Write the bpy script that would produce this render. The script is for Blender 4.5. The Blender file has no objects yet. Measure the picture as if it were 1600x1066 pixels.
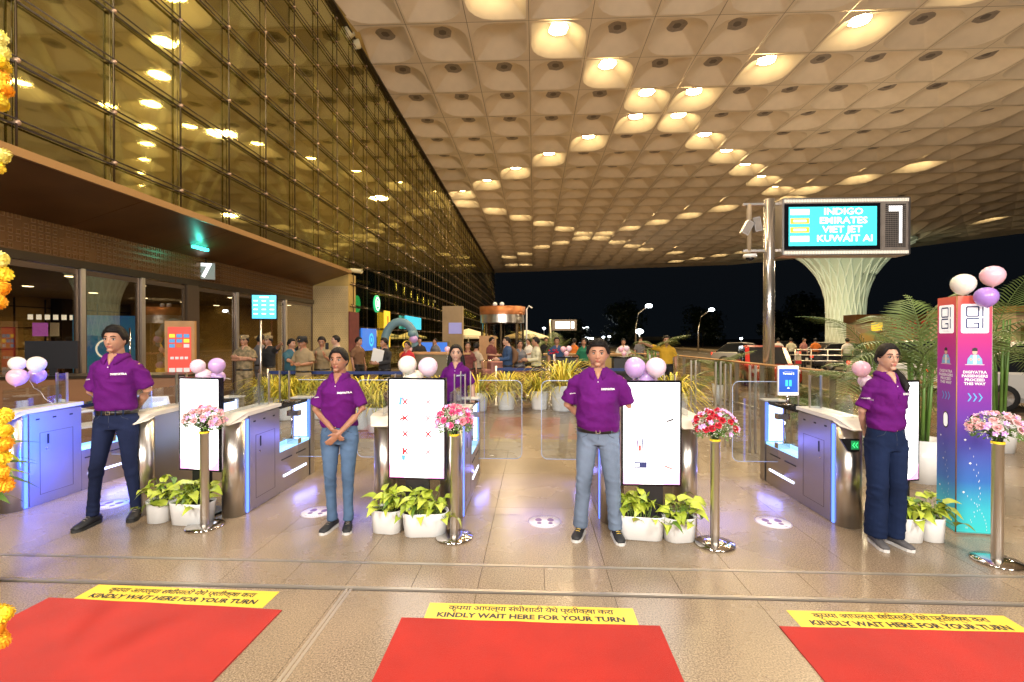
import bpy, bmesh, math, random
import numpy as np
from mathutils import Vector, Matrix, noise
from mathutils.bvhtree import BVHTree
random.seed(7)
PI = math.pi
R = math.radians
sc = bpy.context.scene
C = bpy.data.collections.new('place'); sc.collection.children.link(C)

# ------------------------------------------------------------------ camera
H = 1.68
F = 755.0
cam_d = bpy.data.cameras.new('camera'); cam = bpy.data.objects.new('camera', cam_d); C.objects.link(cam)
cam_d.sensor_width = 36; cam_d.lens = 36 * F / 1600; cam_d.clip_end = 2000; cam_d.clip_start = 0.05
cam.location = (0, 0, H)
cam.rotation_euler = (R(90 - 0.38), 0, R(2.65))
sc.camera = cam
CM = cam.rotation_euler.to_matrix()

# ------------------------------------------------------------------ night sky, lamps, exposure
world = bpy.data.worlds.new('World'); sc.world = world; world.use_nodes = True
wn = world.node_tree.nodes; wl = world.node_tree.links
sky = wn.new('ShaderNodeTexSky'); sky.sky_type = 'NISHITA'; sky.sun_disc = False
sky.sun_elevation = R(-2.0); sky.sun_rotation = R(200)
bgn = wn['Background']
smix = wn.new('ShaderNodeMix'); smix.data_type = 'RGBA'; smix.inputs[0].default_value = .97
wl.new(sky.outputs[0], smix.inputs[6]); smix.inputs[7].default_value = (.052, .072, .100, 1)
wl.new(smix.outputs[2], bgn.inputs['Color']); bgn.inputs['Strength'].default_value = 0.06
sc.view_settings.view_transform = 'Standard'; sc.view_settings.look = 'None'
sc.view_settings.exposure = 0.0; sc.view_settings.gamma = 1.0
sc.view_settings.use_curve_mapping = False
sc.cycles.use_denoising = True
sc.cycles.max_bounces = 7; sc.cycles.diffuse_bounces = 3; sc.cycles.glossy_bounces = 4
sc.cycles.transmission_bounces = 4; sc.cycles.transparent_max_bounces = 14
sc.cycles.caustics_reflective = False; sc.cycles.caustics_refractive = False
sc.cycles.sample_clamp_indirect = 4.0
sc.cycles.use_light_tree = True

def light(name, kind, loc, power, color, size=0.5, aim=None, sy=None, spot=None, blend=0.6, spread=None):
    d = bpy.data.lights.new(name, kind); d.energy = power; d.color = color
    if kind == 'AREA':
        d.shape = 'DISK' if sy is None else 'RECTANGLE'; d.size = size
        if sy: d.size_y = sy
        if spread: d.spread = spread
    else:
        d.shadow_soft_size = size
    if kind == 'SPOT': d.spot_size = spot; d.spot_blend = blend
    o = bpy.data.objects.new(name, d); C.objects.link(o); o.location = loc
    v = Vector(aim) - Vector(loc) if aim else Vector((0, 0, -1))
    o.rotation_euler = v.to_track_quat('-Z', 'Y').to_euler()
    return o
WARM = (1.0, 0.80, 0.55); NEUT = (1.0, 0.93, 0.84)
# low front fills added behind the photographer; the high pair is unseen lit coffers
for (x, y, p) in ((-5.5, -5, 1500), (0.0, -7.5, 2100), (6.0, -5, 1500), (-2.6, 3.0, 700), (4.6, 4.0, 700)):
    light('coffer_and_fill_light', 'AREA', (x, y, 13.4 if y > 0 else 5.2), p * (.62 if y > 0 else .60), NEUT, 1.1 if y > 0 else 2.2, aim=(x * .45, 4.6, 0.9))
for (x, y, p) in ((-4.5, 10.5, 700), (1.5, 11, 700), (-1.4, 15, 1100), (6, 14, 1100), (14, 22, 1500), (3, 27, 1900), (-2, 40, 2300), (14, 45, 1900), (28, 30, 1000), (24, 55, 1000)):  # lit coffers, plus the two nearest added to brighten the potted plants
    light('coffer_and_fill_light', 'AREA', (x, y, 13.4), p * .46, (1.0, .74, .44), 1.2, aim=(x, y, 0))
# upward fill spots added for the white roof, standing in for floor bounce
for (x, y, z, p) in ((-6.2, 6, 4.6, 850), (-6.2, 16, 4.6, 1000), (-6.0, 28, 4.6, 1000), (-6.0, 44, 4.6, 1300), (-6.0, 62, 4.6, 1300),
                     (4.5, 1.5, 3.6, 1000), (17, 9, 3.0, 250), (14, 24, 3.2, 550), (26, 40, 3.2, 450), (10, 50, 3.2, 1000), (12, 68, 3.2, 900)):
    light('roof_fill_light', 'SPOT', (x, y, z), p * .38, (1.0, 0.66, 0.36) if y > 12 else (1.0, 0.86, 0.72), 0.5,
          aim=(x + 4.5, y + 5, 14), spot=R(150), blend=1.0)

# ------------------------------------------------------------------ pixel -> place helpers (photo pixels, 1600 x 1066)
def ray(px, py):
    return CM @ Vector(((px - 800) / F, (533 - py) / F, -1))
def at_z(px, py, z=0.0):
    d = ray(px, py); t = (z - H) / d.z
    return Vector((d.x * t, d.y * t, z))
def at_y(px, py, y):
    d = ray(px, py); t = y / d.y
    return Vector((d.x * t, y, H + d.z * t))
def at_x(px, py, x):
    d = ray(px, py); t = x / d.x
    return Vector((x, d.y * t, H + d.z * t))

# ------------------------------------------------------------------ materials
M = {}
def mat(name, col, rough=0.5, metal=0.0, emit=None, es=0.0, var=0.0, vscale=8.0, bump=0.0, bscale=60.0, col2=None,
        sub=0.0, coat=0.0, spec=None, sheen=0.0, stretch=None, trans=0.0):
    if name in M: return M[name]
    m = bpy.data.materials.new(name); m.use_nodes = True; nt = m.node_tree; b = nt.nodes['Principled BSDF']
    b.inputs['Base Color'].default_value = (*col, 1); b.inputs['Roughness'].default_value = rough
    b.inputs['Metallic'].default_value = metal
    if spec is not None: b.inputs['Specular IOR Level'].default_value = spec
    if coat: b.inputs['Coat Weight'].default_value = coat; b.inputs['Coat Roughness'].default_value = 0.1
    if sheen: b.inputs['Sheen Weight'].default_value = sheen
    if sub:
        b.inputs['Subsurface Weight'].default_value = sub; b.inputs['Subsurface Radius'].default_value = (1, .35, .2)
        b.inputs['Subsurface Scale'].default_value = 0.01
    if trans: b.inputs['Transmission Weight'].default_value = trans
    if emit: b.inputs['Emission Color'].default_value = (*emit, 1); b.inputs['Emission Strength'].default_value = es
    if var or bump or col2:
        tc = nt.nodes.new('ShaderNodeTexCoord'); mp = nt.nodes.new('ShaderNodeMapping')
        nt.links.new(tc.outputs['Object'], mp.inputs[0])
        if stretch: mp.inputs['Scale'].default_value = stretch
    if var or col2:
        n = nt.nodes.new('ShaderNodeTexNoise'); n.inputs['Scale'].default_value = vscale; n.inputs['Detail'].default_value = 6
        nt.links.new(mp.outputs[0], n.inputs[0])
        cr = nt.nodes.new('ShaderNodeValToRGB'); cr.color_ramp.elements[0].position = .35; cr.color_ramp.elements[1].position = .65
        c2 = col2 or tuple(min(1, c * (1 + var)) for c in col)
        c1 = col if col2 else tuple(c * (1 - var) for c in col)
        cr.color_ramp.elements[0].color = (*c1, 1); cr.color_ramp.elements[1].color = (*c2, 1)
        nt.links.new(n.outputs[0], cr.inputs[0]); nt.links.new(cr.outputs[0], b.inputs['Base Color'])
    if bump:
        n2 = nt.nodes.new('ShaderNodeTexNoise'); n2.inputs['Scale'].default_value = bscale; n2.inputs['Detail'].default_value = 4
        nt.links.new(mp.outputs[0], n2.inputs[0])
        bp = nt.nodes.new('ShaderNodeBump'); bp.inputs['Strength'].default_value = bump; bp.inputs['Distance'].default_value = 0.01
        nt.links.new(n2.outputs[0], bp.inputs['Height']); nt.links.new(bp.outputs[0], b.inputs['Normal'])
    if emit: m.cycles.emission_sampling = 'AUTO' if es > 3 else 'NONE'
    M[name] = m
    return m
def glassy(name, tint, refl, gcol=(1, 1, 1), rough=0.0, fres=True, solid=0.0, solidcol=(.1, .1, .1)):
    """thin pane: part clear, part mirror"""
    m = bpy.data.materials.new(name); m.use_nodes = True; nt = m.node_tree; N = nt.nodes; L = nt.links
    N.remove(N['Principled BSDF']); out = N['Material Output']
    t = N.new('ShaderNodeBsdfTransparent'); t.inputs[0].default_value = (*tint, 1)
    g = N.new('ShaderNodeBsdfGlossy'); g.inputs[0].default_value = (*gcol, 1); g.inputs['Roughness'].default_value = rough
    mx = N.new('ShaderNodeMixShader')
    if fres:
        lw = N.new('ShaderNodeFresnel'); ge = N.new('ShaderNodeNewGeometry'); io = N.new('ShaderNodeMath'); io.operation = 'MULTIPLY_ADD'
        io.inputs[1].default_value = 1 / 1.5 - 1.5; io.inputs[2].default_value = 1.5; L.new(ge.outputs['Backfacing'], io.inputs[0]); L.new(io.outputs[0], lw.inputs['IOR'])
        ma = N.new('ShaderNodeMath'); ma.operation = 'MULTIPLY_ADD'; ma.inputs[1].default_value = 0.9; ma.inputs[2].default_value = refl
        ma.use_clamp = True
        L.new(lw.outputs[0], ma.inputs[0]); L.new(ma.outputs[0], mx.inputs[0])
    else: mx.inputs[0].default_value = refl
    L.new(t.outputs[0], mx.inputs[1]); L.new(g.outputs[0], mx.inputs[2])
    last = mx
    if solid:
        d = N.new('ShaderNodeBsdfDiffuse'); d.inputs[0].default_value = (*solidcol, 1)
        m2 = N.new('ShaderNodeMixShader'); m2.inputs[0].default_value = solid
        L.new(mx.outputs[0], m2.inputs[1]); L.new(d.outputs[0], m2.inputs[2]); last = m2
    L.new(last.outputs[0], out.inputs[0])
    M[name] = m
    return m

mat('steel', (.70, .65, .60), .30, 1.0, bump=.05, bscale=30, stretch=(1, 1, 14))
mat('strip_steel', (.62, .56, .48), .45, .9)
mat('steel_brushed', (.46, .43, .42), .36, 1.0, bump=.03, bscale=60, stretch=(1, 1, 8))
mat('chrome', (.66, .62, .58), .12, 1.0)
mat('dark_bronze', (.055, .040, .025), .35, .7)
mat('rod_metal', (.13, .10, .06), .35, 1.0)
mat('node_metal', (.45, .30, .20), .35, .6)
mat('frieze_ring', (.20, .10, .032), .42, .4)
mat('brass_panel', (.145, .068, .020), .36, .5, var=.2, vscale=.8, bump=.03, bscale=12)
mat('brass_light', (.30, .165, .055), .45, .3)
mat('pillar_metal', (.55, .42, .22), .42, .5, var=.12, vscale=1.5)
mat('pillar_stud', (.42, .31, .15), .45, .5)
mat('roof_white', (.68, .57, .43), .6, var=.05, vscale=1.2)
mat('roof_seam', (.22, .17, .12), .7)
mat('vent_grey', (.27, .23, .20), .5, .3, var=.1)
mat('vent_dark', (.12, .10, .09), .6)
mat('lamp_glow', (1, .9, .6), .5, emit=(1, .78, .40), es=95.0)
mat('lamp_halo', (.80, .66, .40), .5, emit=(1, .62, .22), es=0.30)
mat('down_glow', (1, .9, .7), .5, emit=(1, .88, .68), es=9.0)
mat('white_plastic', (.78, .76, .73), .38, spec=.5)
mat('gate_top', (.80, .75, .66), .35, coat=.3)
mat('black_plastic', (.012, .012, .014), .35)
mat('black_gloss', (.008, .008, .012), .1)
mat('rubber', (.02, .02, .02), .7)
mat('led_white', (.8, .9, 1), .5, emit=(.70, .78, 1.0), es=2.6)
mat('led_blue', (.1, .25, 1), .5, emit=(.10, .20, 1.0), es=2.2)
mat('led_cyan', (.4, .8, 1), .5, emit=(.30, .62, 1.0), es=1.5)
mat('led_violet', (.3, .2, 1), .5, emit=(.35, .25, 1.0), es=2.2)
mat('led_green', (.1, .8, .3), .5, emit=(.05, .9, .25), es=1.6)
mat('screen_white', (1, 1, 1), .3, emit=(.93, .97, 1.0), es=1.9)
mat('x_red', (.6, .02, .04), .5, emit=(.5, .0, .02), es=.35); mat('x_pale', (.8, .25, .28), .5, emit=(.8, .3, .33), es=.5)
mat('screen_pink', (.9, .4, .8), .3, emit=(.86, .42, .80), es=1.0)
mat('screen_teal', (.1, .6, .6), .3, emit=(.02, .62, .68), es=1.15)
mat('screen_blue', (.05, .2, .7), .3, emit=(.03, .12, .55), es=.9)
mat('screen_cyan', (.05, .5, .7), .3, emit=(.05, .48, .68), es=1.0)
mat('sign_white', (.9, .9, .9), .5, emit=(.95, .97, 1), es=1.6)
mat('sign_orange', (.9, .4, .05), .5, emit=(.95, .40, .05), es=1.0)
mat('sign_yellow', (.9, .6, .05), .5, emit=(.95, .58, .04), es=.8)
mat('red_carpet', (.42, .016, .006), .95, var=.10, vscale=2.5, bump=.5, bscale=350, sheen=.1, spec=.15)
mat('yellow_vinyl', (.86, .60, .055), .45)
mat('ink', (.02, .02, .022), .5)
mat('print_white', (.82, .82, .82), .5)
mat('print_blue', (.12, .42, .85), .5)
mat('print_navy', (.03, .04, .16), .5)
mat('print_violet', (.16, .08, .24), .5)
mat('vinyl_white', (.74, .70, .76), .4)
mat('pot_white', (.88, .88, .87), .3, spec=.5)
mat('soil', (.03, .02, .012), .95, bump=.8, bscale=80)
mat('pothos', (.34, .44, .035), .42, var=.25, vscale=6, spec=.4)
mat('pothos_light', (.52, .60, .07), .42, var=.2, vscale=6)
mat('pothos_dark', (.14, .26, .03), .45, var=.2, vscale=6)
mat('stem_green', (.20, .30, .06), .5)
mat('spider_leaf', (.58, .52, .05), .5, col2=(.24, .28, .02), vscale=10)
mat('spider_leaf_light', (.80, .64, .07), .5)
mat('leaf_dark', (.012, .026, .008), .45, var=.3, vscale=3)
mat('leaf_mid', (.10, .20, .035), .45, var=.3, vscale=3)
mat('palm_leaf', (.12, .17, .045), .45, var=.3, vscale=3)
mat('trunk', (.09, .065, .04), .9, var=.3, bump=.5)
mat('marigold', (.95, .42, .01), .8, var=.15, vscale=30)
mat('marigold_yellow', (.95, .68, .03), .8, var=.12, vscale=30)
mat('marigold_pale', (.88, .80, .22), .8)
mat('rose_pink', (.78, .27, .34), .55, var=.15, vscale=30)
mat('rose_pale', (.86, .50, .52), .55, var=.12, vscale=30)
mat('rose_hot', (.75, .09, .26), .55, var=.15, vscale=30)
mat('rose_red', (.55, .015, .04), .55, var=.2, vscale=30)
mat('orchid', (.42, .12, .52), .55, col2=(.75, .55, .80), vscale=40)
mat('filler_white', (.78, .78, .72), .7)
for n_, c_ in (('white', (.80, .74, .66)), ('pink', (.80, .46, .56)), ('lilac', (.56, .36, .70)), ('pale', (.80, .60, .72)), ('violet', (.40, .22, .66))):
    mat('balloon_' + n_, c_, .28, sub=.25, coat=.25)
mat('purple_cotton', (.102, .007, .132), .85, var=.15, vscale=4, bump=1.0, bscale=14, spec=.15)
mat('denim_mid', (.085, .145, .25), .9, var=.28, vscale=3.2, bump=.4, bscale=300, spec=.15)
mat('denim_grey', (.15, .195, .275), .9, var=.26, vscale=3.0, bump=.4, bscale=300, spec=.15)
mat('denim_navy', (.009, .018, .055), .9, var=.25, vscale=3.0, bump=.4, bscale=300, spec=.15)
mat('denim_dark', (.012, .018, .052), .9, var=.28, vscale=3.0, bump=.4, bscale=300, spec=.15)
mat('leather', (.012, .010, .010), .35)
mat('shoe_black', (.014, .014, .016), .6, bump=.2, bscale=200)
mat('shoe_brown', (.035, .022, .018), .55)
mat('shoe_grey', (.08, .075, .08), .7)
mat('sole_white', (.62, .60, .58), .6)
mat('lace_yellow', (.75, .5, .08), .7)
for n_, c_ in (('a', (.42, .215, .135)), ('b', (.35, .165, .098)), ('c', (.52, .30, .21)), ('d', (.24, .11, .06))):
    mat('skin_' + n_, c_, .46, sub=.12, var=.07, vscale=14)
    mat('lips_' + n_, (c_[0] * .92, c_[1] * .48, c_[2] * .62), .4)
mat('hair', (.008, .006, .006), .55, bump=.35, bscale=90, stretch=(6, 1, 1), spec=.25)
mat('eye_white', (.52, .50, .48), .2); mat('lips_dark', (.06, .02, .02), .6)
mat('iris', (.010, .006, .005), .08)
mat('khaki', (.27, .20, .11), .85, bump=.3, bscale=200)
mat('camo', (.30, .22, .12), .9, col2=(.12, .10, .055), vscale=16, bump=.2, bscale=200)
mat('gold', (.8, .5, .15), .3, 1.0)
for n_, c_ in (('black', (.014, .014, .016)), ('white', (.68, .66, .60)), ('teal', (.03, .10, .14)), ('red', (.45, .02, .03)), ('green', (.01, .14, .07)),
               ('yellow', (.55, .32, .02)), ('cream', (.55, .52, .36)), ('blue', (.025, .06, .15)), ('maroon', (.13, .03, .03)), ('grey', (.15, .15, .17)),
               ('brown', (.16, .08, .04)), ('beige', (.42, .33, .24)), ('pink', (.34, .15, .13)), ('orange', (.6, .16, .02))):
    mat('cloth_' + n_, c_, .88, var=.12, vscale=5, bump=.2, bscale=200)
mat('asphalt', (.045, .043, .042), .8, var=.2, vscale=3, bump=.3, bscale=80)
mat('car_red', (.42, .012, .010), .25, coat=.8)
mat('car_white', (.66, .65, .62), .25, coat=.8)
mat('car_silver', (.36, .35, .34), .3, .5, coat=.6)
mat('car_dark', (.02, .02, .025), .25, coat=.8)
mat('car_glass', (.015, .017, .02), .06)
mat('tail_red', (.8, .03, .02), .3, emit=(1, .05, .02), es=2.0)
mat('head_lamp', (.9, .9, .9), .2, emit=(1, .95, .85), es=5.0)
mat('street_glow', (1, 1, 1), .5, emit=(.85, .95, 1.0), es=16.0)
mat('wall_stone', (.36, .27, .17), .8, var=.15, vscale=1.0, bump=.2)
mat('interior_gold', (.42, .29, .09), .6, var=.3, vscale=.6)
mat('interior_dark', (.16, .13, .07), .6, var=.3, vscale=.5)
mat('copper', (.42, .16, .06), .4, .6, var=.2, vscale=3)
mat('column_paint', (.62, .66, .56), .6)
mat('column_rib', (.80, .84, .76), .6)
mat('lattice_paint', (.72, .64, .40), .6)
mat('poster_red', (.62, .06, .05), .5)
mat('poster_orange', (.75, .22, .05), .5)
mat('wood_tan', (.42, .22, .08), .5, var=.12, vscale=4)
mat('belt_blue', (.02, .04, .16), .7)
glassy('clear_glass', (.90, .95, .93), .02)
glassy('gate_glass', (.88, .92, .96), .05)
glassy('door_glass', (.70, .64, .52), .06)
glassy('facade_glass', (.70, .70, .46), .40, gcol=(.82, .80, .44), rough=.03)
glassy('rail_glass', (.80, .78, .68), .05, gcol=(.9, .85, .75))

# ------------------------------------------------------------------ mesh builder
class MB:
    def __init__(s): s.v = []; s.f = []; s.m = []; s.k = 0; s.sm = []
    def add(s, vs, fs, k=0, smooth=False):
        b = len(s.v); s.v += [tuple(v) for v in vs]
        for f in fs: s.f.append(tuple(b + i for i in f)); s.m.append(k); s.sm.append(smooth)
        return s
    def box(s, c, d, k=0, rot=None, bev=0):
        x, y, z = (d[0] / 2, d[1] / 2, d[2] / 2)
        vs = [Vector((sx * x, sy * y, sz * z)) for sz in (-1, 1) for sx, sy in ((-1, -1), (1, -1), (1, 1), (-1, 1))]
        if rot is not None:
            m = Matrix.Rotation(rot, 3, 'Z') if isinstance(rot, (int, float)) else rot
            vs = [m @ v for v in vs]
        vs = [v + Vector(c) for v in vs]
        return s.add(vs, [(3, 2, 1, 0), (4, 5, 6, 7), (0, 1, 5, 4), (1, 2, 6, 5), (2, 3, 7, 6), (3, 0, 4, 7)], k)
    def b2(s, a, b, k=0):
        return s.box([(a[i] + b[i]) / 2 for i in range(3)], [abs(b[i] - a[i]) for i in range(3)], k)
    def quad(s, a, b, c, d, k=0): return s.add([a, b, c, d], [(0, 1, 2, 3)], k)
    def tube(s, pts, rad, k=0, n=10, caps=True, ref=None, flat=1.0, round_=False):
        pts = [Vector(p) for p in pts]
        if not isinstance(rad, (list, tuple)): rad = [rad] * len(pts)
        rad = [(r, r * flat) if not isinstance(r, (tuple, list)) else r for r in rad]
        if round_:
            t0 = (pts[0] - pts[1]).normalized(); t1 = (pts[-1] - pts[-2]).normalized()
            r0 = min(rad[0]); r1 = min(rad[-1])
            pts = [pts[0] + t0 * r0 * .8] + [pts[0] + t0 * r0 * .45] + pts + [pts[-1] + t1 * r1 * .45, pts[-1] + t1 * r1 * .8]
            rad = [tuple(.45 * q for q in rad[0]), tuple(.82 * q for q in rad[0])] + rad + [tuple(.82 * q for q in rad[-1]), tuple(.45 * q for q in rad[-1])]
        vs = []; up = Vector(ref) if ref else None
        for i, p in enumerate(pts):
            t = (pts[min(i + 1, len(pts) - 1)] - pts[max(i - 1, 0)]).normalized()
            r_ = up if up else (Vector((0, 0, 1)) if abs(t.z) < .9 else Vector((1, 0, 0)))
            a = t.cross(r_)
            if a.length < 1e-4: a = t.orthogonal()
            a.normalize(); b = a.cross(t).normalized()
            for j in range(n):
                th = 2 * PI * j / n
                vs.append(p + a * math.cos(th) * rad[i][0] + b * math.sin(th) * rad[i][1])
        fs = []
        for i in range(len(pts) - 1):
            for j in range(n):
                fs.append((i * n + j, i * n + (j + 1) % n, (i + 1) * n + (j + 1) % n, (i + 1) * n + j))
        s.add(vs, fs, k, True)
        if caps:
            b = len(s.v) - len(vs)
            s.f.append(tuple(b + j for j in range(n))[::-1]); s.m.append(k); s.sm.append(False)
            e = b + (len(pts) - 1) * n
            s.f.append(tuple(e + j for j in range(n))); s.m.append(k); s.sm.append(False)
        return s
    def lathe(s, prof, c=(0, 0, 0), k=0, n=24, a0=0, a1=2 * PI, smooth=True):
        full = abs(a1 - a0 - 2 * PI) < 1e-6; nn = n if full else n + 1
        vs = []
        for r, z in prof:
            for j in range(nn):
                a = a0 + (a1 - a0) * j / n
                vs.append((c[0] + r * math.cos(a), c[1] + r * math.sin(a), c[2] + z))
        fs = []
        for i in range(len(prof) - 1):
            for j in range(n):
                j2 = (j + 1) % nn
                fs.append((i * nn + j, i * nn + j2, (i + 1) * nn + j2, (i + 1) * nn + j))
        return s.add(vs, fs, k, smooth)
    def ell(s, c, r, k=0, nu=14, nv=9, rot=None):
        vs = []; fs = []
        for i in range(nv + 1):
            ph = PI * i / nv - PI / 2
            for j in range(nu):
                th = 2 * PI * j / nu
                v = Vector((r[0] * math.cos(ph) * math.cos(th), r[1] * math.cos(ph) * math.sin(th), r[2] * math.sin(ph)))
                if rot is not None: v = rot @ v
                vs.append(v + Vector(c))
        for i in range(nv):
            for j in range(nu):
                fs.append((i * nu + j, i * nu + (j + 1) % nu, (i + 1) * nu + (j + 1) % nu, (i + 1) * nu + j))
        return s.add(vs, fs, k, True)
    def prism(s, outline, a, b, axis='z', k=0):
        """extrude a 2D outline between a and b along axis"""
        n = len(outline)
        def P(u, v, w): return {'z': (u, v, w), 'y': (u, w, v), 'x': (w, u, v)}[axis]
        vs = [P(u, v, a) for u, v in outline] + [P(u, v, b) for u, v in outline]
        fs = [tuple(range(n))[::-1], tuple(range(n, 2 * n))] + [(i, (i + 1) % n, n + (i + 1) % n, n + i) for i in range(n)]
        return s.add(vs, fs, k)
    def mesh(s, name, mats):
        me = bpy.data.meshes.new(name); me.from_pydata(s.v, [], s.f)
        for m in (mats if isinstance(mats, (list, tuple)) else [mats]): me.materials.append(M[m] if isinstance(m, str) else m)
        me.polygons.foreach_set('material_index', s.m); me.polygons.foreach_set('use_smooth', s.sm)
        me.update(); return me
    def build(s, name, mats, parent=None, loc=(0, 0, 0), fix=False):
        me = s.mesh(name, mats)
        if fix:
            bm = bmesh.new(); bm.from_mesh(me); bmesh.ops.recalc_face_normals(bm, faces=bm.faces); bm.to_mesh(me); bm.free()
        return link(name, me, parent, loc)
def link(name, me, parent=None, loc=(0, 0, 0), rot=None):
    o = bpy.data.objects.new(name, me); C.objects.link(o); o.location = loc
    if parent is not None: o.parent = parent
    if rot is not None: o.rotation_euler = rot
    return o
def tag(o, label=None, cat=None, group=None, kind=None):
    if label: o['label'] = label
    if cat: o['category'] = cat
    if group: o['group'] = group
    if kind: o['kind'] = kind
    return o
def thing(name, label, cat, loc=(0, 0, 0), rz=0, group=None):
    o = bpy.data.objects.new(name, None); C.objects.link(o); o.location = loc; o.rotation_euler = (0, 0, rz)
    o.empty_display_size = .1
    return tag(o, label, cat, group)
def dup(root, loc=None, rz=None, label=None, group=None):
    def cp(o, par):
        c = o.copy(); C.objects.link(c); c.parent = par
        for ch in list(o.children): cp(ch, c)
        return c
    r = cp(root, root.parent)
    if loc is not None: r.location = loc
    if rz is not None: r.rotation_euler = (0, 0, rz)
    if label: r['label'] = label
    if group: r['group'] = group
    return r
_txt = {}
def text_mesh(s, size, material, bold=0.0, extrude=0.0, align='CENTER', spacing=1.0, xs=1.0):
    key = (s, size, material, bold, extrude, align, spacing, xs)
    if key in _txt: return _txt[key]
    cu = bpy.data.curves.new('lettering', 'FONT'); cu.body = s; cu.size = size; cu.align_x = align; cu.align_y = 'CENTER'
    cu.offset = bold; cu.extrude = extrude; cu.space_character = spacing; cu.resolution_u = 2
    o = bpy.data.objects.new('lettering', cu); C.objects.link(o)
    bpy.context.view_layer.update()
    dg = bpy.context.evaluated_depsgraph_get()
    me = bpy.data.meshes.new_from_object(o.evaluated_get(dg))
    bpy.data.objects.remove(o); bpy.data.curves.remove(cu)
    me.materials.clear(); me.materials.append(M[material])
    if xs != 1.0:
        for v in me.vertices: v.co.x *= xs
    _txt[key] = me
    return me
def facing(n, up=(0, 0, 1)):
    """rotation whose local +Z is n and local +Y is up (for flat print)"""
    n = Vector(n).normalized(); u = Vector(up); x = u.cross(n).normalized(); y = n.cross(x)
    return Matrix((x, y, n)).transposed().to_euler()
def lettering(s, size, material, loc, n=(0, -1, 0), up=(0, 0, 1), parent=None, name='lettering', **kw):
    o = link(name, text_mesh(s, size, material, **kw), parent, loc); o.rotation_euler = facing(n, up)
    return o
def mesh_pt(me): return np.array([v.co[:] for v in me.vertices])
def remesh(mb, voxel, smooth=2, fac=.5):
    me = mb.mesh('tmp', 'steel')
    o = bpy.data.objects.new('tmp', me); C.objects.link(o)
    r_ = o.modifiers.new('r', 'REMESH'); r_.mode = 'VOXEL'; r_.voxel_size = voxel; r_.use_smooth_shade = True
    if smooth:
        s_ = o.modifiers.new('s', 'SMOOTH'); s_.factor = fac; s_.iterations = smooth
    bpy.context.view_layer.update()
    out = bpy.data.meshes.new_from_object(o.evaluated_get(bpy.context.evaluated_depsgraph_get()))
    bpy.data.objects.remove(o); bpy.data.meshes.remove(me)
    out.materials.clear()
    return out
# ================================================================== THE SETTING
# ---- ground
def struct(o): o['kind'] = 'structure'; return o
def granite(name, base, spec_):
    m = mat(name, base, .34)
    nt = m.node_tree; b = nt.nodes['Principled BSDF']
    tc = nt.nodes.new('ShaderNodeTexCoord'); g = nt.nodes.new('ShaderNodeNewGeometry')
    n = nt.nodes.new('ShaderNodeTexNoise'); n.inputs['Scale'].default_value = 105; n.inputs['Detail'].default_value = 3; n.inputs['Roughness'].default_value = .8
    n2 = nt.nodes.new('ShaderNodeTexNoise'); n2.inputs['Scale'].default_value = .9; n2.inputs['Detail'].default_value = 5
    nt.links.new(g.outputs['Position'], n.inputs[0]); nt.links.new(g.outputs['Position'], n2.inputs[0])
    cr = nt.nodes.new('ShaderNodeValToRGB'); e = cr.color_ramp.elements
    e[0].position = .36; e[0].color = (*[c * .42 for c in base], 1); e[1].position = .64; e[1].color = (*[min(1, c * spec_) for c in base], 1)
    x = e.new(.5); x.color = (*base, 1)
    nt.links.new(n.outputs[0], cr.inputs[0])
    mx = nt.nodes.new('ShaderNodeMix'); mx.data_type = 'RGBA'; mx.blend_type = 'MULTIPLY'; mx.inputs[0].default_value = 1.0
    c2 = nt.nodes.new('ShaderNodeValToRGB'); c2.color_ramp.elements[0].position = .3; c2.color_ramp.elements[0].color = (.72, .70, .68, 1)
    c2.color_ramp.elements[1].position = .7; c2.color_ramp.elements[1].color = (1.1, 1.06, 1.0, 1)
    nt.links.new(n2.outputs[0], c2.inputs[0]); nt.links.new(cr.outputs[0], mx.inputs[6]); nt.links.new(c2.outputs[0], mx.inputs[7])
    oi = nt.nodes.new('ShaderNodeObjectInfo'); m3 = nt.nodes.new('ShaderNodeMath'); m3.operation = 'MULTIPLY_ADD'; m3.inputs[1].default_value = .14; m3.inputs[2].default_value = .92
    nt.links.new(oi.outputs['Random'], m3.inputs[0])
    m4 = nt.nodes.new('ShaderNodeVectorMath'); m4.operation = 'SCALE'
    nt.links.new(mx.outputs[2], m4.inputs[0]); nt.links.new(m3.outputs[0], m4.inputs['Scale'])
    nt.links.new(m4.outputs[0], b.inputs['Base Color'])
    rr = nt.nodes.new('ShaderNodeMapRange'); rr.inputs['To Min'].default_value = .23; rr.inputs['To Max'].default_value = .31
    nt.links.new(n2.outputs[0], rr.inputs[0]); nt.links.new(rr.outputs[0], b.inputs['Roughness'])
granite('granite', (.295, .228, .158), 1.6)
mat('grout', (.10, .075, .055), .9)
g = MB().b2((-400, -60, -.30), (400, 600, -.12), 0).build('ground', 'asphalt'); struct(g)
floor = struct(MB().b2((-40, -16, -.12), (9.2, 95, -.012), 0).build('floor', 'grout'))
YA, YB = 3.55, 3.19          # two steel strips across the floor
slab_w = .60
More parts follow.
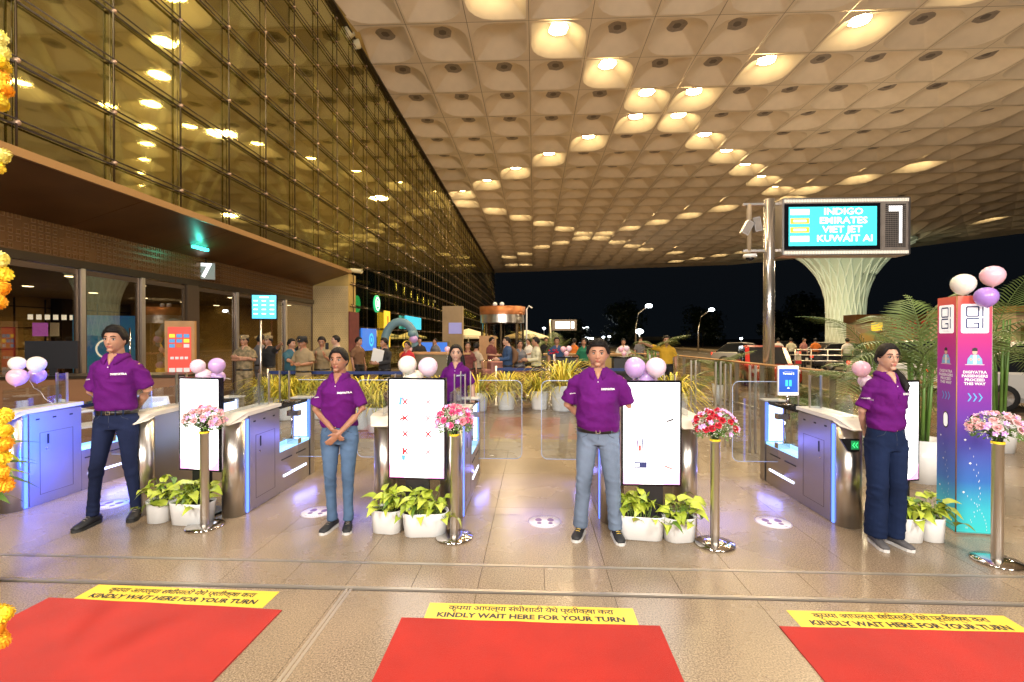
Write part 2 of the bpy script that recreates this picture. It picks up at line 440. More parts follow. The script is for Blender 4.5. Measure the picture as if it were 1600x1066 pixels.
def slab_mesh(w, d):
    mb = MB(); j = .0014; b = .0010
    o = [(-w / 2 + j, -d / 2 + j), (w / 2 - j, -d / 2 + j), (w / 2 - j, d / 2 - j), (-w / 2 + j, d / 2 - j)]
    i_ = [(x - math.copysign(b, x), y - math.copysign(b, y)) for x, y in o]
    vs = [(x, y, -.012) for x, y in o] + [(x, y, -b) for x, y in o] + [(x, y, 0) for x, y in i_]
    fs = [(8, 9, 10, 11)] + [(k, (k + 1) % 4, 4 + (k + 1) % 4, 4 + k) for k in range(4)] + [(4 + k, 4 + (k + 1) % 4, 8 + (k + 1) % 4, 8 + k) for k in range(4)]
    return mb.add(vs, fs).mesh('slab', 'granite')
def add_slabs(y0, y1, d, w, x_off, xr=lambda y: (-1.12 * y - .9, 1.03 * y + .7)):
    me = slab_mesh(w, d); n = 0
    y = y0 + d / 2
    while y < y1:
        a, b = xr(y + d / 2); x = math.floor((a - x_off) / w) * w + x_off + w / 2
        while x < b + w:
            if x < 9.1: link('slab', me, floor, (x, y, 0)); n += 1
            x += w
        y += d
    return n
ns = add_slabs(YB - .9 * 2, YB - .02, .88, .90, -.38)
ns += add_slabs(YB + .02, YA - .02, .32, .45, -.38)
ns += add_slabs(YA + .02, YA + .02 + 1.2 * 3, 1.2, .9, -.38)
# farther slabs: real joints, one mesh
mb = MB()
y = YA + .02 + 3.6
while y < 40:
    x = -20.0 - .38
    while x < 9.0:
        j = .003 if y < 20 else .006
        mb.b2((x + j, y + j, -.012), (min(x + 1.8, 9.1) - j, y + 1.2 - j, 0)); x += 1.8
    y += 1.2
for yy in (-1.0,):
    x = -12.38
    while x < 9:
        mb.b2((x + .003, -6.0, -.012), (x + .9 - .003, YB - 1.83, 0)); x += .9
for x0, x1, y0, y1 in ((-20, 9.1, 40.1, 94), (-20, 9.1, -15.9, -6.1)):
    mb.b2((x0, y0, -.012), (x1, y1, 0))
tag(mb.build('slab', 'granite', floor), kind='stuff')
for yy in (YA, YB):
    MB().b2((-12, yy - .012, -.010), (9.1, yy - .003, .002)).b2((-12, yy + .003, -.010), (9.1, yy + .012, .002)).build('steel_strip', 'strip_steel', floor)
a = at_z(440, 1066); xs_ = at_z(520, 955).x
MB().b2((xs_ - .022, 1.2, -.010), (xs_ - .004, YB - .02, .0015)).b2((xs_ + .004, 1.2, -.010), (xs_ + .022, YB - .02, .0015)).build('steel_strip', 'strip_steel', floor)
struct(MB().b2((9.2, -16, -.12), (9.5, 95, .01)).build('kerb', 'wall_stone'))
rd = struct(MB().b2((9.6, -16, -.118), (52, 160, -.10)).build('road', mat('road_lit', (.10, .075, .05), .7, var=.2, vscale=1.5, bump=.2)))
mb = MB()
for k in range(14):
    mb.b2((14.6, 8 + k * 6, -.0995), (14.75, 11 + k * 6, -.096))
for k in range(14): mb.b2((19.6, 8 + k * 6, -.0995), (19.75, 11 + k * 6, -.096))
mb.build('lane_marking', 'print_white', rd)
struct(MB().b2((22.5, 12, -.10), (25.5, 90, .03)).build('traffic_island', 'wall_stone'))

# ---- the white coffered canopy roof
ZR = H + 12.4
PX, PY, X0, Y0 = 2.44, 2.70, -.22, 18.98
colc = Vector((at_y(1321, 500, 57).x, 57.0))
def roof_drop(x, y):
    r = math.hypot(x - colc.x, y - colc.y)
    t = max(0.0, 1 - (r - 5.2) / 9.5)
    return 2.5 * t * t if r > 5 else 2.6
def coffer(flip, state):
    """one roof tile seen from below; local z 0 = tile plane, recess goes up"""
    mb = MB(); n = 20; hx, hy = PX / 2 - .012, PY / 2 - .012
    def leaf(sx, sy, rr):
        pts = []
        for q, (cx, cy) in enumerate(((1, 1), (-1, 1), (-1, -1), (1, -1))):
            big = (q % 2 == 0) != flip; rad = rr if big else .10
            for k in range(5):
                a = PI / 2 * q + PI / 2 * k / 4
                pts.append((cx * (sx - rad) + rad * math.cos(a), cy * (sy - rad) + rad * math.sin(a)))
        return pts
    def sq():
        pts = []
        for q, (cx, cy) in enumerate(((1, 1), (-1, 1), (-1, -1), (1, -1))):
            for k in range(5):
                a = PI / 2 * k / 4
                u, v = (1, math.tan(min(a, PI / 4))) if k <= 2 else (math.tan(PI / 2 - a), 1)
                x, y = (u, v)
                for _ in range(q): x, y = -y, x
                pts.append((x * hx, y * hy))
        return pts
    N = 20
    rings = [[(x, y, 0.0) for x, y in sq()], [(x, y, 0.0) for x, y in leaf(hx * .93, hy * .93, .95)],
             [(x, y, .07) for x, y in leaf(hx * .84, hy * .84, .85)]]
    disc = [(math.cos(2 * PI * (i + .5) / N - 0) * .34, math.sin(2 * PI * (i + .5) / N) * .34) for i in range(N)]
    lf = leaf(hx * .84, hy * .84, .85)
    da = [(.42 * math.cos(math.atan2(y, x)), .42 * math.sin(math.atan2(y, x))) for x, y in lf]
    for t, z in ((.30, .22), (.70, .40), (1.0, .48)):
        rings.append([(x * (1 - t) + a_ * t, y * (1 - t) + b_ * t, z) for (x, y), (a_, b_) in zip(lf, da)])
    rings.append([(a_ * .42, b_ * .42, .485) for a_, b_ in da])
    vs = [v for r_ in rings for v in r_]; b0 = 0
    fs = []; ks = []
    lit = state == 'lit'
    for i in range(len(rings) - 1):
        for j in range(N):
            fs.append((i * N + (j + 1) % N, i * N + j, (i + 1) * N + j, (i + 1) * N + (j + 1) % N))
            k = 0
            if i == len(rings) - 2: k = 1
            elif lit and i >= 3: k = 2
            ks.append(k)
    fs.append(tuple((len(rings) - 1) * N + j for j in range(N))); ks.append(3)
    mb.add(vs, fs, 0); mb.m = ks
    for i in range(len(mb.sm)): mb.sm[i] = N * 2 <= i < N * 5
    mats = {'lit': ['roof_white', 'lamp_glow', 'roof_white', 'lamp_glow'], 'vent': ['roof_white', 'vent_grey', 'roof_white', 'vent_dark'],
            'blank': ['roof_white', 'roof_white', 'roof_white', 'roof_white']}[state]
    return mb, mats
LIT_PX = [(875, 65), (953, 118), (772, 12), (1018, 160), (1092, 160), (1000, 193), (1072, 193), (925, 225), (862, 250), (807, 272),
          (762, 291), (725, 307), (732, 321), (775, 331), (815, 342), (855, 352), (890, 360), (923, 367), (948, 367), (920, 375), (950, 375), (883, 381), (848, 389),
          (1350, 55), (1205, 112), (1112, 222), (1147, 246), (1177, 267), (1205, 286), (1227, 301), (1272, 301), (1139, 328), (1083, 340),
          (1037, 350), (993, 359), (1440, 267), (1350, 286), (1548, 339), (1500, 2), (974, 381), (998, 387), (1019, 392), (1040, 397),
          (825, 395), (798, 401), (802, 413), (828, 416), (1252, 308), (1050, 409), (1084, 403), (1119, 398), (1156, 392)]
lit = set()
for px, py in LIT_PX:
    p = at_z(px, py, ZR)
    if p.y > 0: lit.add((math.floor((p.x - X0) / PX), math.floor((p.y - Y0) / PY)))
def inside(x, y):
    if x < -7.6 or y > 90: return False
    # far and right edge of the canopy
    P = [(-8, 90), (33, 82), (43, 74), (50, 68), (58, 57), (62, 40)]
    for (x0, y0), (x1, y1) in zip(P, P[1:]):
        if x0 <= x <= x1: return y <= y0 + (y1 - y0) * (x - x0) / (x1 - x0) - .3
    return x < 60
roof = struct(thing('canopy_roof', None, None, (0, 0, 0)))
cof_me = {}
for fl_ in (False, True):
    for st in ('lit', 'vent', 'blank'):
        mb, mats = coffer(fl_, st); cof_me[fl_, st] = mb.mesh('coffer', mats)
        if st != 'x': pass
rest = {}
cells = []
rr = random.Random(3)
for i in range(-4, 26):
    for j in range(-14, 30):
        cx, cy = X0 + (i + .5) * PX, Y0 + (j + .5) * PY
        if not inside(cx, cy) or i < -3: continue
        d = roof_drop(cx, cy)
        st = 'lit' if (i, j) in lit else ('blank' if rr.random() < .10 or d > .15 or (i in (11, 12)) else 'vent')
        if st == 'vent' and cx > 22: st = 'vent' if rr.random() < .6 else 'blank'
        rx, ry = cx + .0, cy
        dx = (cx * 1 + .046 * cy); vis = cy > 15.5 and -.0 + (cx) / cy * F + 835 < 1680
        cells.append((i, j, cx, cy, d, st, vis))
vis_c = sorted([c for c in cells if c[6]], key=lambda c: c[3])
named = set((c[0], c[1]) for c in vis_c[:297])
from_me = {k: (np.array([v.co[:] for v in me.vertices]), [tuple(p.vertices) for p in me.polygons], [p.material_index for p in me.polygons]) for k, me in cof_me.items()}
stf = MB(); stmats = ['roof_white', 'vent_grey', 'vent_dark', 'lamp_glow', 'lamp_halo']
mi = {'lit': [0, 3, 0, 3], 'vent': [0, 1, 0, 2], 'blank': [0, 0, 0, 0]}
for (i, j, cx, cy, d, st, vis) in cells:
    key = ((i + j) % 2 == 0, st)
    hx, hy = PX / 2, PY / 2
    zc = [ZR - roof_drop(cx + a * hx, cy + b * hy) for a, b in ((-1, -1), (1, -1), (1, 1), (-1, 1))]
    curved = max(zc) - min(zc) > .02
    if (i, j) in named and not curved:
        link('coffer', cof_me[key], roof, (cx, cy, ZR - d))
    else:
        V, FS, K = from_me[key]
        u, w = V[:, 0] / hx, V[:, 1] / hy
        z = ((1 - u) * (1 - w) * zc[0] + (1 + u) * (1 - w) * zc[1] + (1 + u) * (1 + w) * zc[2] + (1 - u) * (1 + w) * zc[3]) / 4
        sc_ = 1.0
        VV = np.stack([V[:, 0] + cx, V[:, 1] + cy, V[:, 2] * sc_ + z], 1)
        if (i, j) in named:
            m1 = MB(); m1.add(VV.tolist(), FS); m1.m = list(K)
            for q in range(len(m1.sm)): m1.sm[q] = 40 <= q < 100
            m1.build('coffer', {'lit': ['roof_white', 'lamp_glow', 'roof_white', 'lamp_glow'], 'vent': ['roof_white', 'vent_grey', 'roof_white', 'vent_dark'], 'blank': ['roof_white'] * 4}[st], roof)
        else:
            b0 = len(stf.f); stf.add(VV.tolist(), FS)
            for q, kk in enumerate(K): stf.m[b0 + q] = mi[st][kk]; stf.sm[b0 + q] = 40 <= q < 100
tag(stf.build('coffer', stmats, roof), kind='stuff')
# roof deck above the tiles and its edge band
mb = MB()
deck = [(-7.6, -19.5), (60.5, -19.5), (60.5, 40), (58, 57), (50, 68), (43, 74), (33, 82), (-7.6, 90)]
mb.prism(deck, ZR + .82, ZR + 1.1)
mb.build('roof_deck', 'roof_seam', roof, fix=True)
edge = [(61.2, 38), (58.6, 57.4), (50.4, 68.5), (43.3, 74.6), (33.2, 82.6), (-7.6, 90.7)]
vs = []
for (x, y) in edge:
    ax, ay = x - 8, y - 8
    z = ZR - .02
    vs += [(x, y, z - .16), (x, y, ZR + 1.1), (x * .975, y * .972, z)]
fs = []
for k in range(len(edge) - 1):
    a = k * 3; b = a + 3
    fs += [(a, b, b + 1, a + 1), (a, a + 2, b + 2, b)]
MB().add(vs, fs).build('roof_edge', 'roof_white', roof)

# ---- the great column with its flared, ribbed capital
ct = thing('canopy_column', 'huge white column with a flared ribbed capital standing beyond the gantry sign', 'column', (colc.x, colc.y, 0))
prof = [(2.0, -.1), (1.9, 1.0), (1.86, 4.5), (1.95, 6.2), (2.3, 7.6), (2.9, 9.0), (3.8, 10.3), (5.0, 11.4), (6.4, 12.2)]
MB().lathe(prof, n=40).build('shaft', 'column_paint', ct)
def prof_r(z):
    for (r0, z0), (r1, z1) in zip(prof, prof[1:]):
        if z0 <= z <= z1: return r0 + (r1 - r0) * (z - z0) / (z1 - z0)
    return prof[-1][0]
def ribs(prof_r, z0, z1, n, turn, rad, steps=14, c=(0, 0, 0), lift=.02):
    mb = MB()
    for s_ in (-1, 1):
        for k in range(n):
            pts = []
            for q in range(steps + 1):
                t = q / steps; z = z0 + (z1 - z0) * t; a = 2 * PI * k / n + s_ * turn * (t ** .8)
                r_ = prof_r(z) + lift
                pts.append((c[0] + r_ * math.cos(a), c[1] + r_ * math.sin(a), c[2] + z))
            rr_ = [rad * (1 + 1.5 * q / steps) for q in range(steps + 1)]
            mb.tube(pts, rr_, n=5, caps=False)
    return mb
tag(ribs(prof_r, .2, 12.1, 22, 1.0, .05, 22).build('rib', 'column_rib', ct), kind='stuff')
light('column_floodlight', 'SPOT', (colc.x - 7, colc.y - 14, 1.0), 3300, (.80, 1.0, .68), .3, aim=(colc.x, colc.y, 9.5), spot=R(58), blend=.8)
light('column_floodlight', 'SPOT', (colc.x - 11, colc.y - 7, .6), 2300, (1.0, .84, .50), .3, aim=(colc.x, colc.y, 3.5), spot=R(80), blend=.8)

# ---- glass facade of the terminal
XW = -7.5
fac = thing('glass_facade', 'tall gold tinted glass curtain wall of the terminal with rod grid', 'glass wall')
y_of = lambda px: at_x(px, 400, -7.5).y
PYW = 1.612; PZW = .892
Yg0 = y_of(173)          # a vertical line of the grid
zg0 = 6.556
cols = [Yg0 + k * PYW for k in range(-7, 52)]
zt = ZR + .7
rows = [zg0 + k * PZW for k in range(-8, 12)]
rows = [z for z in rows if .6 < z < ZR + .5]
YP = y_of(543)       # end of the portal
pane = MB().b2((-.008, -PYW / 2 + .012, -PZW / 2 + .012), (.008, PYW / 2 - .012, PZW / 2 - .012)).mesh('pane', 'facade_glass')
np_ = 0; st = MB(); rr = random.Random(5)
pl = []; low = []
zz = [rows[0] - PZW] + rows
for ci in range(len(cols) - 1):
    for z in zz:
        yc = cols[ci] + PYW / 2; zc = z + PZW / 2
        if zc + PZW / 2 > ZR + .75: continue
        if yc < YP + .5 and z < 3.6: continue
        if yc < YP + .5 and z < 4.3:
            low.append((yc, z + PZW)); continue
        pl.append((yc, zc))
def in_view(p): return p[0] > 6.0 and (p[1] - H) / p[0] * F < 560
named_p = sorted([p for p in pl if in_view(p)], key=lambda p: p[0])[:290]
ns_ = set(named_p)
for p in pl:
    ry = (rr.random() - .5) * .0075; rz = (rr.random() - .5) * .0075
    if p in ns_: link('pane', pane, fac, (XW, p[0], p[1]), (0, ry, rz))
    else:
        m = Matrix.Rotation(rz, 3, 'Z') @ Matrix.Rotation(ry, 3, 'Y')
        st.box((XW, p[0], p[1]), (.016, PYW - .024, PZW - .024), rot=m)
for k_, (yc, ztop) in enumerate(low):
    MB().b2((XW - .008, yc - PYW / 2 + .012, 4.42), (XW + .008, yc + PYW / 2 - .012, ztop - .012)).build('pane', 'facade_glass', fac)
tag(st.build('pane', 'facade_glass', fac), kind='stuff')
nodes = MB()
for ci, y in enumerate(cols):
    zb = 4.32 if y < YP else 0
    MB().tube([(XW + .09, y - .02, zb), (XW + .09, y - .02, zt)], .017, n=6).tube([(XW - .16, y + .05, zb), (XW - .16, y + .05, zt)], .011, n=6).build('mullion', 'rod_metal', fac)
    for z in rows:
        if z < zb + .1: continue
        nodes.ell((XW + .08, y, z), (.05, .045, .045), nu=8, nv=5)
        nodes.b2((XW - .16, y - .01, z - .012), (XW + .05, y + .06, z + .012))
tag(nodes.build('clamp', 'node_metal', fac), kind='stuff')
for z in rows:
    y0_ = cols[0] if z > 4.3 else YP + .1
    MB().tube([(XW + .10, y0_, z + .035), (XW + .10, cols[-1], z + .035)], .013, n=6).tube([(XW + .06, y0_, z - .035), (XW + .06, cols[-1], z - .035)], .015, n=6).build('rail', 'dark_bronze', fac)
# black trim where the wall meets the roof
MB().b2((XW - .1, -10, ZR - .1), (XW + .16, cols[-1], ZR - .02)).build('head_trim', 'dark_bronze', fac)
# interior hall behind the facade
hall = struct(thing('terminal_hall', None, None))
MB().b2((-30.3, -4, 0), (-30, 95, 15)).build('hall_wall', 'interior_dark', hall)
MB().b2((-30, -4, ZR + .1), (-7.7, 95, ZR + .3)).build('hall_ceiling', 'lattice_paint', hall)
MB().b2((-30, YP + .5, 4.0), (-9.6, 95, 4.3)).build('hall_gallery', 'interior_dark', hall)
light('hall_light', 'AREA', (-12, 13, 5.5), 330, WARM, 2.0, aim=(-15, 19, 12))
light('hall_light', 'AREA', (-11, 29, 5.5), 420, WARM, 2.0, aim=(-15, 36, 12))
# latticed columns seen through the glass
hp = [(1.0, 4.5), (1.1, 6), (1.7, 8), (2.9, 10), (4.8, 12), (7.2, 13.6), (8.5, 14.1)]
def hr(z):
    for (r0, z0), (r1, z1) in zip(hp, hp[1:]):
        if z0 <= z <= z1: return r0 + (r1 - r0) * (z - z0) / (z1 - z0)
    return hp[-1][0]
hc_l = ['white latticed column behind the glass above the entrance', 'white latticed column far down the hall behind the glass', 'latticed column deep in the hall at the far end of the facade']
for q, (x, y) in enumerate(((-15.6, 19.5), (-16.0, 36), (-16.5, 58))):
    hc = thing('lattice_column', hc_l[q], 'column', (x, y, 0), group='latticed columns in the terminal hall')
    tag(ribs(hr, 4.4, 14.0, 12, 1.1, .10, 12, lift=.05).build('rib', 'lattice_paint', hc), kind='stuff')
    MB().lathe([(1.0, 0)] + hp, n=24).build('shaft', 'interior_gold', hc)

# ---- entrance portal
por = thing('entrance_portal', 'bronze clad entrance portal with sloping soffit and perforated frieze', 'entrance')
XI = -8.9
zo, zi, zd = H + .345 * 7.5, 3.80, 3.14
ypl = YP
sof_me = None
ys = [-4 + k * (ypl + 4) / 9 for k in range(10)]
for a, b in zip(ys, ys[1:]):
    j = .006
    mb = MB().add([(XW + .1, a + j, zo), (XW + .1, b - j, zo), (XI + .0, b - j, zi), (XI + .0, a + j, zi), (XW + .1, a + j, zo + .06), (XW + .1, b - j, zo + .06), (XI, b - j, zi + .06), (XI, a + j, zi + .06)],
                 [(0, 1, 2, 3), (7, 6, 5, 4), (0, 3, 7, 4), (1, 5, 6, 2), (0, 4, 5, 1), (3, 2, 6, 7)])
    mb.build('soffit_panel', 'brass_panel', por)
MB().b2((XW - .05, -4, zo - .0), (XW + .16, ypl + .02, zo + .13)).build('fascia', 'brass_light', por)
MB().b2((XI - .3, -4, zo + .07), (XW + .05, ypl, zo + .12)).build('ledge', 'brass_panel', por)
# frieze with square rings
MB().b2((XI - .12, -4, zd + .05), (XI - .01, ypl, zi + .05)).build('frieze', 'brass_panel', por)
mb = MB(); sp = .128; y = 5.0
rr = random.Random(2)
while y < ypl - .1:
    for r_ in range(5):
        z = zd + .12 + r_ * sp
        if rr.random() < .05: continue
        o, t = .042, .012; x = XI + .004
        for (ya, za, yb, zb) in ((-o, -o, o, -o + t), (-o, o - t, o, o), (-o, -o + t, -o + t, o - t), (o - t, -o + t, o, o - t)):
            mb.b2((XI - .012, y + ya, z + za), (x + .006, y + yb, z + zb))
    y += sp
tag(mb.build('relief_ring', 'frieze_ring', por), kind='stuff')
# header beam, door posts and panes
MB().b2((XI - .14, -4, zd - .10), (XI + .03, ypl, zd + .05)).build('door_header', 'dark_bronze', por)
posts = [(128, .09), (222, .10), (300, .42), (370, .10), (446, .10)]
edges = [4.2]
mat('door_frame', (.11, .075, .05), .35, .6)
for px, w in posts:
    p = at_x(px, 500, XI)
    MB().b2((XI - .12, p.y - w / 2, 0), (XI + .04, p.y + w / 2, zd - .10)).build('door_post', 'door_frame' if w > .2 else 'steel', por)
    edges.append(p.y)
edges.append(ypl)
for k, (a, b) in enumerate(zip(edges, edges[1:])):
    dr = thing('glass_door', None, None); dr.parent = por
    f = .055; a2, b2 = a + .06, b - .06
    if k == 2: b2 = b - .24
    if k == 3: a2 = a + .24
    mb = MB()
    for u in (a2, b2 - f): mb.b2((XI - .06, u, .02), (XI - .01, u + f, zd - .12))
    mb.b2((XI - .06, a2 + f, zd - .22), (XI - .01, b2 - f, zd - .12)).b2((XI - .06, a2 + f, .02), (XI - .01, b2 - f, .14))
    mb.build('frame', 'door_frame', dr)
    MB().b2((XI - .042, a2 + f, .14), (XI - .030, b2 - f, zd - .22)).build('pane', 'door_glass', dr)
    if k in (1, 2):
        mid = (a2 + b2) / 2
        MB().prism([(mid - .12, 1.55), (mid, 1.40), (mid + .12, 1.55), (mid, 1.70)], XI - .028, XI - .024, 'x').build('manifestation_mark', 'ink', dr)
        MB().tube([(XI + .04, mid + .35, .9), (XI + .04, mid + .35, 1.9)], .018, n=8).build('handle', 'chrome', dr)
# interior behind the doors
vest = struct(thing('entrance_lobby', None, None))
MB().b2((-17.2, -4, 0), (-17, ypl + 14, 3.9)).build('lobby_wall', 'interior_gold', vest)
MB().b2((-17, -4, 3.05), (XI - .15, ypl + 1.2, 3.3)).build('lobby_ceiling', 'interior_dark', vest)
MB().b2((-17, ypl + 1.0, 0), (XI - .15, ypl + 1.2, 3.9)).build('lobby_wall', 'interior_gold', vest)
for k in range(7):
    for x in (-10.3, -13.4):
        y = 8.4 + k * 1.9
        dn = MB().lathe([(.0, 0), (.10, 0), (.12, .01)], (0, 0, 0), n=14).build('downlight', 'down_glow', vest, (x, y, 3.035))
for k, (y, w, m_) in enumerate(((9.2, .5, 'dark_bronze'), (12.6, .35, 'brass_light'), (14.0, .3, 'brass_light'), (16.4, .5, 'dark_bronze'))):
    MB().b2((-16.9, y - w / 2, 0), (-16.5, y + w / 2, 3.05)).build('lobby_pilaster', m_, vest)
mb = MB()
for k in range(16): mb.b2((-16.98, 6 + k * 1.0, .02), (-16.94, 6.03 + k * 1.0, 3.0))
for k in range(4): mb.b2((-16.97, 5, .6 + k * .7), (-16.93, 21, .63 + k * .7))
mb.build('lobby_glazing_bars', 'dark_bronze', vest)
light('lobby_light', 'AREA', (-13, 10, 3.0), 140, WARM, 1.5)
light('lobby_light', 'AREA', (-13, 16, 3.0), 160, WARM, 1.5)
# end pier of the portal, perforated metal, facing the gates
pier = thing('perforated_pier', 'tall perforated gold metal pier at the end of the entrance canopy', 'pillar', ((XW + XI) / 2 - .02, ypl + .3, 0))
pw = (XW - XI)
MB().b2((-pw / 2 - .02, -.28, 0), (pw / 2 + .05, .5, zi - .02)).add(
    [(-pw / 2 - .02, -.28, zi - .02), (pw / 2 + .05, -.28, zi - .02), (pw / 2 + .05, -.28, zo), (-pw / 2 - .02, .5, zi - .02), (pw / 2 + .05, .5, zi - .02), (pw / 2 + .05, .5, zo)],
    [(0, 1, 2), (5, 4, 3), (1, 4, 5, 2), (0, 2, 5, 3)]).build('core', 'interior_gold', pier)
for (xa, xb) in ((-pw / 2, .12), (.13, pw / 2 + .04)):
    for (za, zb) in ((.02, 1.22), (1.23, 2.68), (2.69, zi - .04)):
        MB().b2((xa, -.31, za), (xb, -.285, zb)).build('panel', 'pillar_metal', pier)
mb = MB()
k = 0; z = .15
while z < zi - .1:
    x = -pw / 2 + .06 + (.045 if k % 2 else 0)
    while x < pw / 2:
        if abs(x - .125) > .03: mb.b2((x - .017, -.318, z - .017), (x + .017, -.309, z + .017))
        x += .09
    z += .075; k += 1
tag(mb.build('stud', 'pillar_stud', pier), kind='stuff')
light('pier_washlight', 'SPOT', (-7.6, ypl - 1.8, .4), 60, (1, .78, .42), .1, aim=(-8.2, ypl, 1.6), spot=R(110), blend=1)
# number 7 and the teal exit lamp under the soffit
p = at_x(322, 424, XI + .08)
sg = thing('gate_number_sign', 'grey square box sign with a white number 7 over the doors', 'sign', (p.x, p.y, p.z))
n7 = Vector((.55, -1, 0)).normalized(); rz7 = math.atan2(n7.x, -n7.y)
b_ = MB().box((0, 0, 0), (.42, .10, .44), rot=rz7).build('housing', mat('sign_grey', (.30, .29, .28), .5), sg)
lettering('7', .50, 'sign_white', n7 * .054, n=n7, parent=sg, name='numeral', bold=.016)
MB().tube([(0, 0, .2), (0, 0, .62)], .015).build('hanger', 'dark_bronze', sg)
p = at_x(313, 389, XI + .55)
tl = tag(MB().box((p.x, p.y, zi + .12), (.10, .5, .06)).build('teal_lamp', mat('teal_glow', (.1, .6, .55), .5, emit=(.05, .8, .7), es=5.0)),
         'small teal lamp glowing on the canopy soffit above the number 7', 'lamp')
light('teal_glow_light', 'POINT', (p.x + .1, p.y, zi - .02), 7, (.05, .9, .75), .05)
# ================================================================== GATES AND THINGS IN FRONT
YF = 4.36
def gate(label, x, sx, lit=1.0, wing=True, tablet=False, arrow=False, y=YF):
    """automatic gate cabinet; lane face at x, body away from the lane; sx=+1 lane on its right"""
    t = thing('automatic_gate', label, 'gate', (x, y, 0), 0, 'automatic gate cabinets')
    w = .22; X = lambda a: a * sx        # a<0 inside the body, a>0 in the lane
    def bx(mb, a0, a1, y0, y1, z0, z1, k=0):
        return mb.b2((min(X(a0), X(a1)), y0, z0), (max(X(a0), X(a1)), y1, z1), k)
    # rounded steel nose
    n = 18; prof = []
    out = [(X(-w / 2) + (w / 2 - .002) * math.cos(PI + PI * j / n), .11 + .115 * math.sin(PI + PI * j / n)) for j in range(n + 1)]
    mb = MB().prism(out, 0, .905); 
    for q in range(2, len(mb.sm)): mb.sm[q] = True
    mb.build('front_column', 'steel', t, fix=True)
    mb = MB(); bx(mb, -w + .004, -.012, .115, .72, 0, .93); mb.build('housing', 'steel_brushed', t)
    mb = MB(); bx(mb, -.012, .0, .17, .715, .015, .925); sp = mb.build('side_panel', 'steel_brushed', t)
    mb = MB()
    for (ya, yb, za, zb) in ((.27, .62, .10, .103), (.27, .62, .72, .723), (.27, .273, .10, .72), (.617, .62, .10, .72)): bx(mb, 0, .0012, ya, yb, za, zb)
    tag(mb.build('door_seam', 'dark_bronze', sp), kind='stuff')
    for yy in (.25, .42, .60):
        mb = MB(); bx(mb, 0, .002, yy - .018, yy + .018, .855, .870); mb.build('sensor_slot', 'black_plastic', sp)
    mb = MB(); bx(mb, 0, .004, .345, .362, .60, .70); mb.build('lock_handle', 'black_plastic', sp)
    mb = MB().lathe([(0, 0), (.011, 0), (.011, .003), (0, .003)], n=10); mb.v = [(X(v[2]), .34 + v[0], .55 + v[1]) for v in mb.v]; mb.build('keyhole', 'chrome', sp)
    mb = MB(); bx(mb, -.010, .003, .122, .150, .01, .90); mb.build('led_line', 'led_blue' if lit > .5 else 'steel', t)
    # white top cover with a nose that slopes down to the front
    out = [(-.09, .880), (-.095, .888), (.04, .955), (.12, .972), (.73, .978), (.73, .945), (.12, .932), (.02, .900)]
    mb = MB(); pr = []
    m = len(out); ws = []
    for a, inset in ((-w - .012, 1), (.014, 1)):
        for (yy, zz_) in out: ws.append((X(a), yy, zz_))
    fs = [tuple(range(m))[::-1], tuple(range(m, 2 * m))] + [(i, (i + 1) % m, m + (i + 1) % m, m + i) for i in range(m)]
    # round the nose in plan
    ws2 = []
    for v in ws:
        yy = v[1]
        if yy < .04: v = (X(-w / 2) + (v[0] - X(-w / 2)) * (.60 if yy < -.05 else .97), yy, v[2])
        ws2.append(v)
    mb.add(ws2, fs).build('top_cover', 'gate_top', t, fix=True)
    # open middle: low plinth, light shelf, top rail, glass
    mb = MB(); bx(mb, -w + .004, -.004, .722, 1.40, 0, .44); mb.build('plinth', 'steel_brushed', t)
    mb = MB(); bx(mb, -w + .01, -.002, .722, 1.40, .442, .47); mb.build('light_shelf', 'led_cyan' if lit > .5 else 'white_plastic', t)
    mb = MB(); bx(mb, -.004, .004, .80, 1.32, .155, .178); mb.build('led_strip', 'led_white', t)
    for (ya, yb) in ((.76, .98), (1.08, 1.30)):
        mb = MB(); bx(mb, -.004, .002, ya, yb, .345, .358); mb.build('vent_slot', 'black_plastic', t)
    mb = MB(); bx(mb, -w + .03, -.02, .722, 1.40, .905, .945); mb.build('top_rail', 'black_gloss', t)
    mb = MB(); bx(mb, -w / 2 - .004, -w / 2 + .004, .724, 1.398, .472, .903); mb.build('glass_panel', 'gate_glass', t)
    # rear light column
    mb = MB(); bx(mb, -w + .004, -.004, 1.44, 1.55, 0, .94); mb.build('rear_column', 'steel_brushed', t)
    mb = MB(); bx(mb, -w + .03, -.03, 1.405, 1.438, .48, .92); mb.build('light_column', 'led_white' if lit > .5 else 'steel_brushed', t)
    mb = MB(); bx(mb, -.026, -.010, 1.39, 1.438, .48, .92); mb.build('blue_light_edge', 'led_blue' if lit > .5 else 'steel_brushed', t)
    mb = MB(); bx(mb, -w - .01, .01, 1.39, 1.56, .942, .955); mb.build('rear_cap', 'gate_top', t)
    # upright glass fins in steel channels
    for yy in (.60, 1.02):
        mb = MB(); bx(mb, -w / 2 - .05, -w / 2 + .05, yy, yy + .018, .98 if yy < .7 else .947, 1.30); f_ = mb.build('glass_fin', 'gate_glass', t)
        mb = MB(); bx(mb, -w / 2 - .06, -w / 2 - .050, yy - .004, yy + .022, .98 if yy < .7 else .947, 1.305); bx(mb, -w / 2 + .050, -w / 2 + .06, yy - .004, yy + .022, .98 if yy < .7 else .947, 1.305); tag(mb.build('channel', 'steel', f_), kind='stuff')
    mb = MB(); bx(mb, -w / 2 - .004, -w / 2 + .004, .03, .60, .975, 1.18); mb.build('glass_screen', 'gate_glass', t)
    # hinge post and glass wing reaching into the lane
    mb = MB().tube([(X(-.04), 1.06, .47), (X(-.04), 1.06, .905)], .011, n=10); hp_ = mb.build('hinge_post', 'chrome', t)
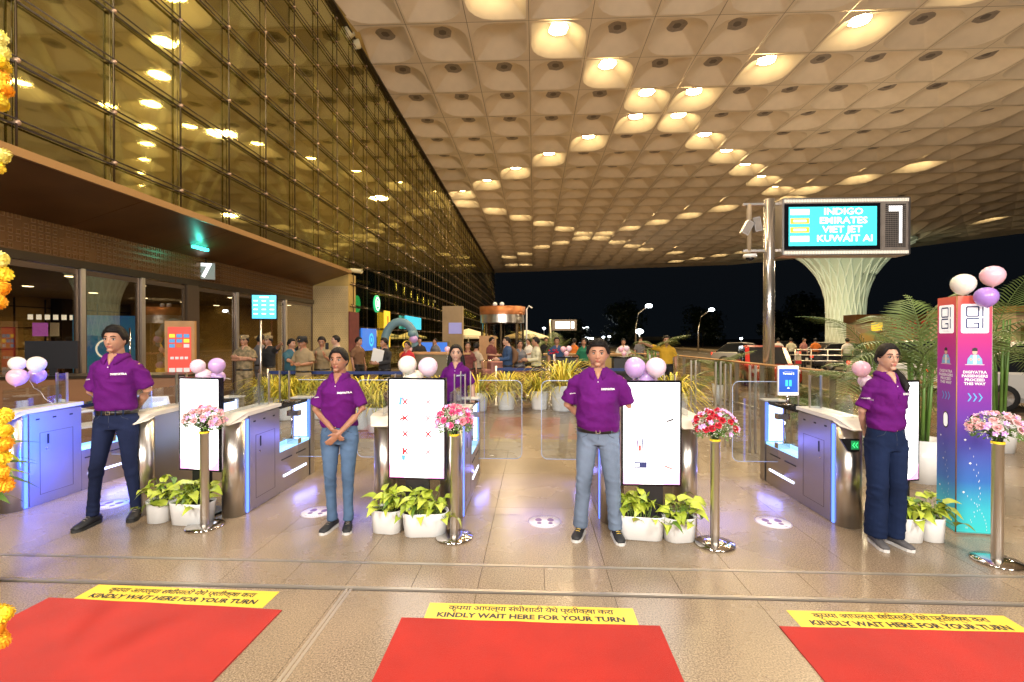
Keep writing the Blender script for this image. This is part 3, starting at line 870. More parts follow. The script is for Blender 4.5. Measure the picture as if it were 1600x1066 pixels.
    for zz_ in (.50, .82):
        mb = MB(); bx(mb, -.08, .05, 1.02, 1.10, zz_ - .03, zz_ + .03); mb.build('hinge_clamp', 'chrome', hp_)
    mb = MB().box((X(-.04), 1.06, .955), (.14, .14, .012)).build('hinge_cap', 'chrome', hp_)
    if wing:
        a0, a1, z0, z1, rr_ = .03, .52, .32, 1.20, .07
        pts = [(a0, z0), (a1 - rr_, z0)] + [(a1 - rr_ + rr_ * math.sin(PI / 2 * q / 6), z0 + rr_ - rr_ * math.cos(PI / 2 * q / 6)) for q in range(1, 7)] + \
              [(a1 - rr_ + rr_ * math.cos(PI / 2 * q / 6), z1 - rr_ + rr_ * math.sin(PI / 2 * q / 6)) for q in range(7)] + [(a0, z1)]
        wg = MB().prism([(X(a), z) for a, z in pts], 1.056, 1.066, 'y').build('glass_wing', 'gate_glass', t, fix=True)
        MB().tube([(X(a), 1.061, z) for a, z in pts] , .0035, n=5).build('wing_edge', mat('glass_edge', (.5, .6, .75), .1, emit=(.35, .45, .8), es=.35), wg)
    if tablet:
        tb = thing('info_tablet', 'small lit blue tablet kiosk standing on the right gate cabinet', 'tablet', (x + X(-.03), y + .98, .96))
        MB().tube([(0, 0, 0), (0, 0, .10)], .018, n=12).lathe([(0, 0), (.05, 0), (.05, .01), (0, .01)], n=16).build('stand', 'chrome', tb)
        MB().b2((-.108, -.012, .10), (.108, .012, .42)).build('case', 'white_plastic', tb)
        s_ = MB().b2((-.098, -.014, .135), (.098, -.013, .385)).build('screen', mat('tablet_blue', (.02, .08, .4), .3, emit=(.015, .06, .33), es=1.0), tb)
        for zz_ in (.117, .402): MB().b2((-.10, -.015, zz_ - .012), (.10, -.013, zz_ + .012)).build('light_bar', 'sign_white', tb)
        lettering('Welcome to', .016, 'print_white', (0, -.0155, .355), parent=s_)
        lettering('Terminal 2', .027, 'sign_white', (0, -.0155, .335), parent=s_, bold=.0006)
        for q in (-.019, .019): MB().b2((q - .013, -.0165, .20), (q + .013, -.0145, .265)).build('icon', 'screen_cyan', s_)
        MB().prism([(-.014, .175), (.014, .175), (0, .19)], -.0165, -.0145, 'y').build('icon', 'sign_white', s_)
    if arrow:
        ax = X(.0)
        ar = MB().prism([(X(-.02), .70), (X(.10), .70), (X(.13), .75), (X(.10), .80), (X(-.02), .80)], -.03, -.01, 'y').build('arrow_sign', 'black_plastic', t, fix=True)
    lamp = None
    if lit > .5:
        light('gate_led_glow', 'AREA', (x + X(.012), y + 1.05, .17), 3.0 * lit, (.20, .22, 1.0), .6, aim=(x + X(.55), y + .85, 0), sy=.03)
    return t
gate('leftmost gate cabinet with blue lit flank beside the marigold garland', -4.97, 1)
gate('gate cabinet just behind the young man with hands behind his back', -3.86, -1, wing=False)
gate('gate cabinet right of the first screen with its LED strip facing the slim woman', -2.74, 1)
gate('gate cabinet half hidden by the slim woman and the second screen', -1.50, -1, wing=True)
gate('gate cabinet behind the hot pink bouquet', -.66, 1)
gate('gate cabinet hidden behind the broad man and the third screen', .60, -1)
gate('gate cabinet behind the red rose bouquet', 1.48, 1, wing=False)
gh = gate('rightmost gate cabinet with tablet and green arrow beside the woman in glasses', 2.70, -1, tablet=True)
# green arrow lamp on the nose of the last cabinet
MB().prism([(-.07, .80), (.09, .80), (.09, .69), (.0, .69)], -.035, -.012, 'y').build('arrow_lamp', 'black_plastic', gh, (.03, 0, 0), fix=True)
gl = MB().b2((.02, -.038, .71), (.085, -.036, .785)).build('green_display', mat('green_dim', (.02, .3, .1), .4, emit=(.02, .35, .1), es=.5), gh, (.03, 0, 0))
mb = MB()
for q in (0, .024):
    mb.add([(.045 + q, -.040, .725), (.053 + q, -.040, .725), (.036 + q, -.040, .7475), (.028 + q, -.040, .7475), (.045 + q, -.040, .770), (.053 + q, -.040, .770)], [(0, 1, 2, 3), (3, 2, 5, 4)])
mb.build('green_arrow', 'led_green', gl)
# blue wash on the left gate's flank and lane floors
light('gate_led_glow', 'AREA', (-4.05, 4.95, .55), 48, (.01, .08, 1.0), .3, aim=(-4.97, 4.72, .5), sy=.8)
for x in (-2.1, 0.0, 2.15): light('lane_led_glow', 'AREA', (x, 5.75, .50), 2.5, (.18, .20, 1.0), .7, aim=(x, 5.0, 0), sy=.1)

# ---- white information screens on black stands
def screen(label, x, y, rz, w=.52, h=.90, zb=.44, art=None, tilt=True, dark=False):
    t = thing('digital_screen', label, 'screen', (x, y, 0), rz, 'digital screens between the gates')
    MB().b2((-w / 2, 0, zb), (w / 2, .05, zb + h)).build('bezel', 'black_gloss', t)
    MB().b2((-w / 2 - .006, .01, zb - .004), (-w / 2 - .001, .055, zb + h + .004)).build('side_trim', 'steel', t)
    MB().b2((-w * .20, .012, 0), (w * .20, .055, zb)).build('stand', 'black_plastic', t)
    MB().b2((-w * .34, .0, 0), (w * .34, .22, .02)).build('base_plate', 'black_plastic', t)
    b = .016
    s = MB().b2((-w / 2 + b, -.002, zb + b), (w / 2 - b, -.0005, zb + h - b)).build('display', 'screen_white', t)
    a, c = -w / 2 + b, w / 2 - b; z0 = zb + b
    for sx in (-1, 1):
        r_ = .17; pts = [(sx * c, z0)] + [(sx * (c - r_ + r_ * math.cos(q * PI / 16)), z0 + r_ * .8 - r_ * .8 * math.sin(q * PI / 16)) for q in range(9)]
        MB().prism(pts, -.004, -.003, 'y').build('pink_corner', 'screen_pink', s, fix=True)
    def X_(cx, cz, r, m_='x_red'):
        mb = MB()
        for q in (-1, 1):
            d = Vector((1, 0, q * 1.1)).normalized(); nn = Vector((-d.z, 0, d.x)) * .0065
            p0, p1 = Vector((cx, -.0048, cz)) - d * r, Vector((cx, -.0048, cz)) + d * r
            mb.add([p0 - nn, p1 - nn, p1 + nn, p0 + nn], [(0, 1, 2, 3)])
        mb.build('red_cross', m_, s)
    if art == 'cross':
        
        for r_, zz_ in enumerate((.69, .545, .405, .25)):
            X_(-w * .20, zb + zz_ * h / .9, .036); X_(w * .20, zb + zz_ * h / .9, .036, 'x_red' if r_ == 2 else 'x_pale')
        ic = [('prism', [(-.16, .66), (-.135, .66), (-.13, .71), (-.10, .72), (-.10, .73), (-.15, .73)], 'print_blue'), ('prism', [(-.165, .53), (-.14, .525), (-.10, .55), (-.08, .56), (-.12, .555)], 'poster_red'),
              ('prism', [(-.10, .40), (-.06, .395), (-.045, .375), (-.05, .39), (-.075, .41)], 'print_navy'), ('prism', [(-.13, .17), (-.105, .17), (-.10, .215), (-.135, .215)], 'print_blue'), ('prism', [(-.128, .22), (-.108, .22), (-.112, .29), (-.124, .27)], 'poster_red')]
        for _, pts, m_ in ic:
            MB().prism([(u, zb + v * h / .9) for u, v in pts], -.0042, -.0032, 'y').build('pictogram', m_, s, fix=True)
    if art == 'items':
        k = h / .9
        for pts, m_ in (([(-.13, .33), (-.118, .33), (-.116, .39), (-.128, .40)], 'print_violet'), ([(-.110, .30), (-.09, .30), (-.09, .35), (-.110, .35)], 'poster_red'), ([(-.085, .32), (-.075, .32), (-.072, .40), (-.082, .41)], 'print_navy'),
                        ([(-.15, .155), (-.04, .155), (-.04, .205), (-.15, .205)], 'print_navy'), ([(.13, .545), (.19, .565), (.185, .58), (.13, .56)], 'ink'),
                        ([(.11, .165), (.18, .14), (.182, .155), (.112, .185)], 'x_red2'), ([(.13, .62), (.19, .60), (.19, .606), (.13, .626)], 'vent_grey'), ([(.13, .66), (.18, .67), (.18, .674), (.13, .666)], 'vent_grey'),
                        ([(.11, .28), (.115, .28), (.118, .385), (.112, .385)], 'x_red2'), ([(.115, .38), (.17, .385), (.17, .391), (.115, .386)], 'x_red2')):
            if m_ == 'x_red2': mat('x_red2', (.8, .2, .2), .4, emit=(.8, .2, .2), es=.8)
            MB().prism([(u * w / .52, zb + v * k) for u, v in pts], -.0042, -.0032, 'y').build('pictogram', m_, s, fix=True)
        MB().b2((-.145, -.0052, zb + .168 * k), (-.10, -.0045, zb + .193 * k)).build('pictogram', 'screen_white', s)
    return t
def scr_at(px, y): return at_y(px, 600, y)
p = scr_at(311, 4.42); screen('white lit screen on black stand between the first two islands, left of the pink bouquet', p.x, p.y, R(-9), w=.455, h=.885, zb=.42)
p = scr_at(651, 4.16); screen('white lit screen with rows of red crosses over small pictures', p.x, p.y, R(-3), w=.515, h=.885, zb=.445, art='cross')
p = scr_at(1018, 4.10); screen('white lit screen with faint item pictures beside the broad man', p.x, p.y, R(0), w=.50, h=.885, zb=.435, art='items')
p = scr_at(1416, 4.34); screen('white lit screen mostly hidden behind the woman in glasses', p.x, p.y, R(16), w=.30, h=.88, zb=.43)

# ---- floor graphics
def stick(label, px, py):
    p = at_z(px, py, 0); t = thing('footprint_sticker', label, 'sticker', (p.x, p.y, 0), R(random.uniform(-4, 4)), 'round footprint floor stickers')
    MB().lathe([(0, .0022), (.155, .0022), (.155, .0002)], n=40).build('disc', 'vinyl_white', t)
    MB().lathe([(.147, .0028), (.153, .0028)], n=40).build('ring', 'print_violet', t)
    for s in (-1, 1):
        a = [(s * .055 + .030 * math.cos(q * PI / 8) * (1 - .12 * math.sin(q * PI / 8)), .035 + .042 * math.sin(q * PI / 8)) for q in range(16)]
        b = [(s * .050 + .022 * math.cos(q * PI / 6), -.045 + .026 * math.sin(q * PI / 6)) for q in range(12)]
        f = MB().prism(a, .0024, .0034).build('footprint', 'print_violet', t, fix=True)
        MB().prism(b, .0024, .0034).build('heel', 'print_violet', f, fix=True)
    mb = MB()
    for q in range(11):
        for s_ in (1, -1):
            a = PI / 2 + (q - 5) * .13; mb.box((.125 * math.cos(a), s_ * .125 * math.sin(a), .003), (.010, .010, .001), rot=a)
    tag(mb.build('small_print', 'print_violet', t), kind='stuff')
stick('footprint floor sticker behind the left young man', 174, 788)
stick('footprint floor sticker left of the slim woman', 496, 800)
stick('footprint floor sticker left of the broad man', 851, 815)
stick('footprint floor sticker in the right lane near the tablet gate', 1208, 816)
def sheet(name, label, cat, c, m_, th=.004, group=None, z=.0005):
    mb = MB(); n = 20
    (tl, tr, br, bl) = c
    vs = []; N = n + 1
    for i in range(N):
        for j in range(N):
            u, v = j / n, i / n
            x = (tl[0] * (1 - u) + tr[0] * u) * (1 - v) + (bl[0] * (1 - u) + br[0] * u) * v
            y = (tl[1] * (1 - u) + tr[1] * u) * (1 - v) + (bl[1] * (1 - u) + br[1] * u) * v
            w = noise.noise(Vector((x * 3, y * 3, 1.3))) * .0035 if th > .005 else 0
            if i in (0, n) or j in (0, n): x += noise.noise(Vector((x * 9, y * 9, 4))) * .004 * (th > .005); y += noise.noise(Vector((x * 9, y * 9, 9))) * .004 * (th > .005)
            vs.append((x, y, z + th + w))
    fs = [(i * N + j, (i + 1) * N + j, (i + 1) * N + j + 1, i * N + j + 1) for i in range(n) for j in range(n)]
    mb.add(vs, fs, 0, True)
    edge = [j for j in range(N)] + [i * N + n for i in range(1, N)] + [n * N + j for j in range(n - 1, -1, -1)] + [i * N for i in range(n - 1, 0, -1)]
    b0 = len(mb.v); m = len(edge)
    mb.v += [(mb.v[e][0], mb.v[e][1], z) for e in edge] + [mb.v[e] for e in edge]
    for q in range(m): mb.f.append((b0 + m + q, b0 + q, b0 + (q + 1) % m, b0 + m + (q + 1) % m)); mb.m.append(0); mb.sm.append(False)
    o = mb.build(name, m_)
    return tag(o, label, cat, group)
G_ = 'red carpets leading to the gates'
sheet('red_carpet', 'red carpet on the left floor, its far edge under the left yellow notice', 'carpet', ((-3.12, 2.96), (-1.55, 2.89), (-1.60, .7), (-3.2, .7)), 'red_carpet', .009, G_)
sheet('red_carpet', 'red carpet in the middle of the foreground', 'carpet', ((-.79, 2.84), (.73, 2.83), (.73, .7), (-.79, .7)), 'red_carpet', .009, G_)
sheet('red_carpet', 'red carpet on the right foreground, right of the middle one', 'carpet', ((1.42, 2.86), (2.95, 2.86), (2.9, .7), (1.40, .7)), 'red_carpet', .009, G_)
for lb, (x0, x1, y0, y1) in (('yellow wait here notice above the left red carpet', (-2.96, -1.685, 2.935, 3.125)), ('yellow wait here notice above the middle red carpet', (-.66, .61, 2.842, 3.02)), ('yellow wait here notice above the right red carpet', (1.55, 2.83, 2.862, 3.04))):
    xc, yc = (x0 + x1) / 2, (y0 + y1) / 2; dy = .02 if x0 < -2 else 0
    t = thing('floor_notice', lb, 'notice', (xc, yc, 0), R(-1.5) if x0 < -2 else R(-.3 if x0 < 1 else 0), 'yellow floor notices')
    MB().b2((x0 - xc, y0 - yc, .0002), (x1 - xc, y1 - yc, .0022)).build('vinyl', 'yellow_vinyl', t)
    lettering('KINDLY WAIT HERE FOR YOUR TURN', .066, 'ink', (0, -.040, .003), n=(0, 0, 1), up=(0, 1, 0), parent=t, bold=.0028)
    lettering('कृपया आपल्या संधीसाठी येथे प्रतीक्षा करा', .070, 'ink', (0, .038, .003), n=(0, 0, 1), up=(0, 1, 0), parent=t, bold=.0012, xs=1.0, spacing=.92)
# ================================================================== PEOPLE
def lerp(a, b, t): return a + (b - a) * t
def V3(*a): return Vector(a)
def capsule(mb, pts, rad, n=14, flat=1.0, ref=None): mb.tube(pts, rad, n=n, round_=True, flat=flat, ref=ref)
def head_point(dx, dy, dz, wide=1.0):
    x = .0765 * dx * wide; y = .094 * dy; z = .111 * dz
    if dz < 0:
        t = -dz
        x *= 1 - .19 * t ** 1.4
        if dy < 0: y += -.007 * t * (-dy) ** .5
        else: y *= 1 - .42 * t
    if dy < 0: x *= 1 - .10 * dy * dy
    if dy < -.2:
        for s in (-1, 1):
            y += .0095 * math.exp(-(((x - s * .031) / .017) ** 2 + ((z - .006) / .011) ** 2))
        y -= .004 * math.exp(-((z - .027) / .010) ** 2) * (1 if abs(x) < .05 else .3)
        y += .003 * math.exp(-((z + .042) / .008) ** 2) * math.exp(-(x / .03) ** 2)
    return Vector((x, y, z))
def head_mb(mb, T, wide=1.0, ears=1.0, nose=1.0):
    nu, nv = 36, 26; vs = []; fs = []
    for i in range(nv + 1):
        ph = PI * i / nv - PI / 2
        for j in range(nu):
            th = 2 * PI * j / nu
            vs.append(T @ head_point(math.cos(ph) * math.cos(th), math.cos(ph) * math.sin(th), math.sin(ph), wide))
    for i in range(nv):
        for j in range(nu): fs.append((i * nu + j, i * nu + (j + 1) % nu, (i + 1) * nu + (j + 1) % nu, (i + 1) * nu + j))
    mb.add(vs, fs)
    P = lambda x, y, z: T @ Vector((x, y, z))
    mb.tube([P(0, -.080, .022), P(0, -.090, .004), P(0, -.099, -.014), P(0, -.1045 * nose, -.024), P(0, -.097, -.033), P(0, -.082, -.036)],
            [.0050, .0068, .0095, .0125, .0115, .007], n=10, ref=T.to_3x3() @ Vector((1, 0, 0)))
    rot = T.to_3x3()
    for s in (-1, 1):
        mb.ell(P(s * .0135, -.089, -.029), (.0078, .010, .0070), rot=rot, nu=8, nv=6)
        mb.ell(P(s * .0775 * wide, .008, -.004), (.0075 * ears, .017, .030), rot=rot @ Matrix.Rotation(s * .35, 3, 'Z'), nu=10, nv=8)
    mb.ell(P(0, -.0865, -.0520), (.0265, .0095, .0056), rot=rot, nu=12, nv=6)
    mb.ell(P(0, -.0855, -.0622), (.0235, .0100, .0068), rot=rot, nu=12, nv=6)
    mb.ell(P(0, -.075, -.088), (.028, .014, .016), rot=rot, nu=10, nv=8)
def hand_mb(mb, wrist, d, side, k=1.0, curl=.35, up=None, spread=1.0):
    """hand from wrist along d; side = direction of the thumb; up = back of the hand"""
    d = Vector(d).normalized(); s = Vector(side); s = (s - d * s.dot(d)).normalized(); n = d.cross(s)
    if up is not None and n.dot(Vector(up)) < 0: n = -n
    w = Vector(wrist)
    mb.tube([w - d * .02 * k, w + d * .02 * k, w + d * .05 * k, w + d * .085 * k], [(.021 * k, .016 * k), (.030 * k, .015 * k), (.038 * k, .014 * k), (.036 * k, .012 * k)], n=12, ref=n, round_=True)
    for q, (o, L) in enumerate(((.028, .066), (.0095, .076), (-.0095, .070), (-.027, .055))):
        b = w + d * .075 * k + s * o * k
        dirs = d + s * (o * 1.5 * spread); dirs.normalize()
        p1 = b + dirs * L * .42 * k; d2 = (dirs - n * curl).normalized()
        p2 = p1 + d2 * L * .32 * k; d3 = (d2 - n * curl).normalized(); p3 = p2 + d3 * L * .28 * k
        mb.tube([b, p1, p2, p3], [.0088 * k, .0084 * k, .0078 * k, .0064 * k], n=8, round_=True)
    b = w + d * .02 * k + s * .026 * k
    p1 = b + (s * .75 + d * .7).normalized() * .034 * k; p2 = p1 + (d * .95 + s * .25 - n * .2).normalized() * .030 * k
    mb.tube([b, p1, p2], [.0125 * k, .010 * k, .0078 * k], n=8, round_=True)
def displace(me, amp, sc_, seed=0.0, freq2=2.2, mask=None):
    n = len(me.vertices); co = np.empty(n * 3); me.vertices.foreach_get('co', co); co = co.reshape(-1, 3)
    no = np.empty(n * 3); me.vertex_normals.foreach_get('vector', no); no = no.reshape(-1, 3)
    d = np.empty(n)
    nz = noise.noise
    for i in range(n):
        x, y, z = co[i]
        p = Vector((x * sc_[0] + seed, y * sc_[1], z * sc_[2] + x * sc_[0] * .5))
        a = 1 - abs(nz(p)) * 2.2; b = nz(p * freq2)
        d[i] = (a * .7 + b * .45 - .35)
    d = np.maximum(d, -.22)
    if mask is not None: d *= mask(co)
    co += no * (d * amp)[:, None]
    me.vertices.foreach_set('co', co.ravel()); me.update()
def smooth_all(me): me.polygons.foreach_set('use_smooth', [True] * len(me.polygons))

ARM = {  # upper: shoulder offset -> elbow, wrist (x for the figure's +x side; mirrored for the other), hand direction
    'behind': ((.240, .050, 1.125), (.085, .165, .965), (-.8, .1, -.5)),
    'behind_in': ((.200, .060, 1.120), (.085, .160, .955), (-.8, .1, -.5)),
    'down': ((.235, .03, 1.13), (.235, -.03, .90), (0, -.1, -1)),
    'clasp': ((.240, -.01, 1.12), (.060, -.190, .930), (-.75, -.25, -.75)),
    'cross': ((.235, -.03, 1.16), (-.02, -.205, 1.17), (-1, -.05, .12)),
    'fold': ((.225, -.02, 1.13), (.10, -.24, 1.10), (-.35, -1, .1)),
    'phone': ((.215, -.03, 1.13), (.10, -.24, 1.24), (-.2, -.7, .9)),
    'point': ((.40, -.12, 1.42), (.60, -.26, 1.50), (.8, -.4, .1)),
    'reach': ((.26, -.20, 1.20), (.20, -.44, 1.16), (0, -1, 0)),
}
def person(label, loc, rz, h=1.70, shirt='purple_cotton', trousers='denim_mid', skin='a', arms='behind', build=1.0, head_yaw=0.0, head_tilt=0.0,
           hair='short', female=False, lod=0, shoes='shoe_black', sole='sole_white', polo=False, belt=True, leg='straight', stance=.10, turn=None,
           cap=False, long_sleeve=False, group=None, armL=None, armR=None, blouse=0.0, waist=.955, kneel=0.0, wide=1.0, thin=1.0, watch=False, feet=(None, None), name='person'):
    k = h / 1.70
    T0 = thing(name, label, 'person', loc, rz, group)
    fem = female
    sw = (.145 if fem else .178) * (.5 + .5 * build)           # shoulder half width
    vox = (.0058, .011, .016)[lod]
    headc = V3(0, -.018, 1.577); HT = Matrix.Translation(headc) @ Matrix.Rotation(head_yaw, 4, 'Z') @ Matrix.Rotation(head_tilt, 4, 'X')
    body = MB()
    head_mb(body, HT, wide)
    # neck, trunk
    body.tube([V3(0, .030, 1.40), V3(0, .018, 1.45), V3(0, .006, 1.50), V3(0, .0, 1.535)], [(.070 * wide, .062), (.059 * wide, .057), (.056 * wide, .056), (.056, .056)], n=16, ref=(0, 1, 0))
    tb = .78 + .22 * build; bl = build
    trunk = [(.80, .150, .105, .0), (.88, .166 if fem else .158, .118, .008), (.95, .160 if fem else .152, .110, .004), (1.05, .128 if fem else .143, .097 * bl, .0), (1.18, .145 if fem else .158, .108 * bl, -.004),
             (1.28, .150 if fem else .165, .115 if fem else .108, -.006), (1.335, sw * .90, .098, .0), (1.378, sw * .78, .086, .008), (1.418, sw * .60, .072, .014), (1.45, .074, .064, .014)]
    def ring_tube(mb, secs, gx=0, gy=0, n=26, sx=1.0):
        mb.tube([V3(0, s[3], s[0]) for s in secs], [((s[1] * sx + gx), (s[2] + gy)) for s in secs], n=n, ref=(0, 1, 0))
    ring_tube(body, trunk, sx=tb)
    # the small V of skin in the open collar
    body.tube([V3(0, -.046, 1.452), V3(0, -.083, 1.405), V3(0, -.103, 1.360)], [(.042, .020), (.022, .018), (.003, .008)], n=12, ref=(0, 1, 0))
    legs = []
    for si, s in enumerate((-1, 1)):
        hip = V3(s * .088, .0, .86); ank = V3(s * stance, .012, .085); kn = hip.lerp(ank, .5) + V3(0, -.022, 0)
        if feet[si]: ank = V3(feet[si][0], feet[si][1], .085); kn = hip.lerp(ank, .5) + V3(0, -.03, 0)
        legs.append((hip, kn, ank))
        body.tube([hip, hip.lerp(kn, .5), kn, kn.lerp(ank, .35), ank, ank - V3(0, 0, .03)], [.074, .060, .043, .040, .028, .030], n=14, round_=True)
        body.tube([ank + V3(0, .02, -.045), ank + V3(s * .011, -.05, -.050)], [(.020, .018), (.024, .014)], n=10, round_=True)
    # arms
    sleeves = MB(); arminfo = []
    for s, nm in ((-1, armL or arms), (1, armR or arms)):
        e, w, hd = [V3(q[0] * s, q[1], q[2]) for q in ARM[nm]]
        wx = sw / .178
        e.x *= .55 + .45 * wx; sh = V3(s * (sw - .020), .012, 1.338)
        if build > 1.03: e.x *= 1.04
        if nm == 'cross' and s > 0: w += V3(0, -.02, .05)
        if nm == 'clasp' and s < 0: w += V3(.045, .035, .03)
        ab = .9 + .1 * build; th = .88 if fem else 1.05
        body.tube([V3(s * (sw - .075), .010, 1.345), sh, sh.lerp(e, .5), e, e.lerp(w, .35), w], [.050 * th, .053 * th * ab, .045 * th * ab, .037 * th, .036 * th, .024 * th], n=14, round_=True)
        hd = hd.normalized()
        side = V3(0, -1, .2) if nm in ('down',) else (V3(0, -.3, 1) if nm not in ('behind', 'behind_in') else V3(0, .2, -1))
        hand_mb(body, w + hd * .012, hd, side, 1.0 if not fem else .92, curl=.30 if nm != 'down' else .22, up=(s, -.4, .3) if nm[:6] != 'behind' else (0, 1, 0))
        arminfo.append((sh, e, w))
        q1 = sh.lerp(e, .86)
        r0 = .071 * (1 if not fem else .88) * ab; rr_ = .070 * (1 if not fem else .90) * ab
        if long_sleeve:
            sleeves.ell(sh + V3(-s * .012, 0, -.004), (.068, .074, .066))
            sleeves.tube([sh, sh.lerp(e, .5), e, e.lerp(w, .5), e.lerp(w, .93)], [r0 * .96, .062, .056, .048, .040], n=16)
        else:
            sleeves.ell(sh + V3(-s * .012, 0, -.004), (.068 * ab, .074, .066))
            sleeves.tube([sh, sh.lerp(e, .4), q1], [r0 * .97, rr_ * .98, rr_ * 1.02], n=18)
    for v in body.v: pass
    me = remesh(body, vox, 2 if lod == 0 else 1, .45)
    me.materials.append(M['skin_' + skin]); me.materials.append(M['lips_' + skin])
    inv = HT.inverted()
    nv = len(me.vertices); co = np.empty(nv * 3); me.vertices.foreach_get('co', co); co = co.reshape(-1, 3)
    A = np.array(inv.to_3x3()); hl = co @ A.T + np.array(inv.translation)
    lipv = (np.abs(hl[:, 0]) < .0260) & (np.abs(hl[:, 2] + .0572) < .0115 - .009 * np.abs(hl[:, 0]) / .026) & (hl[:, 1] < -.076)
    lips = np.zeros(len(me.polygons), int)
    for p in me.polygons:
        if lipv[p.vertices[0]] and lipv[p.vertices[2]]: lips[p.index] = 1
    me.polygons.foreach_set('material_index', lips); smooth_all(me)
    parts = [link('body', me, T0)]
    # top
    gm = MB()
    g_ = .017
    bt = waist - .02
    if fem: secs = [(bt, .157, .112, .0), (bt + .05, .154 + blouse, .112 + blouse, .0), (1.07, .142 + blouse * .6, .112, .0), (1.18, .152, .120, -.006), (1.28, .156, .134, -.012), (1.335, sw * .94, .110, -.002), (1.380, sw * .82, .092, .006), (1.420, sw * .64, .076, .014), (1.448, .076, .062, .020)]
    else: secs = [(bt, .155, .116 * bl, .002), (bt + .05, .163 + blouse, .125 * bl + blouse, .0), (1.07, .158 + blouse * .5, .121 * bl, -.002), (1.18, .164, .124 * bl, -.005), (1.28, .174, .122, -.006), (1.335, sw * .95, .112, .0), (1.380, sw * .83, .096, .006), (1.420, sw * .66, .080, .013), (1.452, .080, .066, .018)]
    ring_tube(gm, secs, g_ * .5, g_ * .3, sx=tb)
    gm.v += []; b0 = len(gm.v); gm.add(sleeves.v, sleeves.f)
    sm = remesh(gm, (.0075, .012, .018)[lod], 3, .5)
    if lod < 2: displace(sm, .026 if lod == 0 else .012, (5.5, 5.5, 8), seed=h * 31 + rz, mask=lambda c: np.clip((1.42 - c[:, 2]) / .12, .12, 1))
    sm.materials.append(M[shirt]); smooth_all(sm)
    so = link('polo_shirt' if polo else ('shirt'), sm, T0); parts.append(so)
    # trousers
    tm = MB()
    ww = {'straight': (.092, .080, .066, .062), 'slim': (.086, .068, .054, .046), 'wide': (.092, .084, .080, .086)}[leg]
    tm.tube([V3(0, .0, .80), V3(0, .004, .86), V3(0, .004, .90), V3(0, .002, waist)], [(.150 * tb, .108), (.174 * tb, .124), (.172 * tb, .123), (.158 * tb, .114 * (.5 + .5 * bl))], n=24, ref=(0, 1, 0))
    for (hip, kn, ank) in legs:
        tm.tube([hip + V3(0, .004, .03), hip.lerp(kn, .12), hip.lerp(kn, .55), kn, kn.lerp(ank, .5), ank + V3(0, 0, -.005)],
                [(ww[0], ww[0] * 1.12), (ww[0], ww[0] * 1.14), (ww[1], ww[1] * 1.08), (ww[2], ww[2] * 1.08), (ww[3] * .98, ww[3] * 1.06), (ww[3], ww[3] * 1.10)], n=18, ref=(0, 1, 0))
    tr = remesh(tm, (.0085, .013, .018)[lod], 2, .5)
    if lod < 2: displace(tr, .012 if lod == 0 else .009, (6, 6, 13), seed=h * 17 + rz, mask=lambda c: np.clip(.25 + np.exp(-((c[:, 2] - .46) / .12) ** 2) * .7 + np.exp(-((c[:, 2] - .13) / .10) ** 2) * .9 + np.exp(-((c[:, 2] - .84) / .07) ** 2) * .6, 0, 1.1))
    tr.materials.append(M[trousers]); smooth_all(tr)
    link('trousers', tr, T0)
    # seams, fly and pockets on the nearest people
    if lod == 0:
        bvh = BVHTree.FromPolygons([v.co for v in tr.vertices], [p.vertices for p in tr.polygons])
        def on(x, z, y=-.5, off=.0015):
            hit = bvh.ray_cast(V3(x, y, z), V3(0, 1, 0))
            return hit[0] + V3(0, -off, 0) if hit[0] else V3(x, -.12, z)
        mb = MB()
        mb.tube([on(.0, waist - .03), on(.002, waist - .08), on(0, waist - .14)], .0016, n=5)
        for s in (-1, 1):
            mb.tube([on(s * .075, waist - .022), on(s * .095, waist - .055), on(s * .135, waist - .075)], .0018, n=5)
        tag(mb.build('seam', mat('denim_stitch', (.05, .06, .09), .9) , T0), kind='stuff')
        mb = MB()
        for s in (-.11, -.055, .055, .11):
            a = on(s, waist - .028, off=.006); b = on(s, waist + .004, off=.008)
            mb.box(((a + b) / 2), (.011, .005, .045))
        if belt: tag(mb.build('belt_loop', trousers, T0), kind='stuff')
    if belt:
        mb = MB()
        secs = [(waist - .018, 0), (waist + .018, 0)]
        n = 30; rxx, ryy = .158 * tb + .012, .114 * (.5 + .5 * bl) + .013
        vs = [V3(math.cos(2 * PI * j / n) * (rxx + o), math.sin(2 * PI * j / n) * (ryy + o) + .002, z) for z, o in ((waist - .030, .001), (waist - .030, .005), (waist + .006, .005), (waist + .006, .001)) for j in range(n)]
        fs = [(i * n + j, i * n + (j + 1) % n, ((i + 1) % 4) * n + (j + 1) % n, ((i + 1) % 4) * n + j) for i in range(4) for j in range(n)]
        mb.add(vs, fs, 0, True)
        bo = mb.build('belt', 'leather', T0)
        yb = -(ryy + .004)
        MB().b2((-.019, yb - .004, waist - .028), (-.013, yb, waist + .004)).b2((.013, yb - .004, waist - .028), (.019, yb, waist + .004)).b2((-.013, yb - .004, waist - .028), (.013, yb, waist - .023)).b2((-.013, yb - .004, waist - .001), (.013, yb, waist + .004)).build('buckle', 'chrome', bo)
    elif lod == 0:
        MB().ell((0, -(.114 + .006) - .002, waist - .016), (.007, .004, .007), nu=10, nv=6).build('button', 'gold', T0)
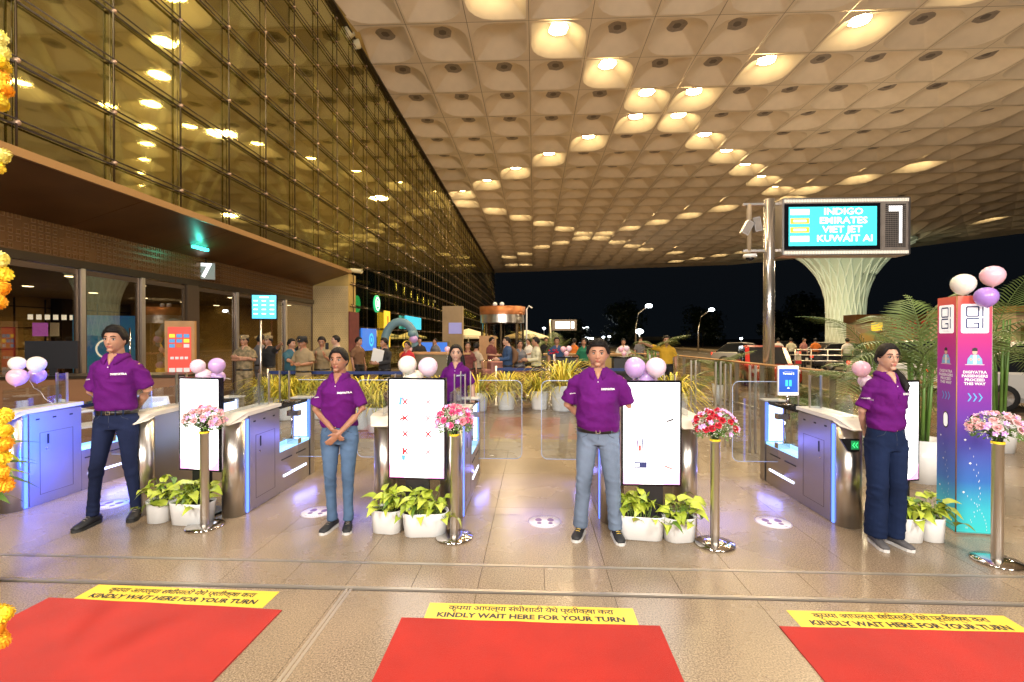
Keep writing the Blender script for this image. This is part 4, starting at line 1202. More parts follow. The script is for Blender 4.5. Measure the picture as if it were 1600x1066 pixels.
    # shoes
    for s, (hip, kn, ank) in zip((-1, 1), legs):
        sh = MB(); fy = -1
        an = s * .22; d = V3(math.sin(an) * 1, -math.cos(an), 0); r_ = V3(math.cos(an), math.sin(an), 0)
        P0 = V3(ank.x, ank.y, 0)
        prof_s = [(-.075, .030, .060), (-.045, .036, .085), (0, .037, .088), (.05, .040, .068), (.10, .045, .050), (.145, .043, .040), (.175, .028, .030)]
        nn = 14; vs = []
        for (q, w_, hh) in prof_s:
            for j in range(nn):
                a = 2 * PI * j / nn
                zz_ = .014 + max(0, .5 + .5 * math.sin(a)) * hh
                ww_ = w_ * math.cos(a) * (1 if math.sin(a) < .3 else .9)
                vs.append(P0 + d * q + r_ * ww_ + V3(0, 0, zz_))
        fs = [(i * nn + j, i * nn + (j + 1) % nn, (i + 1) * nn + (j + 1) % nn, (i + 1) * nn + j) for i in range(len(prof_s) - 1) for j in range(nn)]
        fs += [tuple(range(nn))[::-1], tuple((len(prof_s) - 1) * nn + j for j in range(nn))]
        sh.add(vs, fs, 0, True)
        so_ = sh.build('shoe', shoes, T0, fix=True)
        ot = [(P0 + d * q + r_ * w_) for q, w_ in ((-.082, .0), (-.075, .026), (-.045, .038), (.0, .038), (.06, .042), (.11, .047), (.15, .042), (.178, .022), (.186, 0))]
        ot2 = [(P0 + d * q - r_ * w_) for q, w_ in ((.178, .022), (.15, .042), (.11, .046), (.06, .041), (.0, .037), (-.045, .037), (-.075, .026))]
        pts = [(p.x, p.y) for p in ot + ot2]
        MB().prism(pts, 0.001, .024).build('sole', sole, so_, fix=True)
        if lod == 0:
            lm = MB()
            for q in range(4):
                zz_ = .094 - q * .009; c_ = P0 + d * (.022 + q * .021) + V3(0, 0, zz_)
                lm.tube([c_ - r_ * .018, c_ + V3(0, 0, .004), c_ + r_ * .018], .0028, n=5)
            lm.build('lace', 'lace_yellow' if sole == 'sole_white' and not fem and build > 1 else 'black_plastic' if shoes != 'shoe_black' else 'vent_grey', so_)
    # face parts
    P = lambda x, y, z: HT @ V3(x, y, z)
    for s in (-1, 1):
        e = MB().ell(P(s * .031, -.0725, .0060), (.0130, .0125, .0088), nu=14, nv=10).build('eye', 'eye_white', T0)
        e2 = MB().ell(P(s * .031 + (.001 if lod == 0 else 0), -.0805, .0055), (.0068, .0055, .0066), nu=12, nv=8).build('iris', 'iris', e)
        mb = MB()
        mb.tube([P(s * .014, -.0815, .0085), P(s * .022, -.0850, .0138), P(s * .031, -.0862, .0155), P(s * .040, -.0825, .0135), P(s * .0465, -.0765, .0075)], [.0014, .0023, .0026, .0023, .0014], n=6)
        mb.tube([P(s * .017, -.0805, .0020), P(s * .031, -.0835, -.0025), P(s * .044, -.0765, .0025)], .0010, n=5)
        tag(mb.build('eyelash', 'hair', e), kind='stuff')
        mb = MB(); br = .0022 if fem else .0042
        mb.tube([P(s * .011, -.0895, .0255), P(s * .024, -.0915, .0315), P(s * .038, -.0870, .0320), P(s * .051, -.0745, .0250)], [(br, .0035), (br * 1.15, .0035), (br, .0035), (br * .4, .002)], n=7)
        mb.build('eyebrow', 'hair', T0)
    MB().tube([P(-.024, -.0870, -.0560), P(-.012, -.0955, -.0572), P(0, -.0965, -.0578), P(.012, -.0955, -.0572), P(.024, -.0870, -.0560)], [.0007, .0011, .0011, .0011, .0007], n=5).build('mouth_line', 'lips_dark', T0)
    # hair
    make_hair(T0, HT, hair, wide, lod, cap)
    if cap:
        cm = MB()
        cm.lathe([(.086, .045), (.094, .075), (.098, .100), (.088, .125), (.0, .130)], n=20)
        cm.v = [tuple(HT @ V3(v[0] * .98 * wide, v[1] * 1.14 + .006, v[2])) for v in cm.v]
        b0 = len(cm.v)
        vs = []; n = 12
        for (r0, z_) in ((.088, .052), (.150, .036)):
            for j in range(n + 1):
                a = -PI * .82 + PI * .64 * j / n
                vs.append(HT @ V3(r0 * math.cos(a) * (.95 if r0 < .1 else .62), .006 + (r0 * math.sin(a)) * 1.12, z_))
        cm.add(vs, [(j, j + 1, n + 2 + j, n + 1 + j) for j in range(n)], 0, True)
        co_ = cm.build('cap', cap, T0)
        MB().ell(HT @ V3(0, -.106, .085), (.012, .005, .012), nu=8, nv=5).build('cap_badge', 'gold', co_)
    if polo: polo_bits(T0, so, sm, fem, lod, HT, shirt)
    T0.scale = (k * thin, k, k)
    if watch:
        sh, e, w = arminfo[1]
        q = e.lerp(w, .86)
        MB().tube([q, e.lerp(w, .92)], .031, n=14).build('watch', 'black_plastic', T0)
    return T0
def make_hair(T0, HT, style, wide, lod, cap=False):
    rnd = random.Random(int(HT.translation.z * 1000) + len(style) * 7 + int(T0.location.x * 50))
    mb = MB(); nu, nv = 44, 26; pts = {}
    def hairline(th):
        f = -math.sin(th)        # 1 at face, -1 at back
        s = abs(math.cos(th))
        if style in ('short', 'crop'):
            if f > .6: return .060 + .010 * (f - .6)
            if f > 0: return lerp(-.010, .060, (f / .6) ** 2.2)
            return lerp(-.010, -.062, min(1, -f * 1.6))
        if f > .82: return .068 + .02 * (f - .82)
        if f > 0: return lerp(-.012, .068, (f / .82) ** 2.0)
        return lerp(-.012, -.075, min(1, -f * 1.7))
    thick = {'short': .020, 'crop': .012, 'bun': .016, 'long': .018, 'ponytail': .016}[style]
    vs = []; fs = []
    for j in range(nu):
        th = 2 * PI * j / nu; hz = hairline(th)
        for i in range(nv + 1):
            t = i / nv
            # from hairline to crown
            z = lerp(hz, .114, t); dz = max(-1, min(1, z / .114)); ph = math.asin(dz)
            p = head_point(math.cos(ph) * math.cos(th), math.cos(ph) * math.sin(th), dz, wide)
            nrm = Vector((p.x / .0745 ** 2, p.y / .094 ** 2, p.z / .114 ** 2)).normalized()
            tk = thick * (min(1, t * 5) * .92 + .08)
            if style == 'short': tk *= 1 + .35 * max(0, t - .3) + .25 * noise.noise(Vector((p.x * 60, p.y * 50, p.z * 50)))
            if style in ('bun', 'ponytail', 'long'):
                tk *= 1 + .12 * math.sin(th * 30 + p.z * 60) * (1 - t)
                if abs(p.x) < .006 and p.y < .03: tk *= .55
            vs.append(HT @ (p + nrm * tk))
    for j in range(nu):
        for i in range(nv):
            a = j * (nv + 1) + i; b = ((j + 1) % nu) * (nv + 1) + i
            fs.append((a, b, b + 1, a + 1))
    mb.add(vs, fs, 0, True)
    # inner skirt so the edge has thickness
    ho = MB(); ho.v = mb.v; ho.f = mb.f; ho.m = mb.m; ho.sm = mb.sm
    if style == 'short' and lod < 2:
        for q in range(900 if lod == 0 else 200):
            j = rnd.randrange(nu); i = rnd.randrange(3, nv)
            p = Vector(vs[j * (nv + 1) + i]); c = HT.translation; nrm = (p - c).normalized()
            f = HT.to_3x3() @ Vector((rnd.uniform(-.4, .8), -.5 + rnd.uniform(-.5, .5), rnd.uniform(-.2, .5)))
            tip = p + nrm * rnd.uniform(.001, .004) + f * .016
            side = nrm.cross(f).normalized() * .0018
            base = p - nrm * .003 - f * .008
            ho.add([base - side, base + side, tip], [(0, 1, 2)])
    if style == 'bun' or style == 'ponytail':
        ho.ell(HT @ V3(0, .125, -.020), (.040, .036, .040), nu=14, nv=10)
    if style == 'ponytail':
        side = 1
        pts_ = [HT @ V3(0, .12, -.02), HT @ V3(.05, .115, -.07), HT @ V3(.085, .055, -.125), HT @ V3(.092, -.03, -.175), HT @ V3(.100, -.085, -.235), HT @ V3(.085, -.105, -.285)]
        ho.tube(pts_, [.030, .036, .040, .038, .030, .010], n=12)
        for q in range(160):
            t = rnd.uniform(0, len(pts_) - 1.01); a = pts_[int(t)].lerp(pts_[int(t) + 1], t % 1)
            o = V3(rnd.uniform(-1, 1), rnd.uniform(-1, 1), rnd.uniform(-.4, .4)) * .038
            dn = (pts_[int(t) + 1] - pts_[int(t)]).normalized()
            ho.add([a + o, a + o + V3(.002, .002, 0), a + o * 1.15 + dn * .06], [(0, 1, 2)])
    if style == 'long':
        for s in (-1, 1):
            ho.tube([HT @ V3(s * .062, .035, .02), HT @ V3(s * .080, .045, -.06), HT @ V3(s * .088, .040, -.15), HT @ V3(s * .080, .030, -.24), HT @ V3(s * .07, .02, -.28)], [.024, .034, .036, .028, .008], n=10)
        ho.tube([HT @ V3(0, .085, .0), HT @ V3(0, .10, -.12), HT @ V3(0, .10, -.26)], [(.07, .03), (.085, .035), (.06, .015)], n=14, ref=(0, 1, 0))
    ho.build('hair', 'hair', T0)
def polo_bits(T0, so, sm, fem, lod, HT, shirt):
    bvh = BVHTree.FromPolygons([v.co for v in sm.vertices], [p.vertices for p in sm.polygons])
    def on(x, z, off=.002, y=-.6):
        h = bvh.ray_cast(V3(x, y, z), V3(0, 1, 0))
        return (h[0] + V3(0, -off, 0)) if h[0] else V3(x, -.12, z)
    # collar: two flaps folded over
    n = 26; vs = []; L = 4
    for j in range(n + 1):
        a = R(-90 + 17) + (2 * PI - R(34)) * j / n         # opening at the front (-y)
        ca, sa = math.cos(a), math.sin(a); f = max(0, -sa) ** 2
        cx, cy = 0, .010
        top = V3(cx + .062 * ca, cy + .059 * sa - .012 * f, 1.464 - .032 * f)
        fold = V3(cx + .070 * ca, cy + .068 * sa - .014 * f, 1.465 - .036 * f)
        ln = .030 + .034 * f
        out = V3(cx + .099 * ca * (1 + .16 * f), cy + .088 * sa - .030 * f, 1.459 - .038 * f - ln)
        mid = (fold + out) / 2 + V3(ca * .003, sa * .003, .004)
        if not fem:
            for p_ in (fold, mid, out): p_.x *= 1.12; p_.y = (p_.y - cy) * 1.10 + cy
        if f > .3: mid += V3(0, -.006, 0)
        vs += [top - V3(0, 0, .02), top, fold, mid, out]
    fs = [(j * 5 + i, (j + 1) * 5 + i, (j + 1) * 5 + i + 1, j * 5 + i + 1) for j in range(n) for i in range(4)]
    co = MB().add(vs, fs, 0, True).build('collar', shirt, so)
    sd = co.modifiers.new('thick', 'SOLIDIFY'); sd.thickness = .005; sd.offset = 1
    mb = MB()
    z = 1.365
    q = [on(0, 1.36), on(0, 1.32), on(0, 1.28), on(0, 1.245)]
    vs = []
    for p in q: vs += [p + V3(-.014, 0, 0), p + V3(-.014, -.0025, 0), p + V3(.014, -.0025, 0), p + V3(.014, 0, 0)]
    fs = [(i * 4 + j, i * 4 + j + 1, (i + 1) * 4 + j + 1, (i + 1) * 4 + j) for i in range(3) for j in range(3)] + [(12, 13, 14, 15)]
    mb.add(vs, fs).build('placket', shirt, so)
    for z in (1.345, 1.295):
        MB().ell(on(0, z, .005), (.0055, .003, .0055), nu=10, nv=6).build('button', 'purple_cotton' if z < 1.3 else 'white_plastic', so)
    # printed word on the chest and on the sleeve
    lm = text_mesh('DIGIYATRA', .0215, 'print_white', bold=.0011, spacing=1.02).copy()
    for v in lm.vertices:
        x, z = v.co.x + .082, v.co.y + 1.285
        p = on(x, z, .0035); v.co = p
    link('printed_word', lm, so)
    lm = text_mesh('DIGIYATRA', .012, 'print_white', bold=.0004).copy()
    q = MB()
    for v in lm.vertices:
        x, z = v.co.x * .8 - (.215 if not fem else .195), v.co.y + 1.235 + v.co.x * .1
        v.co = on(x, z, .003)
    link('printed_word', lm, so)

# --- the five in purple
feet = lambda px, py: at_z(px, py, 0)
p1 = feet(183, 812); p2 = feet(531, 826); p3 = feet(934, 838); p4 = feet(1383, 851)
person('leftmost young man in purple polo and navy jeans, hands behind his back, looking away', (p1.x, p1.y, 0), R(14), 1.79, trousers='denim_dark', skin='a', arms='behind', thin=.95, build=.84,
       head_yaw=R(1), polo=True, leg='slim', stance=.13, blouse=.012, shoes='shoe_black', sole='rubber', feet=((-.14, -.10), (.13, .06)), waist=.965, group='staff in purple polo shirts')
person('slim young woman in purple polo and light blue jeans, hands clasped in front', (p2.x, p2.y, 0), R(4), 1.600, trousers='denim_mid', skin='b', arms='clasp', female=True, build=.94, wide=.95,
       head_yaw=R(-3), polo=True, leg='slim', stance=.075, hair='bun', belt=False, waist=.985, blouse=.006, group='staff in purple polo shirts')
person('broad young man in purple polo and faded jeans with black belt, facing the camera', (p3.x, p3.y, 0), R(-7), 1.665, trousers='denim_grey', skin='a', arms='behind', build=1.22,
       head_yaw=R(-2), polo=True, leg='straight', stance=.135, blouse=.010, wide=1.08, feet=((-.15, .0), (.155, .0)), watch=True, waist=.945, group='staff in purple polo shirts')
gw = person('smiling young woman with glasses and side ponytail in purple polo and dark wide jeans', (p4.x, p4.y, 0), R(2), 1.640, trousers='denim_navy', skin='c', arms='behind_in', female=True, build=.88, wide=.98, thin=.88,
       head_yaw=R(-9), polo=True, leg='wide', stance=.085, hair='ponytail', belt=False, waist=1.0, blouse=.014, shoes='shoe_grey', group='staff in purple polo shirts')
# her glasses
HTg = Matrix.Translation(V3(0, -.018, 1.577)) @ Matrix.Rotation(R(-9), 4, 'Z')
mb = MB()
for s in (-1, 1):
    pts = [HTg @ V3(s * .033 + .020 * math.cos(2 * PI * j / 14), -.099, .004 + .017 * math.sin(2 * PI * j / 14)) for j in range(15)]
    mb.tube(pts, .0012, n=5)
    mb.tube([HTg @ V3(s * .053, -.099, .008), HTg @ V3(s * .078, -.06, .010), HTg @ V3(s * .082, .01, .006)], .0012, n=5)
mb.tube([HTg @ V3(-.013, -.099, .008), HTg @ V3(.013, -.099, .008)], .0012, n=5)
mb.build('glasses', mat('glasses_rim', (.35, .20, .16), .3, .8), gw)
p5 = at_y(713, 560, 6.1)
person('young woman in purple polo standing behind the second island, long dark hair', (p5.x, p5.y, 0), R(0), 1.60, trousers='denim_navy', skin='c', arms='down', female=True, lod=1, head_yaw=R(8), polo=True,
       hair='long', belt=False, group='staff in purple polo shirts')
# --- guards and travellers (px of head centre, distance)
def bg(px, dist, label, **kw):
    p = at_y(px, 540, dist); rz = kw.pop('rz', 0); g = kw.pop('h', 1.70)
    return person(label, (p.x, p.y, 0), R(rz), g, lod=kw.pop('lod', 1 if dist < 14 else 2), **kw)
GU = 'guards and police by the entrance'; TR = 'travellers at the kerb'
bg(382, 10.6, 'camouflage uniformed guard with cap, arms crossed, left of the display pole', shirt='camo', trousers='camo', arms='cross', cap='camo', skin='a', group=GU, rz=6, h=1.74)
bg(407, 12.2, 'grey shirted man turned away just behind the display pole', shirt='cloth_grey', trousers='cloth_grey', arms='down', rz=150, group=GU, h=1.76)
bg(420, 11.8, 'guard in dark vest and wide cap pointing to the right of the display pole', shirt='cloth_black', trousers='camo', arms='down', armR='point', cap='camo', group=GU, rz=-15, h=1.73)
bg(455, 10.8, 'man in teal T-shirt leaning in to hand over papers', shirt='cloth_teal', trousers='cloth_black', arms='reach', rz=70, group=GU, h=1.66)
bg(470, 11.6, 'dark haired man half hidden behind the khaki officer', shirt='cloth_black', trousers='cloth_black', arms='down', group=GU, h=1.72)
bg(474, 10.4, 'khaki uniformed officer in beret checking documents with both hands', shirt='khaki', trousers='khaki', arms='fold', cap='cloth_black', skin='b', rz=-8, group=GU, h=1.70, head_tilt=R(12))
bg(503, 11.0, 'khaki uniformed officer looking at a phone by the gold pier', shirt='khaki', trousers='khaki', arms='phone', skin='b', rz=15, group=GU, h=1.71, head_tilt=R(14))
bg(526, 11.4, 'bald man in pale shirt beside the officer with the phone', shirt='cloth_beige', trousers='cloth_grey', arms='reach', hair='crop', cap=False, skin='c', rz=-60, group=GU, h=1.75)
bm_ = bg(601, 11.2, 'bearded man in black reading white papers by the facade', shirt='cloth_black', trousers='cloth_black', arms='fold', skin='b', rz=-40, group=TR, h=1.68, long_sleeve=True)
bg(637, 12.0, 'woman in bright red top behind the white balloons', shirt='cloth_red', trousers='cloth_black', arms='fold', female=True, hair='bun', rz=-20, group=TR, h=1.60)
bg(731, 12.5, 'woman in maroon just behind the purple staff woman', shirt='cloth_maroon', trousers='cloth_maroon', arms='down', female=True, hair='bun', rz=10, group=TR, h=1.58)
bg(744, 12.9, 'traveller in beige top with back turned near the trolleys', shirt='cloth_beige', trousers='cloth_brown', arms='down', female=True, hair='bun', rz=160, group=TR, h=1.56)
bt = bg(793, 12.6, 'bald man in blue shirt with a brown backpack', shirt='cloth_blue', trousers='cloth_blue', arms='fold', hair='crop', skin='c', rz=-75, group=TR, h=1.72, long_sleeve=True)
MB().tube([(0, .13, 1.02), (0, .19, 1.10), (0, .20, 1.25), (0, .13, 1.40)], [(.12, .05), (.16, .09), (.16, .09), (.10, .04)], n=14, ref=(0, 1, 0), round_=True).build('backpack', 'cloth_brown', bt)
bg(812, 13.0, 'woman in grey kurta walking beside the backpack', shirt='cloth_grey', trousers='cloth_pink', arms='fold', female=True, hair='bun', rz=20, group=TR, h=1.62, long_sleeve=True)
bg(838, 12.5, 'man in cream shirt standing behind the belt barrier facing left', shirt='cloth_cream', trousers='cloth_brown', arms='fold', rz=-80, group=TR, h=1.70, long_sleeve=True)
bg(870, 14.5, 'distant man in navy shirt between the cream shirt and the dark lecterns', shirt='cloth_blue', trousers='cloth_black', arms='down', group=TR, h=1.70)
bg(912, 15.5, 'distant woman in green top left of the tall man in purple', shirt='cloth_green', trousers='cloth_black', arms='down', group=TR, h=1.66, female=True, hair='long')
bg(974, 17.5, 'distant man in white shirt right of the tall man in purple', shirt='cloth_white', trousers='cloth_black', arms='down', group=TR, h=1.64)
bg(1041, 13.2, 'man in mustard yellow shirt with his arm stretched out to the left', shirt='cloth_yellow', trousers='cloth_black', arms='down', armL='point', rz=-10, group=TR, h=1.74)
for px, d, c, c2, fe, rz_, lb in ((655, 17, 'cloth_black', 'cloth_black', False, 30, 'far man in black left of the blue lit kiosks'), (680, 19, 'cloth_grey', 'cloth_blue', True, -20, 'far woman in grey between the blue lit kiosks'),
                     (768, 16, 'cloth_maroon', 'cloth_black', False, 60, 'far man in maroon by the tan info board'), (826, 18, 'cloth_white', 'cloth_black', True, -40, 'far woman in white under the right umbrella'),
                     (853, 20, 'cloth_black', 'cloth_grey', False, 10, 'far man in black between the cream shirt and the distant board'), (897, 19, 'cloth_orange', 'cloth_black', True, 150, 'far woman in orange just left of the green top'),
                     (1000, 21, 'cloth_grey', 'cloth_black', False, 20, 'far man in grey right of the lilac balloons'), (560, 13, 'cloth_brown', 'cloth_black', False, 70, 'man in brown beside the dark red wall panel')):
    bg(px, d, lb, shirt=c, trousers=c2, arms='fold' if rz_ in (30, 60, -40) else 'down', female=fe, hair='bun' if fe else 'short', rz=rz_, group=TR, h=1.66 if fe else 1.70)
FR = 'people leaning on the far railing'
for px, d, c, lb in ((1216, 27, 'cloth_white', 'man in white right behind the gantry pole at the far railing'), (1236, 27, 'cloth_cream', 'pale shirted man with his back turned, third along the far railing'),
                 (1256, 27.5, 'cloth_pink', 'person in pink at the far railing'), (1274, 27, 'cloth_orange', 'person in orange near the right end of the far railing'), (1324, 24, 'cloth_white', 'man in white T-shirt standing right of the others at the far railing')):
    bg(px, d, lb, shirt=c, trousers='cloth_black', arms='down', rz=170 if c != 'cloth_pink' else 20, group=FR, h=1.66)
# ================================================================== STANCHIONS, FLOWERS, PLANTS, BALLOONS
def rose_mesh(m_, r=.026, seed=0):
    """an open rose: whorls of cupped petals"""
    rnd = random.Random(seed); mb = MB()
    for ring, (cnt, rad, tilt, hh) in enumerate(((3, .25, .15, 1.0), (4, .55, .45, .85), (5, .85, .85, .55))):
        for k in range(cnt):
            a = 2 * PI * k / cnt + ring * .7 + rnd.uniform(-.2, .2); c, s = math.cos(a), math.sin(a)
            vs = []
            for v in (0, .5, 1):
                for u in (-1, 0, 1):
                    rr_ = rad * (.35 + .65 * v) + (.10 if u == 0 else 0); w = (.30 + .45 * v * (1.2 - .5 * v)) * (.5 + rad * .7)
                    x, y = rr_, u * w
                    z = hh * (.1 + .9 * v) - tilt * .35 * v * v
                    vs.append(((x * c - y * s) * r, (x * s + y * c) * r, (z - .3) * r))
            mb.add(vs, [(0, 1, 4, 3), (1, 2, 5, 4), (3, 4, 7, 6), (4, 5, 8, 7)], 0, True)
    mb.ell((0, 0, .25 * r), (.28 * r, .28 * r, .45 * r), nu=6, nv=4)
    return mb.mesh('rose', m_)
def orchid_mesh(r=.022):
    mb = MB()
    for k in range(5):
        a = 2 * PI * k / 5; c, s = math.cos(a), math.sin(a)
        P = [(0, -.12, 0), (.6, -.38, .15), (1.1, 0, .30), (.6, .38, .15), (0, .12, 0)]
        mb.add([((x * c - y * s) * r, (x * s + y * c) * r, z * r) for x, y, z in P], [(0, 1, 2, 3, 4)])
    mb.ell((0, 0, .2 * r), (.2 * r, .2 * r, .25 * r), k=1, nu=6, nv=4)
    return mb.mesh('orchid', ['orchid', 'filler_white'])
ORC = orchid_mesh()
FL = {k: [rose_mesh(k, .027, s) for s in range(3)] for k in ('rose_pink', 'rose_pale', 'rose_hot', 'rose_red')}
def bouquet(label, px, py, y, main, second, z0, rx, rz_, seed, posth=None):
    """stanchion post with a bouquet tied on its top"""
    pb = at_z(px, py, 0); rnd = random.Random(seed)
    post = thing('stanchion_post', 'steel post under the ' + label.split(' in front')[0].split(' right of')[0].split(' at the')[0], 'post', (pb.x, pb.y, 0), 0, 'steel stanchion posts holding bouquets')
    MB().lathe([(0, .0), (.155, .0), (.155, .010), (.150, .016), (.06, .026), (.0, .026)], n=44).build('base', 'chrome', post)
    MB().lathe([(.036, .024), (.036, z0 - .02), (.040, z0 - .018), (.040, z0), (0, z0)], n=28).build('tube', 'steel', post)
    b = thing('bouquet', label, 'bouquet', (pb.x, pb.y, z0), 0, 'flower bouquets on the posts')
    MB().lathe([(.026, -.0), (.034, .05), (.050, .075)], n=14).build('wrap', 'black_plastic' if seed == 4 else 'leaf_dark', b)
    MB().lathe([(.041, -.012), (.042, .0), (.038, .006)], n=20).build('ribbon', 'sign_yellow' if False else 'marigold_yellow', b)
    c = Vector((0, 0, .10))
    n = 0
    cand = []
    while len(cand) < 26:
        a = rnd.uniform(0, 2 * PI); e = rnd.uniform(-.05, 1) ; d = Vector((math.cos(a) * math.sqrt(max(0, 1 - e * e)), math.sin(a) * math.sqrt(max(0, 1 - e * e)), e))
        p = Vector((d.x * rx, d.y * rx, d.z * rz_)) + c
        if all((p - q[0]).length > .048 for q in cand): cand.append((p, d))
        n += 1
        if n > 900: break
    for k, (p, d) in enumerate(cand):
        f = link('rose', FL[main if rnd.random() < .8 else second][k % 3], b, p, (d * .8 + Vector((0, -.35, .3))).to_track_quat('Z', 'Y').to_euler())
        s = rnd.uniform(.95, 1.25); f.scale = (s, s, s)
    for k in range(26):
        a = rnd.uniform(0, 2 * PI); e = rnd.uniform(-.25, 1); d = Vector((math.cos(a) * math.sqrt(1 - e * e), math.sin(a) * math.sqrt(1 - e * e), e))
        f = link('orchid', ORC, b, Vector((d.x * rx * 1.06, d.y * rx * 1.06, d.z * rz_ * 1.05)) + c, (d * .7 + Vector((0, -.5, .2))).to_track_quat('Z', 'Y').to_euler())
    g = MB(); wm = MB(); lf = MB()
    for k in range(520):
        a = rnd.uniform(0, 2 * PI); e = rnd.uniform(-.45, .95); q = math.sqrt(1 - e * e); rr_ = rnd.uniform(.75, 1.18)
        p = Vector((math.cos(a) * q * rx * rr_, math.sin(a) * q * rx * rr_, e * rz_ * rr_)) + c
        s = rnd.uniform(.0025, .0055)
        wm.add([p + Vector(v) * s for v in ((1, 0, 0), (-1, 0, 0), (0, 1, 0), (0, -1, 0), (0, 0, 1), (0, 0, -1))], [(0, 2, 4), (2, 1, 4), (1, 3, 4), (3, 0, 4), (2, 0, 5), (1, 2, 5), (3, 1, 5), (0, 3, 5)])
        if k % 3 == 0:
            g.add([(0, 0, .05), (.002, 0, .05), p], [(0, 1, 2)])
    for k in range(260):
        a = rnd.uniform(0, 2 * PI); e = rnd.uniform(-.6, .85); q = math.sqrt(1 - e * e)
        d = Vector((math.cos(a) * q, math.sin(a) * q, e)); p = Vector((d.x * rx * .95, d.y * rx * .95, d.z * rz_ * .95)) + c
        t = (d + Vector((rnd.uniform(-.5, .5), rnd.uniform(-.5, .5), rnd.uniform(-.5, .3)))).normalized(); sd = t.orthogonal().normalized() * .006; L = rnd.uniform(.02, .045)
        lf.add([p - t * L * .6, p - sd, p + t * L * .7, p + sd], [(0, 1, 2, 3)])
    for k in range(150):      # inner mass of leaves above the post
        a = rnd.uniform(0, 2 * PI); r_ = rnd.uniform(0, rx * .8); z = rnd.uniform(.03, .12)
        p = Vector((math.cos(a) * r_ * (z / .12), math.sin(a) * r_ * (z / .12), z)); t = Vector((math.cos(a), math.sin(a), rnd.uniform(-.6, .8))).normalized(); sd = t.orthogonal().normalized() * .008
        lf.add([p - t * .02, p - sd, p + t * .035, p + sd], [(0, 1, 2, 3)])
    tag(g.build('stem', 'stem_green', b), kind='stuff')
    tag(wm.build('filler_flower', 'filler_white', b), kind='stuff')
    tag(lf.build('leaf', 'leaf_mid', b), kind='stuff')
bouquet('pale pink rose bouquet in front of the first screen', 320, 823, 0, 'rose_pale', 'rose_pink', .845, .158, .120, 1)
bouquet('hot pink rose bouquet in front of the screen with red crosses', 710, 840, 0, 'rose_hot', 'rose_pink', .870, .148, .140, 2)
bouquet('red rose and white filler bouquet right of the third screen', 1117, 851, 0, 'rose_red', 'rose_red', .855, .162, .140, 3)
bouquet('pale pink and purple bouquet at the right edge by the printed totem', 1558, 878, 0, 'rose_pale', 'rose_pale', .900, .165, .115, 4)

# ---- white planters of golden pothos
def leaf_mesh(m_, L=.085, W=.055, droop=.25, seed=0):
    mb = MB(); vs = []; n = 5
    wd = [.30, .95, 1.0, .72, .38, 0]
    for i in range(n + 1):
        t = i / n; y = L * t; z = .018 * math.sin(t * PI) - droop * L * t * t
        w = W / 2 * wd[i]; yb = -.012 * (1 if i == 1 else 0)
        vs += [(-w, y + yb, z + .010 * (1 - t)), (0, y, z), (w, y + yb, z + .010 * (1 - t))]
    fs = []
    for i in range(n): fs += [(i * 3, i * 3 + 1, i * 3 + 4, i * 3 + 3), (i * 3 + 1, i * 3 + 2, i * 3 + 5, i * 3 + 4)]
    mb.add(vs, fs, 0, True)
    return mb.mesh('leaf', m_)
LEAVES = [leaf_mesh('pothos', .085, .056, .3), leaf_mesh('pothos_light', .075, .050, .15), leaf_mesh('pothos', .065, .044, .4), leaf_mesh('pothos_light', .095, .060, .35), leaf_mesh('pothos_dark', .07, .045, .5)]
